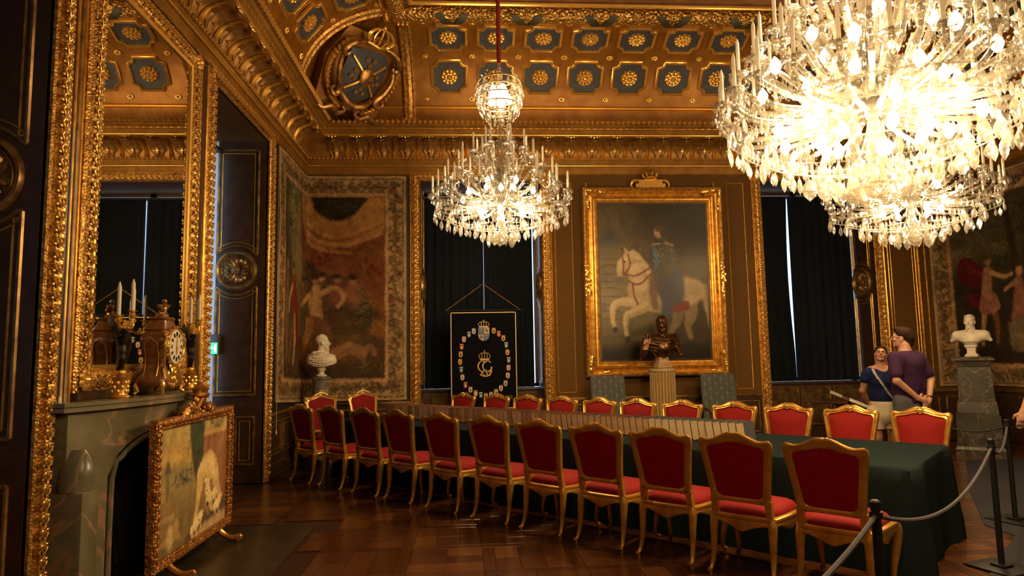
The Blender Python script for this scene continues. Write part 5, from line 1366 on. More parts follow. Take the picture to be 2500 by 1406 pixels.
for s in (-1,1):
    b = MB(); b.lathe([(.012,0),(.018,.02),(.008,.035),(.02,.06),(.008,.085),(.012,.10),(0,.12)],8,(s*1.13,-.06,4.44)); b.build('finial',GOLD,pt)

# ---- black banner with shields
BLK = mat('black_banner_cloth',(.006,.006,.008),.95,spec=.03); BGOLD = mat('gold_embroidery',(.62,.40,.13),.5,.35)
bn = thing('banner','black banner with gold monogram, ring of county shields and the year 2013','banner',(.247,11.01,0))
BW2,BZ0,BZ1 = .555,.72,2.355
b = MB(); rings = []
nx_ = 24
for z in np.linspace(BZ0,BZ1,20):
    rings.append([(-BW2+2*BW2*i/nx_, -.004+.006*math.sin(i*.5+z*2), z) for i in range(nx_+1)]+[(BW2-2*BW2*i/nx_, .004+.006*math.sin((nx_-i)*.5+z*2), z) for i in range(nx_+1)])
b.loft(rings); b.build('cloth',BLK,bn,angle=60)
def bfn(u,v,d): return (u,-.010-d+.0*u,v)
for nm,(x0,x1,z0,z1) in (('border_stripe',(-BW2+.012,-BW2+.026,BZ0,BZ1-.03)),('border_stripe',(BW2-.026,BW2-.012,BZ0,BZ1-.03)),('border_stripe',(-BW2+.012,BW2-.012,BZ1-.044,BZ1-.03)),('border_stripe',(-BW2+.012,BW2-.012,BZ0+.02,BZ0+.034))):
    b = MB(); b.box(x0,x1,-.0135,-.0105,z0,z1); b.build(nm,mat('pale_gold_stripe',(.75,.55,.25),.6),bn,smooth=False)
b = MB(); b.tube([(-.62,0,BZ1),(.62,0,BZ1)],.012,8); b.ball((-.63,0,BZ1),.02,7,5); b.ball((.63,0,BZ1),.02,7,5); b.build('top_rod',RAIL,bn)
b = MB(); b.tube([(-.61,0,BZ1+.01),(0,0,2.80)],.006,6); b.tube([(.61,0,BZ1+.01),(0,0,2.80)],.006,6); b.build('hanging_cord',GOLD,bn)
b = MB(); b.tube([(0,.02,.03),(0,.02,2.88)],.009,8); b.lathe([(0,0),(.18,0),(.18,.015),(.03,.03),(0,.035)],20,(0,.02,0)); b.build('stand_pole',RAIL,bn)
def shield_pts(w_,h_): return [(-w_,h_*.5),(w_,h_*.5),(w_,-h_*.1),(w_*.8,-h_*.32),(w_*.4,-h_*.46),(0,-h_*.5),(-w_*.4,-h_*.46),(-w_*.8,-h_*.32),(-w_,-h_*.1)]
def crown_pts(w_,h_): return [(-w_*.85,0),(w_*.85,0),(w_,h_),(w_*.6,h_*.45),(w_*.35,h_*1.05),(0,h_*.5),(-w_*.35,h_*1.05),(-w_*.6,h_*.45),(-w_,h_)]
SH = {k:mat('shield_'+k,c,.6) for k,c in dict(blue=(.06,.12,.26),gold=(.62,.36,.05),red=(.42,.03,.03),white=(.58,.55,.48),black=(.02,.02,.02)).items()}
cols = [('gold','black'),('red','gold'),('gold','black'),('blue','white'),('gold','red'),('blue','white'),('white','red'),('white','red'),('white','black'),('white','red'),('white','black'),('white','black'),('gold','red'),('blue','white'),('gold','white'),('white','blue'),('red','white'),('white','red'),('blue','gold'),('gold','red'),('gold','black'),('red','white'),('white','red'),('blue','white'),('white','blue')]
sp = [(534,577),(586,610),(634,655),(663,727),(675,802),(686,882),(683,960),(674,1040),(649,1120),(600,1168),(548,1207),(496,1235),(441,1247),(388,1235),(334,1215),(281,1177),(229,1130),(198,1050),(187,972),(176,892),(183,815),(194,737),(219,660),(272,612),(323,577)]
def bpx(x,y): return ((x-425)/ (795-75)*1.13, BZ1-.03-(y-382)/(1250-382)*(2.325-.94))
for (x,y),(c1,c2) in zip(sp,cols):
    u,v = bpx(x,y+8); w_,h_ = .031,.076
    b = MB(); b.prism([(u+p,v+q) for p,q in shield_pts(w_,h_)],.001,.004,bfn); s_ = b.build('county_shield',SH[c1],bn,smooth=False)
    b = MB(); b.prism([(u-.016,v+.012),(u-.004,v+.026),(u+.012,v+.018),(u+.018,v-.002),(u+.008,v-.012),(u+.012,v-.028),(u-.002,v-.018),(u-.014,v-.024),(u-.008,v-.004)],.004,.006,bfn); b.build('charge',SH[c2],s_,smooth=False)
    b = MB(); b.prism([(u+p,v+.042+q) for p,q in crown_pts(w_,.02)],.001,.004,bfn); b.build('shield_crown',SH['gold' if c1!='blue' else 'white'],s_,smooth=False)
u,v = bpx(428,612); b = MB(); b.prism([(u+p,v+q) for p,q in shield_pts(.094,.225)],.001,.004,bfn); big = b.build('greater_arms',SH['blue'],bn,smooth=False)
q1 = MB(); q1.prism([(u+.006,v+.11),(u+.09,v+.11),(u+.09,v+.01),(u+.006,v+.01)],.004,.006,bfn); q1.build('quarter',SH['gold'],big,smooth=False)
q1 = MB(); q1.prism([(u-.09,v-.006),(u-.006,v-.006),(u-.006,v-.108),(u-.04,v-.10),(u-.078,v-.066),(u-.09,v-.02)],.004,.006,bfn); q1.build('quarter',SH['gold'],big,smooth=False)
def lion(cx,cz,m,par):
    l = MB(); l.prism([(cx+p,cz+q) for p,q in [(-.025,.03),(-.005,.04),(.01,.03),(.005,.01),(.025,.015),(.03,.03),(.035,.0),(.02,-.01),(.025,-.04),(.008,-.02),(-.01,-.04),(-.008,-.01),(-.03,-.005),(-.015,.01)]],.006,.008,bfn); l.build('lion',m,par,smooth=False)
lion(u+.045,v+.06,SH['blue'],big); lion(u-.045,v-.05,SH['blue'],big)
for x_,z_ in ((-.06,.085),(-.03,.085),(-.045,.045),(.03,-.03),(.06,-.03),(.045,-.065)):
    k_ = MB(); k_.prism([(u+x_+p,v+z_+q) for p,q in crown_pts(.012,.014)],.004,.006,bfn); k_.build('small_crown',SH['gold'],big,smooth=False)
def royal_crown(u,v,w_,h_,par):
    b = MB(); b.box(u-w_*.82,u+w_*.82,-.0145,-.011,v,v+h_*.16)
    for s in (-1,-.5,0,.5,1):
        b.tube([bfn(u+s*w_*.8,v+h_*.16,.004),bfn(u+s*w_*1.02,v+h_*.42,.004),bfn(u+s*w_*.62,v+h_*.70,.004),bfn(u,v+h_*.74,.004)],.0055,5)
        b.ball(bfn(u+s*w_*.9,v+h_*.30,.004),(.008,.004,.008),6,4)
    b.ball(bfn(u,v+h_*.80,.004),(.012,.005,.012),7,5); b.box(u-.003,u+.003,-.0145,-.011,v+h_*.84,v+h_); b.box(u-.010,u+.010,-.0145,-.011,v+h_*.90,v+h_*.94)
    return b.build('crown',BGOLD,par)
u2,v2 = bpx(428,540); royal_crown(u,v2,.094,.125,bn)
u3,v3 = bpx(432,880); royal_crown(u3,v3,.094,.165,bn)
def letter(txt,size,u,v,m,name,par,ext=.0015,off=.004,font_shear=0):
    cu = bpy.data.curves.new(name,'FONT'); cu.body = txt; cu.size = size; cu.align_x = 'CENTER'; cu.align_y = 'CENTER'; cu.extrude = ext; cu.resolution_u = 4
    o = bpy.data.objects.new(name+'_curve',cu); link(o); bpy.context.view_layer.update()
    me = bpy.data.meshes.new_from_object(o.evaluated_get(bpy.context.evaluated_depsgraph_get())); bpy.data.objects.remove(o)
    me.materials.clear(); me.materials.append(m); ob = bpy.data.objects.new(name,me); link(ob); ob.parent = par
    ob.matrix_local = T(u,-.010-off,v) @ Matrix.Rotation(PI/2,4,'X'); return ob
um,vm = bpx(432,960)
def arc(cu_,cv_,rx,rz,a0,a1,w_,name):
    b = MB(); n = 26; rings = []
    for k in range(n+1):
        a = a0+(a1-a0)*k/n; ww = w_*(.45+.55*abs(math.cos(a))); x,z = cu_+rx*math.cos(a),cv_+rz*math.sin(a); nx2,nz2 = math.cos(a),math.sin(a)
        rings.append([bfn(x-nx2*ww,z-nz2*ww,.001),bfn(x+nx2*ww,z+nz2*ww,.001),bfn(x+nx2*ww,z+nz2*ww,.005),bfn(x-nx2*ww,z-nz2*ww,.005)])
    b.loft(rings); return b.build(name,BGOLD,bn,angle=60)
arc(um-.03,vm+.03,.078,.085,.75,2*PI-.75,.011,'monogram_letter_c'); arc(um+.045,vm+.03,.075,.085,.75,2*PI-.75,.011,'monogram_letter_c')
g_ = MB(); g_.prism([(um+.10,vm+.02),(um+.125,vm+.02),(um+.118,vm-.07),(um+.09,vm-.125),(um+.03,vm-.145),(um-.03,vm-.14),(um-.075,vm-.115),(um-.075,vm-.09),(um-.03,vm-.12),(um+.03,vm-.125),(um+.075,vm-.105),(um+.098,vm-.06)],.001,.005,bfn); g_.build('monogram_letter_g',BGOLD,bn,smooth=False)
letter('XVI',.115,um+.01,vm-.085,BGOLD,'regnal_number',bn,off=.003)
letter('2013',.062,*bpx(682,1262),BGOLD,'year_lettering',bn,off=.003)

# ---- lettering on the dark board below the left tapestry
sg = tag(letter('VNIS·DI·S',.05,-1.28,.895,BGOLD,'woven_inscription',None,.0008,.0),'small pale lettering under the corner of the left tapestry','lettering'); sg.matrix_world = T(-1.22,YB-.0135,.893) @ Matrix.Rotation(PI/2,4,'X')
# ------------------------------------------------------------------ organic shapes: blended solids turned into one skin
class Solid:
    def __init__(s): s.p = []
    def ell(s, c, r, k=.02, neg=False, R=None): s.p.append(('e',Vector(c),r,k,neg,R)); return s
    def cone(s, a, b, ra, rb, k=.02, neg=False): s.p.append(('c',Vector(a),Vector(b),ra,rb,k,neg)); return s
    def path(s, pts, rs, k=.02):
        for i in range(len(pts)-1): s.cone(pts[i],pts[i+1],rs[i],rs[i+1],k)
        return s
    def xf(s, M):
        """the same solid moved by M (uniform scale allowed)"""
        q = Solid(); f = M.to_scale()[0]; R3 = M.to_3x3().normalized()
        for p in s.p:
            if p[0]=='e': q.p.append(('e',M@p[1],tuple(x*f for x in p[2]),p[3]*f,p[4],(R3@p[5]) if p[5] is not None else R3))
            else: q.p.append(('c',M@p[1],M@p[2],p[3]*f,p[4]*f,p[5]*f,p[6]))
        return q
    def __iadd__(s,o): s.p += o.p; return s
    def mesh(s, h, cut=None):
        lo = np.full(3,1e9); hi = -lo
        bb = []
        for p in s.p:
            if p[0]=='e': m = max(p[2]); a = np.array(p[1])-m; b = np.array(p[1])+m; k = p[3]
            else: m = max(p[3],p[4]); a = np.minimum(p[1],p[2])-m; b = np.maximum(p[1],p[2])+m; k = p[5]
            neg = p[4] if p[0]=='e' else p[6]
            if not neg: lo = np.minimum(lo,a); hi = np.maximum(hi,b)
            bb.append((a-k-2*h,b+k+2*h))
        lo -= 3*h; hi += 3*h; n = np.ceil((hi-lo)/h).astype(int)+1; D = np.full(n,1.0,np.float32)
        for p,(a,b) in zip(s.p,bb):
            i0 = np.clip(((a-lo)/h).astype(int),0,n); i1 = np.clip(np.ceil((b-lo)/h).astype(int)+1,0,n)
            if (i1<=i0).any(): continue
            g = np.stack(np.meshgrid(*[lo[d]+h*np.arange(i0[d],i1[d]) for d in range(3)],indexing='ij'),-1)
            if p[0]=='e':
                q = g-np.array(p[1])
                if p[5] is not None: q = q@np.array(p[5])
                r = np.array(p[2]); k0 = np.linalg.norm(q/r,axis=-1); k1 = np.linalg.norm(q/(r*r),axis=-1)+1e-9; d = k0*(k0-1)/k1; k = p[3]; neg = p[4]
            else:
                A = np.array(p[1]); B = np.array(p[2]); ab = B-A; L = max(ab@ab,1e-12); t = np.clip(((g-A)@ab)/L,0,1); d = np.linalg.norm(g-A-t[...,None]*ab,axis=-1)-(p[3]+(p[4]-p[3])*t); k = p[5]; neg = p[6]
            sl = tuple(slice(i0[x],i1[x]) for x in range(3)); E = D[sl]
            if neg: hh = np.maximum(k-np.abs(E+d),0)/k; D[sl] = np.maximum(E,-d)+hh*hh*k*.25
            else: hh = np.maximum(k-np.abs(E-d),0)/k; D[sl] = np.minimum(E,d)-hh*hh*k*.25
        if cut is not None:
            X,Y,Z = np.meshgrid(*[lo[d]+h*np.arange(n[d]) for d in range(3)],indexing='ij'); D = np.maximum(D,cut(X,Y,Z).astype(np.float32))
        S = D<0; c8 = [(i,j,k) for i in (0,1) for j in (0,1) for k in (0,1)]
        def cc(A,o): return A[o[0]:A.shape[0]-1+o[0],o[1]:A.shape[1]-1+o[1],o[2]:A.shape[2]-1+o[2]]
        cnt = sum(cc(S,o).astype(np.int8) for o in c8); act = (cnt>0)&(cnt<8); ids = np.full(act.shape,-1,np.int64); idx = np.argwhere(act); ids[act] = np.arange(len(idx))
        val = np.stack([D[idx[:,0]+o[0],idx[:,1]+o[1],idx[:,2]+o[2]] for o in c8],1); acc = np.zeros((len(idx),3)); w = np.zeros(len(idx))
        for a in range(8):
            for b in range(a+1,8):
                da = np.array(c8[b])-np.array(c8[a])
                if np.abs(da).sum()!=1: continue
                va,vb = val[:,a],val[:,b]; m = (va<0)!=(vb<0); t = np.where(m,va/np.where(m,va-vb,1),0); acc[m] += (np.array(c8[a])+t[:,None]*da)[m]; w[m] += 1
        V = lo+h*(idx+acc/w[:,None]); F = []
        for ax in range(3):
            u,v = [d for d in range(3) if d!=ax]; sh = [slice(None)]*3; s0 = list(sh); s1 = list(sh); s0[ax] = slice(0,-1); s1[ax] = slice(1,None)
            a_,b_ = S[tuple(s0)],S[tuple(s1)]; e = np.argwhere(a_!=b_); ok = (e[:,u]>0)&(e[:,v]>0)&(e[:,u]<n[u]-1)&(e[:,v]<n[v]-1); e = e[ok]
            fl = a_[e[:,0],e[:,1],e[:,2]]
            def cell(du,dv): q = e.copy(); q[:,u] -= du; q[:,v] -= dv; return ids[q[:,0],q[:,1],q[:,2]]
            q = np.stack([cell(1,1),cell(0,1),cell(0,0),cell(1,0)],1); flip = fl if ax!=1 else ~fl
            q[~flip] = q[~flip][:,::-1]; F.append(q)
        return V, np.concatenate(F)
    def build(s, name, m, parent=None, h=.01, cut=None):
        V,F = s.mesh(h,cut); me = bpy.data.meshes.new(name); me.vertices.add(len(V)); me.vertices.foreach_set('co',V.ravel().astype(np.float32))
        F = F[(F>=0).all(1)]; me.loops.add(len(F)*4); me.loops.foreach_set('vertex_index',F.ravel().astype(np.int32)); me.polygons.add(len(F)); me.polygons.foreach_set('loop_start',np.arange(0,len(F)*4,4,dtype=np.int32)); me.polygons.foreach_set('use_smooth',np.ones(len(F),bool))
        me.update(calc_edges=True); me.validate(); me.materials.append(m); o = bpy.data.objects.new(name,me); link(o)
        if parent: o.parent = parent
        return o
def head(beard=0, hair=0, neck=True):
    """a head facing +Y, origin between the ears"""
    s = Solid()
    s.ell((0,-.014,.036),(.075,.096,.087),.02).ell((0,.026,-.005),(.064,.064,.085),.025).cone((0,.040,-.035),(0,.056,-.088),.048,.026,.02)
    for x in (-1,1): s.cone((x*.046,.0,-.035),(x*.030,.045,-.082),.024,.018,.018).ell((x*.043,.066,-.022),(.022,.018,.018),.012)
    s.cone((-.040,.078,.027),(-.010,.086,.023),.010,.011,.006).cone((.040,.078,.027),(.010,.086,.023),.010,.011,.006)
    for x in (-1,1): s.ell((x*.031,.104,.004),(.021,.022,.013),.005,True)
    for x in (-1,1): s.ell((x*.031,.079,.004),(.014,.012,.011),.002)
    s.cone((0,.090,.020),(0,.116,-.020),.0085,.0115,.005); s.ell((-.011,.103,-.026),(.008,.009,.007),.003).ell((.011,.103,-.026),(.008,.009,.007),.003)
    s.cone((-.019,.084,-.051),(.019,.084,-.051),.0065,.0065,.003).cone((-.016,.083,-.062),(.016,.083,-.062),.0075,.0075,.003).ell((0,.070,-.091),(.020,.018,.017),.008)
    for x in (-1,1): s.ell((x*.076,-.008,-.006),(.010,.022,.033),.005).ell((x*.086,-.004,-.004),(.006,.012,.020),.003,True)
    if neck: s.cone((0,-.022,-.05),(0,-.030,-.17),.049,.055,.02)
    if beard:
        for k in range(9):
            a = (k/8-.5)*2.6; s.path([(.062*math.sin(a),.02+.05*math.cos(a),-.055),(.045*math.sin(a),.03+.06*math.cos(a),-.095),(.022*math.sin(a),.045+.04*math.cos(a),-.10-.05*beard*math.cos(a*.7))],[.013,.016,.009],.006)
        for x in (-1,1): s.path([(x*.004,.100,-.040),(x*.024,.094,-.046),(x*.038,.078,-.062)],[.008,.009,.006],.004)
    if hair:
        s.ell((0,-.022,.048),(.080,.098,.083),.012)
        for r_,zz,n_ in ((.066,.074,12),(.050,.104,9),(.024,.122,5)):
            for i in range(n_):
                a = -.35+(PI+.7)*i/(n_-1); s.ell((r_*math.cos(a),-.022+r_*1.15*math.sin(a),zz),(.019,.022,.016),.014)
    return s
def folds(s, rx, ry, rz, cz, n, z0, dz, droop, r=.013, k=.007, sgn=-1):
    """drapery folds laid on the chest ellipsoid"""
    for j in range(n):
        pts = []
        for t in np.linspace(-1,1,9):
            x = t*rx*.93; z = z0-dz*j-droop*(1-t*t)*(.6+.5*j/n)+.02*t*(j%2-.5); q = 1-(x/rx)**2-((z-cz)/rz)**2
            pts.append((x, sgn*ry*math.sqrt(max(q,.02))*1.02, z))
        s.path(pts,[r*.8]+[r*(1+.3*math.sin(i*1.7+j)) for i in range(7)]+[r*.8],k)
MARBLE = mat('cream_white_marble',(.74,.66,.50),.42,0,noise=(6,5),col2=(.66,.58,.43),spec=.4)
# ---- left bust, bearded, draped, looking towards the window wall
lb = thing('marble_bust','white marble bust of a bearded man in drapery, before the left tapestry','bust',(-2.33,10.72,1.325),0)
s_ = Solid(); hm = T(.02,-.01,.528) @ RZ(math.radians(-72)); s_ += head(1.0,1).xf(hm)
s_.ell((0,0,.235),(.235,.13,.125),.04).cone((-.14,0,.275),(.14,0,.275),.075,.075,.05).cone((.0,-.005,.33),(.012,-.012,.45),.062,.050,.035)
folds(s_,.23,.135,.13,.235,6,.335,.026,.085,.009,.008)
s_.path([(-.17,-.05,.335),(-.10,-.09,.37),(-.03,-.08,.385),(.05,-.06,.375)],[.022,.026,.024,.016],.01)
s_.build('figure',MARBLE,lb,.006,lambda X,Y,Z:.150+.9*X*X-Z)
b = MB(); b.lathe([(0,0),(.085,0),(.09,.015),(.075,.025),(.05,.04),(.042,.06),(.05,.085),(.065,.10),(.07,.12),(.06,.145),(0,.15)],24); b.build('socle',MARBLE,lb)
GREYM = mat('grey_streaked_marble',(.20,.17,.12),.35,0,noise=(2.5,6),col2=(.10,.085,.06)); veins(GREYM,(.34,.29,.20),2.0,.03,2.)
pd = thing('round_pedestal','round grey marble pedestal carrying the bearded white bust','pedestal',(-2.33,10.72,0))
b = MB(); b.lathe([(0,.10),(.142,.10),(.138,.30),(.135,1.27),(.145,1.28),(.145,1.32),(0,1.324)],32); b.build('shaft',GREYM,pd,angle=30)
b = MB(); b.lathe([(0,0),(.19,0),(.19,.06),(.165,.08),(.15,.10),(0,.10)],32); b.build('base',GREYM,pd,angle=30)
# ---- right bust
rb_ = thing('marble_bust','cream marble bust of a short-haired young man on the green marble pedestal','bust',(7.62,9.62,1.455),math.radians(-48))
s_ = Solid(); s_ += head(0,0).xf(T(0,.0,.575) @ RZ(PI) @ Matrix.Rotation(math.radians(-4),4,'X')); s_.ell((0,.030,.628),(.079,.088,.070),.012)
for i in range(7): a = PI+PI*i/6; s_.ell((.046*math.cos(a),-.016+.050*math.sin(a),.668),(.024,.022,.016),.012)
s_.ell((0,0,.33),(.25,.12,.105),.04).cone((-.19,0,.365),(.19,0,.365),.066,.066,.045).cone((-.20,0,.33),(-.265,0,.27),.07,.03,.03).cone((.20,0,.33),(.265,0,.27),.07,.03,.03).cone((0,.015,.40),(0,.015,.52),.066,.056,.025)
s_.cone((0,.015,.478),(0,.015,.505),.068,.064,.006).cone((0,-.09,.42),(0,-.115,.27),.008,.008,.006).cone((0,0,.25),(0,0,.16),.14,.06,.04)
for x in (-1,1): s_.path([(x*.015,-.07,.47),(x*.06,-.10,.40),(x*.04,-.118,.30)],[.008,.010,.006],.006)
s_.xf(Matrix.Scale(.92,4)).build('figure',MARBLE,rb_,.006,lambda X,Y,Z:.150+.9*np.abs(X)**1.6*.55-Z)
b = MB(); b.lathe([(0,0),(.115,0),(.12,.02),(.10,.035),(.08,.05),(.075,.09),(.085,.13),(.11,.15),(.115,.175),(0,.18)],4); 
b.v = [( (x*math.cos(PI/4)-y*math.sin(PI/4)), (x*math.sin(PI/4)+y*math.cos(PI/4)), z) for x,y,z in b.v]; b.build('socle',MARBLE,rb_,angle=20)
GRN = mat('dark_green_marble',(.070,.062,.042),.3,0,noise=(3,7),col2=(.035,.030,.020)); veins(GRN,(.17,.13,.085),1.6,.02,3.)
pd2 = thing('square_pedestal','tall dark green marble pedestal under the cream young man\'s bust','pedestal',(7.62,9.62,0),math.radians(-37))
def sq(b,prof): b.loft([[(-w_,-w_,z),(w_,-w_,z),(w_,w_,z),(-w_,w_,z)] for w_,z in prof])
b = MB(); sq(b,[(.235,1.39),(.255,1.40),(.255,1.425),(.24,1.44),(.225,1.453)]); b.build('cap',GRN,pd2,smooth=False)
b = MB(); sq(b,[(.225,.80),(.205,1.30),(.22,1.37),(.225,1.39)]); b.build('shaft',GRN,pd2,smooth=False)
b = MB(); sq(b,[(.255,.60),(.255,.63),(.24,.79),(.228,.80)]); b.build('die',GRN,pd2,smooth=False)
b = MB(); sq(b,[(.31,0),(.31,.10),(.285,.14),(.27,.60)]); b.build('base',GRN,pd2,smooth=False)
# ---- bronze bust on the fluted column
BRZ = mat('brown_bronze',(.13,.062,.026),.30,.75,noise=(8,4),col2=(.07,.032,.014))
bb_ = thing('bronze_bust','dark bronze bust of a bearded man in a cloak, before the horse painting','bust',(3.12,10.62,1.35),math.radians(10))
s_ = Solid(); s_ += head(1.25,1).xf(T(.02,-.02,.705) @ RZ(PI-.15) @ Matrix.Scale(1.1,4)); s_.ell((0,0,.40),(.28,.15,.16),.05).cone((-.22,0,.46),(.22,0,.46),.085,.085,.05).cone((0,0,.50),(.015,-.005,.66),.075,.060,.03)
s_.cone((-.26,-.02,.44),(-.35,-.05,.24),.085,.05,.04).cone((-.30,-.05,.3),(-.39,-.05,.16),.05,.025,.03).cone((.25,0,.42),(.32,-.03,.22),.08,.05,.04).cone((0,-.02,.32),(0,0,.16),.18,.08,.05)
folds(s_,.30,.165,.19,.40,5,.50,.045,.07,.017,.008)
for k in range(5): s_.path([(-.24-.03*k,-.10,.44-.02*k),(-.29-.02*k,-.11,.30),(-.34-.012*k,-.07,.17)],[.010,.014,.008],.006)
for k in range(5): s_.path([(.20+.03*k,-.12+.02*k,.42-.01*k),(.22+.028*k,-.13+.03*k,.30),(.24+.02*k,-.08,.20)],[.010,.013,.008],.006)
for k in range(6): s_.ell((-.03+.012*k,-.150-.004*k,.56-.032*k),(.013,.010,.013),.003)
for x in (-1,1):
    s_.ell((x*.235,-.02,.545),(.07,.085,.022),.008)
    for k in range(6): a = k/5*PI; s_.cone((x*(.235+.06*math.sin(a)),-.02-.08*math.cos(a),.535),(x*(.245+.07*math.sin(a)),-.02-.09*math.cos(a),.49),.010,.008,.004)
s_.build('figure',BRZ,bb_,.007)
STONE = mat('tan_stone_socle',(.42,.27,.12),.5,0,noise=(5,4),col2=(.32,.2,.09))
b = MB(); sq(b,[(.115,0),(.125,.01),(.12,.06),(.095,.09),(.08,.13),(.085,.17),(.06,.19)]); b.build('socle',STONE,bb_,smooth=False)
FL1 = mat('cream_fluting',(.50,.36,.17),.45,0,noise=(8,3),col2=(.42,.29,.13)); FL2 = mat('gilt_flute',(.52,.29,.08),.35,.55)
cl_ = thing('fluted_pedestal','striped cream and gilt fluted column pedestal below the bronze bust','pedestal',(3.12,10.62,0))
b = MB(); n = 24; R0 = .195
pr = []
for i in range(n):
    a0 = 2*PI*i/n
    for q,rr in ((0,1.04),(.28,1.04),(.34,.985),(.42,.955),(.64,.945),(.86,.955),(.94,.985)):
        a = a0+2*PI/n*q; pr.append((math.cos(a)*R0*rr,math.sin(a)*R0*rr))
b.loft([[(x*k,y*k,z) for x,y in pr] for z,k in ((.16,1.06),(.4,1.04),(1.27,1.0),(1.30,1.02))]); b.build('shaft',FL1,cl_,angle=30)
for i in range(n):
    f = MB(); a = 2*PI*(i+.64)/n; f.tube([((R0*k*.955)*math.cos(a),(R0*k*.955)*math.sin(a),z) for z,k in ((.2,1.06),(.4,1.04),(1.27,1.0))],.0125,6); f.build('gilt_flute',FL2,cl_)
b = MB(); b.lathe([(.2,1.295),(.215,1.30),(.22,1.325),(.20,1.335),(.20,1.347),(0,1.349)],32); b.build('cap',FL1,cl_,angle=30)
b = MB(); b.lathe([(0,0),(.27,0),(.27,.06),(.25,.07),(.255,.10),(.24,.13),(.22,.16),(0,.16)],32); b.build('base',FL1,cl_,angle=30)
# ---- blue upholstered armchairs either side of the column
DAM = mat('grey_blue_damask',(.075,.080,.070),.8,0,noise=(30,2),col2=(.062,.066,.058))
def damask(m):
    nt = m.node_tree; p = nt.nodes['Principled BSDF']; src = p.inputs['Base Color'].links[0].from_socket; tc = [q for q in nt.nodes if q.type=='TEX_COORD'][0]
    sx = nt.nodes.new('ShaderNodeSeparateXYZ'); nt.links.new(tc.outputs['Object'],sx.inputs[0])
    def mth(op,a,b_=None):
        q = nt.nodes.new('ShaderNodeMath'); q.operation = op
        for i,v in enumerate((a,b_)):
            if v is None: continue
            if isinstance(v,(int,float)): q.inputs[i].default_value = v
            else: nt.links.new(v,q.inputs[i])
        return q.outputs[0]
    x = mth('MULTIPLY',sx.outputs[0],11.); z = mth('MULTIPLY',sx.outputs[2],6.5); fx = mth('ABSOLUTE',mth('SUBTRACT',mth('FRACT',x),.5)); row = mth('MULTIPLY',mth('FLOOR',x),.5); fz = mth('ABSOLUTE',mth('SUBTRACT',mth('FRACT',mth('ADD',z,row)),.5))
    dm = mth('LESS_THAN',mth('ADD',fx,mth('MULTIPLY',fz,1.1)),.22); ln = mth('LESS_THAN',fx,.035); k = mth('MINIMUM',mth('ADD',mth('MULTIPLY',dm,.8),mth('MULTIPLY',ln,.5)),1.)
    mx = nt.nodes.new('ShaderNodeMix'); mx.data_type = 'RGBA'; nt.links.new(k,mx.inputs[0]); nt.links.new(src,mx.inputs[6]); mx.inputs[7].default_value = (.17,.16,.11,1); nt.links.new(mx.outputs[2],p.inputs['Base Color'])
damask(DAM)
WOODC = mat('turned_walnut',(.10,.042,.016),.35,0,noise=(9,4),col2=(.06,.024,.009))
def armchair(loc,rz,label):
    c = thing('armchair',label,'armchair',loc,rz,'blue armchairs by the column')      # faces -Y
    W_ = .285
    b = MB(); rings = []
    for z,y in ((.42,.25),(.5,.255),(.8,.30),(1.1,.345),(1.225,.362),(1.24,.364)):
        e = .02 if z>1.23 else 0; rings.append([(-W_+e,y-.035,z),(W_-e,y-.035,z),(W_-e,y+.03,z),(-W_+e,y+.03,z)])
    b.loft(rings); b.build('backrest',DAM,c,bevel=.012)
    b = MB(); b.box(-W_,W_,-.28,.24,.36,.46); b.build('seat',DAM,c,bevel=.03)
    for s in (-1,1):
        a = MB(); a.tube(smoothpath([(s*.30,.28,.70),(s*.31,.05,.69),(s*.315,-.18,.68),(s*.315,-.25,.66)],4),.022,8); a.lathe([(0,-.03),(.03,-.02),(.035,.01),(.025,.03),(0,.035)],10,(s*.315,-.25,.67)); a.build('armrest',WOODC,c)
        a = MB(); a.lathe([(.018,.36),(.028,.42),(.016,.48),(.026,.56),(.016,.62),(.02,.66)],10,(s*.315,-.22,0)); a.build('arm_support',WOODC,c)
        for y in (-.24,.22):
            l = MB(); l.lathe([(0,0),(.025,0),(.03,.03),(.016,.06),(.026,.14),(.03,.22),(.018,.27),(.03,.30),(.03,.37)],10,(s*.25,y,0)); l.build('leg',WOODC,c)
    return c
armchair((2.27,10.45,0),.05,'blue patterned tall-backed armchair beside the fluted column, nearer the banner')
armchair((4.08,10.45,0),-.04,'blue patterned tall-backed armchair beside the fluted column, nearer the slit window')

# ------------------------------------------------------------------ people
SKIN = mat('skin',(.56,.30,.19),.5,0,spec=.35); SKINT = mat('tanned_skin',(.44,.22,.13),.5,0,spec=.35)
HAIRB = mat('dark_brown_hair',(.022,.010,.005),.75,0,noise=(60,3),col2=(.035,.016,.008),spec=.15); HAIRK = mat('black_hair',(.008,.006,.005),.7,spec=.15)
def hand(s, w_, d, side, palm, curl=.3, sc=1.0):
    """palm at wrist w_ pointing d, thumb on `side`, five fingers"""
    w_,d,side,palm = Vector(w_),Vector(d).normalized(),Vector(side).normalized(),Vector(palm).normalized()
    s.cone(w_,w_+d*.075*sc,.027*sc,.030*sc,.02)
    s.ell(w_+d*.05*sc,(.032*sc,.032*sc,.032*sc),.02)
    for k,(o,L) in enumerate(((.030,.070),(.010,.080),(-.010,.075),(-.029,.058))):
        a = w_+d*.085*sc+side*o*sc; m = a+(d*math.cos(curl)+palm*math.sin(curl))*L*.5*sc; e = m+(d*math.cos(curl*2.4)+palm*math.sin(curl*2.4))*L*.5*sc
        s.path([a-d*.02*sc,a,m,e],[.011*sc,.0105*sc,.0095*sc,.008*sc],.006)
    t = w_+d*.02*sc+side*.03*sc; s.path([t,t+(d*.5+side*.7+palm*.3).normalized()*.04*sc,t+(d*.9+side*.6+palm*.5).normalized()*.075*sc],[.014*sc,.012*sc,.009*sc],.01)
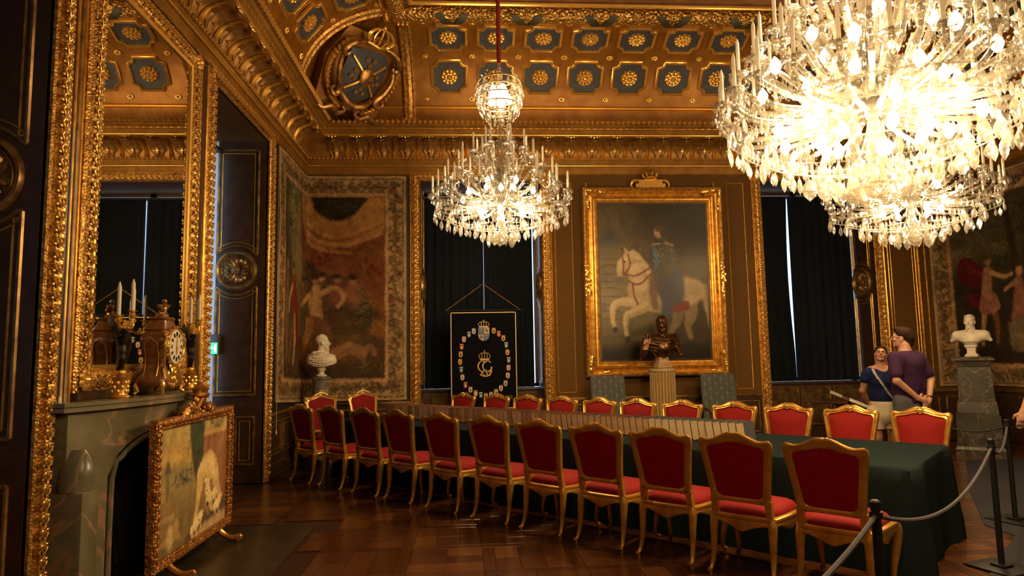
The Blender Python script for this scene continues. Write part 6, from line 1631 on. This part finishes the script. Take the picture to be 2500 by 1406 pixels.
def person(name,label,loc,rz,sc,arms,skin,hm,legs=None,female=False,h=.0085):
    """facing +Y; arms: two (shoulder, elbow, wrist, hand dir, thumb side, palm dir)"""
    c = thing(name,label,'person',loc,rz); body = Solid()
    body += head().xf(hm)
    hw = .105 if not female else .11; sw = .19 if not female else .165
    body.cone((0,0,.98),(0,0,1.12),.15,.135,.06).cone((0,-.01,1.12),(0,-.01,1.36),.135,.15,.06).cone((-sw*.7,-.01,1.44),(sw*.7,-.01,1.44),.085,.085,.05).cone((0,-.02,1.44),(0,-.01,1.60),.07,.055,.04)
    if female: 
        for x in (-1,1): body.ell((x*.075,.10,1.30),(.07,.06,.07),.04)
    for x in (-1,1):
        body.path([(x*hw,0,.95),(x*hw*1.0,.015,.52),(x*hw*.95,-.02,.30),(x*hw*.95,-.015,.09)],[.088,.058,.056,.038],.03)
        body.path([(x*hw,-.03,.045),(x*hw*1.1,.13,.035)],[.036,.028],.02)
    for sh,el,wr,hd,sd,pm in arms:
        body.path([sh,el,wr],[.052,.042,.028],.025); hand(body,wr,hd,sd,pm)
    f = Matrix.Scale(sc,4); body.xf(f).build('body',skin,c,h); return c,f
# man in purple, back towards us, hands clasped behind
hm = T(0,.03,1.69) @ RZ(math.radians(32)) @ Matrix.Rotation(math.radians(6),4,'X')
armsM = [((.20,-.01,1.46),(.285,-.09,1.19),(.075,-.205,.965),(-.75,-.25,-.35),(0,0,1),(0,.6,-.5)),((-.20,-.01,1.46),(-.285,-.09,1.19),(-.085,-.195,.985),(.78,-.30,-.30),(0,0,1),(0,.6,-.5))]
man,f = person('person','man in a purple T-shirt and glasses, hands clasped behind his back',(5.33,7.82,0),math.radians(18),1.02,armsM,SKIN,hm,h=.0062)
sh = Solid(); sh.cone((0,0,.93),(0,0,1.12),.165,.165,.06).cone((0,-.01,1.12),(0,-.015,1.36),.165,.18,.06).cone((-.15,-.012,1.43),(.15,-.012,1.43),.092,.092,.05).cone((0,-.02,1.46),(0,-.012,1.53),.09,.068,.03)
for x in (-1,1): sh.cone((x*.19,-.01,1.455),(x*.262,-.07,1.265),.080,.072,.04).path([(x*.10,-.15,1.3),(x*.06,-.165,1.1),(x*.09,-.155,.95)],[.012,.016,.012],.03)
sh.xf(f).build('t_shirt',mat('purple_jersey',(.055,.022,.062),.9,0,noise=(20,3),col2=(.045,.018,.05),spec=.15),man,.009,lambda X,Y,Z:np.maximum(.94-Z,Z-1.57))
jn = Solid(); jn.cone((0,0,.98),(0,0,.90),.165,.165,.05)
for x in (-1,1): jn.path([(x*.105,0,.93),(x*.108,.015,.52),(x*.10,-.01,.09)],[.105,.080,.075],.03)
jn.xf(f).build('jeans',mat('grey_denim',(.10,.10,.11),.85),man,.011)
hr = Solid(); hr.ell((0,-.022,.052),(.087,.104,.088),.02).ell((0,.045,.105),(.06,.05,.03),.03).cone((0,-.075,.0),(0,-.08,-.055),.068,.05,.03)
hr.ell((0,.10,-.01),(.085,.085,.085),.01,True).xf(f@hm) 
q = Solid(); q += hr; q.ell((0,.10,-.012),(.080,.082,.085),.008,True)
for x in (-1,1): q.ell((x*.085,.01,-.02),(.03,.035,.04),.008,True)
q.xf(f@hm).build('hair',HAIRB,man,.0075)
def face(par,M,lip):
    b = MB(); b.tube(smoothpath([(-.021,.083,-.054),(-.008,.0915,-.0515),(0,.0905,-.0525),(.008,.0915,-.0515),(.021,.083,-.054)],3),.0042,6); b.tube(smoothpath([(-.018,.083,-.058),(0,.0915,-.063),(.018,.083,-.058)],3),.0052,6); b.build('lips',lip,par,mw=M)
    for x in (-1,1):
        b = MB(); b.ball((x*.031,.0865,.004),(.0095,.005,.0042),10,6); e = b.build('eye',mat('eye_white',(.75,.70,.62),.3),par,mw=M)
        b = MB(); b.ball((x*.031,.0922,.004),(.0052,.002,.0055),8,5); b.build('iris',mat('dark_iris',(.02,.01,.006),.2),e)
        b = MB(); b.tube(smoothpath([(x*.013,.0965,.023),(x*.031,.094,.030),(x*.048,.082,.025)],3),[.003,.0035,.004,.0045,.004,.0035,.002],5); b.build('eyebrow',HAIRK,par,mw=M)
def glasses(par,M,m):
    b = MB()
    for x in (-1,1):
        b.tube([(x*.033+.024*math.cos(a),.113,.003+.018*math.sin(a)) for a in np.linspace(0,2*PI,14)[:-1]],.0028,5,loop=True); b.tube([(x*.057,.112,.006),(x*.078,.06,.006),(x*.080,-.02,.002)],.0026,5)
    b.tube([(-.009,.115,.006),(.009,.115,.006)],.0028,5); b.build('glasses',m,par,mw=M)
glasses(man,f@hm,BLACK); face(man,f@hm,mat('lip_rose',(.40,.15,.11),.5))
b = MB(); wr = Vector((.075,-.205,.965))*1.02; e = Vector((.285,-.09,1.19))*1.02; d = (wr-e).normalized(); cc = wr-d*.03; a1 = d.cross(Vector((0,0,1))).normalized(); a2 = d.cross(a1)
b.loft([[cc+d*t+(a1*math.cos(2*PI*i/14)+a2*math.sin(2*PI*i/14))*r for i in range(14)] for t,r in ((-.012,.030),(-.012,.036),(.012,.036),(.012,.030))]); b.build('wristband',BLACK,man)
# woman in navy with shoulder bag
hm2 = T(0,.03,1.685) @ RZ(math.radians(-16)) @ Matrix.Rotation(math.radians(17),4,'X') @ Matrix.Rotation(math.radians(-8),4,'Y')
armsW = [((.175,-.01,1.43),(.245,-.07,1.17),(.13,-.17,.98),(-.6,-.2,-.6),(0,0,1),(0,.5,-.4)),((-.175,-.01,1.43),(-.245,-.07,1.17),(-.13,-.17,.98),(.6,-.2,-.6),(0,0,1),(0,.5,-.4))]
wom,f2_ = person('person','woman in a navy top, glasses and cream shorts with a pale shoulder bag',(5.33,8.32,0),math.radians(166),.905,armsW,SKINT,hm2,female=True,h=.0062)
tp_ = Solid(); tp_.cone((0,0,.88),(0,0,1.12),.172,.160,.06).cone((0,0,1.12),(0,-.005,1.36),.160,.165,.06).cone((-.13,-.01,1.43),(.13,-.01,1.43),.09,.09,.05)
for x in (-1,1): tp_.cone((x*.16,-.01,1.43),(x*.21,-.03,1.345),.078,.075,.03).ell((x*.075,.105,1.30),(.085,.075,.085),.05)
tp_.ell((0,.10,1.545),(.085,.12,.10),.02,True)
tp_.xf(f2_).build('navy_top',mat('navy_jersey',(.012,.018,.075),.9,0,noise=(20,3),col2=(.010,.014,.06),spec=.15),wom,.009,lambda X,Y,Z:np.maximum(.80-Z,Z-1.36))
so = Solid(); so.cone((0,0,.98),(0,0,.86),.175,.178,.05)
for x in (-1,1): so.cone((x*.11,0,.88),(x*.115,.005,.60),.118,.105,.03)
so.xf(f2_).build('shorts',mat('cream_cotton',(.62,.52,.36),.9),wom,.010,lambda X,Y,Z:.575-Z)
hw_ = Solid(); hw_.ell((0,-.022,.048),(.085,.105,.086),.02).ell((0,-.115,.02),(.04,.04,.045),.02).ell((0,.098,-.022),(.082,.082,.092),.010,True)
for x in (-1,1): hw_.ell((x*.085,.012,-.025),(.03,.035,.04),.008,True)
hw_.xf(f2_@hm2).build('hair',HAIRK,wom,.0075)
glasses(wom,f2_@hm2,BLACK); face(wom,f2_@hm2,mat('lip_red',(.36,.10,.08),.5))
STR = mat('braided_strap',(.42,.36,.28),.8,0,noise=(70,2),col2=(.10,.08,.08))
b = MB(); pth = smoothpath([(.115,.05,1.345),(.12,.13,1.28),(.06,.185,1.15),(-.03,.185,1.0),(-.10,.185,.92)],6)
b.loft([[p+Vector((-.018,0,.0)),p+Vector((.018,0,.006)),p+Vector((.018,.006,.006)),p+Vector((-.018,.006,0))] for p in pth]); b.tube(smoothpath([(.115,.05,1.345),(.10,-.04,1.36),(.0,-.165,1.2),(-.16,-.10,.98),(-.19,.06,.92)],6),.012,6); b.build('bag_strap',STR,wom)
b = MB(); rings = []
for z,k in ((.70,.7),(.715,.95),(.76,1.0),(.86,.98),(.905,.8),(.915,.6)): rings.append([(-.135+.075*k*math.copysign(abs(math.cos(a))**.6,math.cos(a)),.205+.035*k*math.copysign(abs(math.sin(a))**.6,math.sin(a)),z) for a in np.linspace(0,2*PI,21)[:-1]])
b.loft(rings); b.build('shoulder_bag',mat('cream_leather',(.66,.56,.40),.55),wom)
# visitor cut off by the frame: only a bare forearm shows
hm3 = T(0,.03,1.70)
armsV = [((.19,0,1.45),(.235,.10,1.18),(.22,.20,.95),(-.1,.35,-.9),(-.5,.8,0),(-.8,-.2,-.2)),((-.19,0,1.45),(-.25,.21,1.25),(-.22,.30,1.00),(0,.2,-1),(0,1,0),(1,0,0))]
vis,f3 = person('person','visitor in black clothes with a bare forearm, standing beside the rope posts',(5.55,6.03,.009),math.radians(62),.98,armsV,SKIN,hm3,h=.0085)
v_ = Solid(); v_.cone((0,0,.95),(0,0,1.12),.165,.16,.06).cone((0,0,1.12),(0,-.01,1.36),.16,.175,.06).cone((-.14,-.01,1.44),(.14,-.01,1.44),.098,.098,.05)
for x in (-1,1): v_.cone((x*.19,0,1.45),(x*.228,.018,1.28),.082,.075,.03)
BLKC = mat('black_cotton',(.012,.012,.013),.9,spec=.1); v_.xf(f3).build('t_shirt',BLKC,vis,.011)
t_ = Solid(); t_.cone((0,0,.98),(0,0,.90),.16,.165,.05)
for x in (-1,1): t_.path([(x*.105,0,.93),(x*.108,.015,.52),(x*.10,-.01,.09)],[.105,.080,.075],.03)
t_.xf(f3).build('trousers',BLKC,vis,.012)
q = Solid(); q.ell((0,-.022,.052),(.087,.104,.088),.02).ell((0,.10,-.012),(.080,.082,.085),.008,True); q.xf(f3@hm3).build('hair',HAIRB,vis,.009)
# ------------------------------------------------------------------ corner cartouches under the ceiling
def cartouche(cx, cy, sx, label):
    ctr = Vector((cx,cy,6.02)); n = Vector((sx*.56,-.56,-.61)).normalized(); u_ = Vector((.707,.707*sx,0)); v_ = n.cross(u_)
    if v_.z < 0: v_ = -v_
    root = thing('corner_cartouche', label, 'carving', ctr)
    def P(u,v,d=0): return u_*u+v_*v+n*d
    CG = mat('antique_gilding',(.55,.30,.08),.34,.7,noise=(12,3),col2=(.20,.10,.03))
    b = MB(); b.prism([(-.58,-.62),(.58,-.62),(.66,.1),(.45,.62),(-.45,.62),(-.66,.1)],-.35,-.06,P); b.build('back_board',COVEM,root,smooth=False)
    sh = smooth2([(-.34,.34),(0,.40),(.34,.34),(.36,.0),(.26,-.30),(0,-.42),(-.26,-.30),(-.36,.0),(-.34,.34)],4)[:-1]
    b = MB(); N_ = len(sh); vs = [P(0,0,.12)]; fs = []
    for k in (1,2,3): vs += [P(x*k/3,y*k/3,.12-.09*(k/3)**2) for x,y in sh]
    for i in range(N_):
        j=(i+1)%N_; fs.append((0,1+i,1+j)); fs += [(1+i,1+N_+i,1+N_+j,1+j),(1+N_+i,1+2*N_+i,1+2*N_+j,1+N_+j)]
    b.add(vs,fs); shd = b.build('shield',BLUE,root,angle=60)
    b = MB(); 
    for a,e in (((-.30,.24),(.26,-.27)),((.30,.24),(-.26,-.27))): b.tube([P(*a,.07),P(a[0]*.5,a[1]*.5,.12),P(0,0,.145),P(e[0]*.5,e[1]*.5,.12),P(*e,.07)],.022,6)
    b.build('saltire_cross',GOLDB,shd)
    b = MB(); b.loft([[P(r*math.cos(2*PI*i/16),r*1.2*math.sin(2*PI*i/16),d) for i in range(16)] for r,d in ((.12,.10),(.12,.16),(.09,.18),(.0,.19))],cap0=False); b.build('centre_shield',CG,shd)
    for i,(x,y) in enumerate(((-.06,.26),(.06,.26),(0,.18),(-.06,-.26),(.06,-.26),(0,-.20),(.2,.05),(.24,-.05),(.17,-.08),(-.2,.05),(-.24,-.05),(-.17,-.08))):
        b = MB(); 
        for k in range(5): a=2*PI*k/5; b.ball(P(x+.022*math.cos(a),y+.022*math.sin(a),.115),.014,6,4)
        b.build('charge',GOLDB,shd)
    def scroll(pts,r,nm='scroll'):
        q = MB(); sp_ = smoothpath([P(*p) for p in pts],6); q.tube(sp_,list(np.interp(np.linspace(0,1,len(sp_)),[0,.5,1],r)),8); q.build(nm,CG,root)
    for s in (-1,1):
        scroll([(s*.10,.50,.06),(s*.30,.48,.12),(s*.44,.40,.14),(s*.50,.28,.12),(s*.44,.22,.12),(s*.40,.28,.13)],(.03,.055,.02))
        scroll([(s*.46,.24,.06),(s*.48,.05,.12),(s*.42,-.15,.13),(s*.34,-.32,.10),(s*.40,-.40,.12),(s*.48,-.34,.12),(s*.44,-.27,.12)],(.03,.06,.02))
        scroll([(s*.30,-.34,.05),(s*.15,-.46,.10),(0,-.50,.11)],(.04,.06,.05))
        scroll([(s*.62,-.60,.02),(s*.50,-.66,.08),(s*.34,-.60,.08),(s*.22,-.68,.06),(s*.10,-.62,.06),(s*.16,-.55,.06)],(.035,.05,.02),'lower_scroll')
        g = MB()
        for k in range(16):
            t = k/15; a = -1.9+3.0*t; x = s*(.60*math.cos(a*.62)); y = .62*math.sin(a*.62)*1.0
            g.tube([P(x-s*.02,y-.035,.03),P(x,y,.07),P(x+s*.01,y+.035,.03)],[.02,.036,.02],7)
        g.build('husk_garland',GOLDB,root)
    b = MB()
    for k in range(7):
        a = PI*(k/6); ca = math.cos(a); b.tube(smoothpath([P(.17*ca,.52,.12),P(.24*ca,.63,.14),P(.13*ca,.74,.13),P(0,.755,.12)],4),.017,6); b.ball(P(.19*ca,.57,.13),.026,6,4)
    b.tube([P(-.18,.51,.10),P(0,.485,.16),P(.18,.51,.10)],.03,8); b.ball(P(0,.79,.12),.04,8,6); b.build('crown',GOLDB,root)
    return root
cartouche(-1.62,10.10,1,'carved gilt coat of arms with blue shield in the ceiling corner above the left tapestry')
cartouche(XR-1.105,10.10,-1,'carved gilt coat of arms with blue shield in the ceiling corner above the right tapestry')

# ------------------------------------------------------------------ fire screen
fs_ = thing('fire_screen','gilt-framed fire screen with a picture of a pale hound and puppies, before the fireplace','fire screen',(-2.25,5.72,0),PI/2)
FW_,FZ0,FZ1 = .695,.165,1.115
b = MB(); b.frame(-FW_,FW_,FZ0,FZ1,[(-.012,-.01),(-.012,.022),(.0,.028),(.012,.018),(.02,.03),(.04,.042),(.058,.034),(.066,.018),(.066,-.03),(-.012,-.03)]); b.build('frame',mat('red_gold_carving',(.60,.27,.06),.36,.65,noise=(24,4),col2=(.26,.10,.025),bump=('voronoi',60,.7,.02)),fs_,angle=25)
RG = mat('red_gold',(.66,.32,.075),.32,.7,noise=(14,3),col2=(.34,.14,.035))
for i,(x,z,hz) in enumerate([(-FW_+ (k+.5)*2*FW_/22,zz,0) for zz in (FZ0-.033,FZ1+.033) for k in range(22)]+[(xx,FZ0+(k+.5)*(FZ1-FZ0)/16,1) for xx in (-FW_-.033,FW_+.033) for k in range(16)]):
    b = MB(); b.ball((x,-.042,z),(.026 if not hz else .014,.010,.014 if not hz else .026),7,4); b.ball((x+(.02 if not hz else 0),-.044,z+(.02 if hz else 0)),.009,6,4); b.build('frame_leaf',RG,fs_)
b = MB(); b.box(-FW_,FW_,.012,.026,FZ0,FZ1); b.build('back_board',PANELM,fs_,smooth=False)
b = MB(); rr = random.Random(8)
b.tube(smoothpath([(-.33,-.01,FZ1+.07),(-.22,-.02,FZ1+.12),(-.10,-.02,FZ1+.10),(0,-.02,FZ1+.17),(.10,-.02,FZ1+.10),(.22,-.02,FZ1+.12),(.33,-.01,FZ1+.07)],4),[.02]*6+[.03]*13+[.02]*6,8)
for k in range(46):
    t = rr.uniform(-1,1); x = t*.32; hgt = .16*(1-abs(t))**.8; z = FZ1+.06+rr.random()*hgt; q = rr.uniform(.014,.03); b.ball((x,-.02+rr.uniform(-.02,.02),z),(q*1.3,q*.7,q),6,4)
b.build('crest',RG,fs_)
b = MB(); b.loft([[(w_*math.cos(a),-.02+w_*.6*math.sin(a),z) for a in np.linspace(0,2*PI,17)[:-1]] for w_,z in ((.09,FZ1+.19),(.11,FZ1+.20),(.11,FZ1+.215),(.085,FZ1+.225),(.10,FZ1+.26),(.06,FZ1+.285),(.015,FZ1+.29),(.02,FZ1+.31),(.0,FZ1+.325))]); b.build('crown',RG,fs_)
for s in (-1,1):
    b = MB(); x = s*.50
    b.tube(smoothpath([(x,0,.14),(x,-.03,.09),(x,-.10,.045),(x,-.16,.035),(x,-.20,.05),(x,-.20,.025)],4),[.028]*6+[.026]*9+[.022]*6,8); b.tube(smoothpath([(x,0,.14),(x,.03,.09),(x,.10,.045),(x,.16,.035),(x,.19,.025)],4),[.028]*6+[.024]*11,8)
    b.ball((x,-.185,.026),.026,8,5); b.ball((x,.185,.026),.026,8,5); b.build('foot',RG,fs_)
c = Canvas(2*FW_,FZ1-FZ0,190,130,31); n = c.nz(.25,4); n2 = c.nz(.05,3)
c.grad('6d5a38','a8915c'); c.put(np.clip((n-.45)*3,0,1)*.35,'8a7648'); c.blob(.35,.66,.35,.14,'c09a52',.6,.8); c.blob(.25,.58,.3,.08,'7d7452',.5,.7)
c.poly([(.55,.95),(.60,.70),(.68,.5),(.80,.42),(.85,.95)],'3c4030',.02,.9,3); c.foliage(.68,.78,.13,.2,['343a28','4b4c30','2a3026'],60,.03); c.foliage(.5,.52,.25,.06,['3a4638','2e3830'],50,.03)
c.poly([(.86,0),(.86,.82),(1.0,.86),(1.39,.84),(1.39,0)],'8c5f3e',.012); c.poly([(.84,.80),(1.39,.80),(1.39,.86),(.84,.84)],'b08c5c',.01); c.foliage(1.15,.90,.18,.05,['5b5434','3e3c28'],40,.03)
for x in (.95,1.08,1.22,1.34): c.stroke([(x,.1),(x,.78)],.018,'7a4e34',.012,.7,0)
c.stroke([(1.2,.30),(1.24,.72)],.05,'a08060',.03,.5,0)
for k in range(5): y = .08+.08*k; c.poly([(.0,y),(.42-.05*k,y),(.42-.05*k,y+.05),(0,y+.05)],['a5834f','8a6a42'][k%2],.01,.9)
c.stroke([(.18,.42),(.18,.60)],.03,'6a5a3c',.012,.9,0); c.poly([(.12,.60),(.24,.60),(.18,.70)],'5a4c34',.01)
c.poly([(.45,.0),(1.39,.0),(1.39,.2),(1.1,.22),(.7,.16)],'5a4a3c',.02); c.poly([(.6,0),(1.39,0),(1.39,.10),(.9,.08)],'b09468',.02)
DG,DL,DD = 'c4a468','dcc28a','8a6a3e'
c.stroke([(.84,.48),(.98,.54),(1.10,.44)],[.12,.13,.10],DG,.012,1,4,DL); c.stroke([(.80,.45),(.74,.25),(.66,.06)],[.07,.035,.018],DG,.01); c.stroke([(.90,.40),(.92,.22),(.98,.14)],[.06,.03,.022],DD,.01); c.stroke([(1.02,.38),(1.02,.2),(1.08,.16)],[.06,.03,.022],DG,.01); c.stroke([(1.14,.40),(1.22,.26),(1.28,.24)],[.06,.035,.02],DG,.01)
c.stroke([(.92,.38),(.98,.32),(.96,.24)],[.07,.065,.04],DL,.01); c.blob(.96,.22,.028,.022,'3a2a1c',.3); c.blob(.94,.33,.012,.010,'241a10',.3); c.stroke([(.88,.38),(.86,.28)],[.035,.02],DD,.01,1,0); c.stroke([(1.03,.38),(1.06,.30)],[.035,.02],DD,.01,1,0)
for x,y in ((.78,.12),(.70,.08),(1.10,.26),(1.18,.16)): c.stroke([(x-.05,y),(x+.03,y+.03)],[.04,.045],DL,.01,1,0); c.blob(x+.07,y+.05,.03,.028,DL,.25); c.blob(x+.085,y+.05,.008,.008,'2a1e14',.3); c.stroke([(x-.03,y),(x-.04,y-.06)],.012,DG,.008,1,0); c.stroke([(x+.03,y),(x+.05,y-.06)],.012,DG,.008,1,0)
c.blob(.25,.12,.06,.09,'b59a68',.3); c.blob(.35,.18,.05,.06,'a8884f',.3)
c.put((n2-.5).clip(0,1)*.4,'4a3820'); c.warp(.010,.03,.10)
c.mesh('embroidered_picture',lambda u,v,d:(-FW_+u,.010-d,FZ0+v),WEAVE,fs_,.012,1.35)

# ------------------------------------------------------------------ rope barrier and carpet
POST = mat('matt_black_metal',(.010,.010,.010),.5,.3); ROPE = mat('grey_braided_rope',(.055,.050,.055),.8,0,noise=(90,2),col2=(.05,.046,.05)); ROPK = mat('black_rope',(.012,.011,.011),.8)
posts = {'a':((3.83,4.73),'beside the end of the green tablecloth'),'b':((4.99,5.95),'nearest the visitor with the bare forearm'),'c':((1.81,2.94),'standing in front of the end red chair'),'e':((4.98,7.05),'behind the window-side chairs, near the couple')}
for k,((x,y),lab) in posts.items():
    c_ = thing('rope_post','slim black rope post '+lab,'rope post',(x,y,0.008 if k in 'abc' else 0),.3,'rope barrier posts')
    b = MB(); b.lathe([(0,.03),(.021,.03),(.021,.895),(.0235,.897),(.0235,.91),(.015,.918),(0,.92)],16); b.build('pole',POST,c_)
    b = MB(); b.box(-.17,.17,-.17,.17,0,.012); b.box(-.05,.05,-.05,.05,.012,.03); b.build('base',POST,c_,bevel=.004)
    b = MB(); b.lathe([(.021,.84),(.028,.842),(.028,.868),(.021,.87)],14); b.build('rope_collar',POST,c_)
def rope(p0,p1,sag,m,label,r=.011):
    p0,p1 = Vector(p0),Vector(p1); b = MB(); n = 26
    b.tube([p0.lerp(p1,t)-Vector((0,0,sag*4*t*(1-t))) for t in np.linspace(0,1,n)],r,7); o = b.build('barrier_rope',m); tag(o,label,'rope','barrier ropes')
def topof(k,dz=.86): return (*posts[k][0],dz)
rope(topof('c'),topof('a'),.19,ROPE,'grey rope sagging across the red seat of the end chair')
rope(topof('a'),topof('b'),.12,ROPE,'grey rope between the two posts beside the tablecloth end')
rope((1.81,2.94,.86),(.62,1.75,.80),.05,ROPE,'grey rope running from the chair-side post towards the floor in front')
rope(topof('b'),topof('e'),.10,ROPK,'thin black rope crossing in front of the green marble pedestal',.008)
CARP = mat('grey_blue_carpet',(.050,.048,.055),.95,0,noise=(120,3),col2=(.036,.035,.041),spec=.05)
b = MB(); b.prism([(2.3,3.3),(3.0,3.95),(3.74,4.72),(4.60,5.50),(4.62,5.86),(5.6,7.3),(6.97,9.10),(XR-.06,9.10),(XR-.06,2.0),(2.3,2.0)],0,.008,lambda u,v,d:(u,v,d)); tag(b.build('carpet',CARP,smooth=False),'grey-blue visitor carpet behind the rope posts','carpet')
# a round side table and a sloping information board by the right window
rt = thing('round_table','small round wooden table under the right window','table',(5.78,10.15,0))
b = MB(); b.lathe([(0,.775),(.40,.775),(.42,.785),(.42,.80),(.40,.808),(0,.808)],40); b.build('tabletop',mat('polished_mahogany',(.14,.045,.015),.25,0,noise=(5,4),col2=(.08,.025,.008)),rt,angle=30)
b = MB(); b.lathe([(.03,.10),(.05,.15),(.035,.25),(.06,.45),(.03,.6),(.05,.72),(.10,.775)],16); b.build('column',WOODC,rt)
for k in range(3):
    a = 2*PI*k/3+.3; b = MB(); b.tube(smoothpath([(.02*math.cos(a),.02*math.sin(a),.16),(.16*math.cos(a),.16*math.sin(a),.12),(.30*math.cos(a),.30*math.sin(a),.03),(.33*math.cos(a),.33*math.sin(a),.02)],4),.02,7); b.build('foot',WOODC,rt)
ib = thing('information_board','sloping pale information board on a slim stand by the round table','sign',(5.36,9.15,0),-math.atan2(5.36,9.15))
b = MB(); slope = math.radians(24); cs,sn = math.cos(slope),math.sin(slope)
def ibf(u,v,d): return (u*cs+d*sn, v, .885-u*sn+d*cs)
b.prism([(-.265,-.18),(.265,-.18),(.265,.18),(-.265,.18)],0,.018,ibf); bd = b.build('board',mat('dark_wood_board',(.09,.05,.03),.5),ib,smooth=False)
b = MB(); b.prism([(.0,-.185),(.262,-.185),(.262,.175),(.0,.175)],.003,.022,ibf); b.build('white_panel',mat('white_card',(.75,.70,.60),.6),bd,smooth=False)
b = MB(); b.prism([(-.262,-.185),(-.10,-.185),(-.10,.175),(-.262,.175)],.003,.022,ibf); b.build('tan_panel',mat('tan_card',(.45,.36,.24),.6),bd,smooth=False)
b = MB(); b.tube([(0,0,.02),(0,0,.885)],.014,8); b.lathe([(0,0),(.15,0),(.15,.015),(.02,.03),(0,.03)],20); b.build('stand',POST,ib)
# blind cords
def pullcord(x,y,z0,z1,label):
    b = MB(); b.tube([(x,y,z1),(x,y,z0)],.004,6); o = b.build('cord',mat('pale_cord',(.45,.42,.38),.7)); e = thing('blind_cord',label,'cord',(0,0,0)); o.parent = e
    b = MB(); b.lathe([(0,-.05),(.010,-.045),(.011,-.01),(.004,.01),(0,.012)],8,(x,y,z0)); b.build('weight',mat('white_card'),e)
pullcord(XL+.055,9.50,.62,4.6,'pale blind cord hanging beside the left tapestry near the exit sign')
pullcord(XL+.05,4.615,1.27,3.2,'pale blind cord hanging left of the mirror, the longer one')
pullcord(XL+.05,4.565,1.38,3.2,'pale blind cord hanging left of the mirror, the shorter one')
# ------------------------------------------------------------------ anything left
bpy.context.view_layer.update()
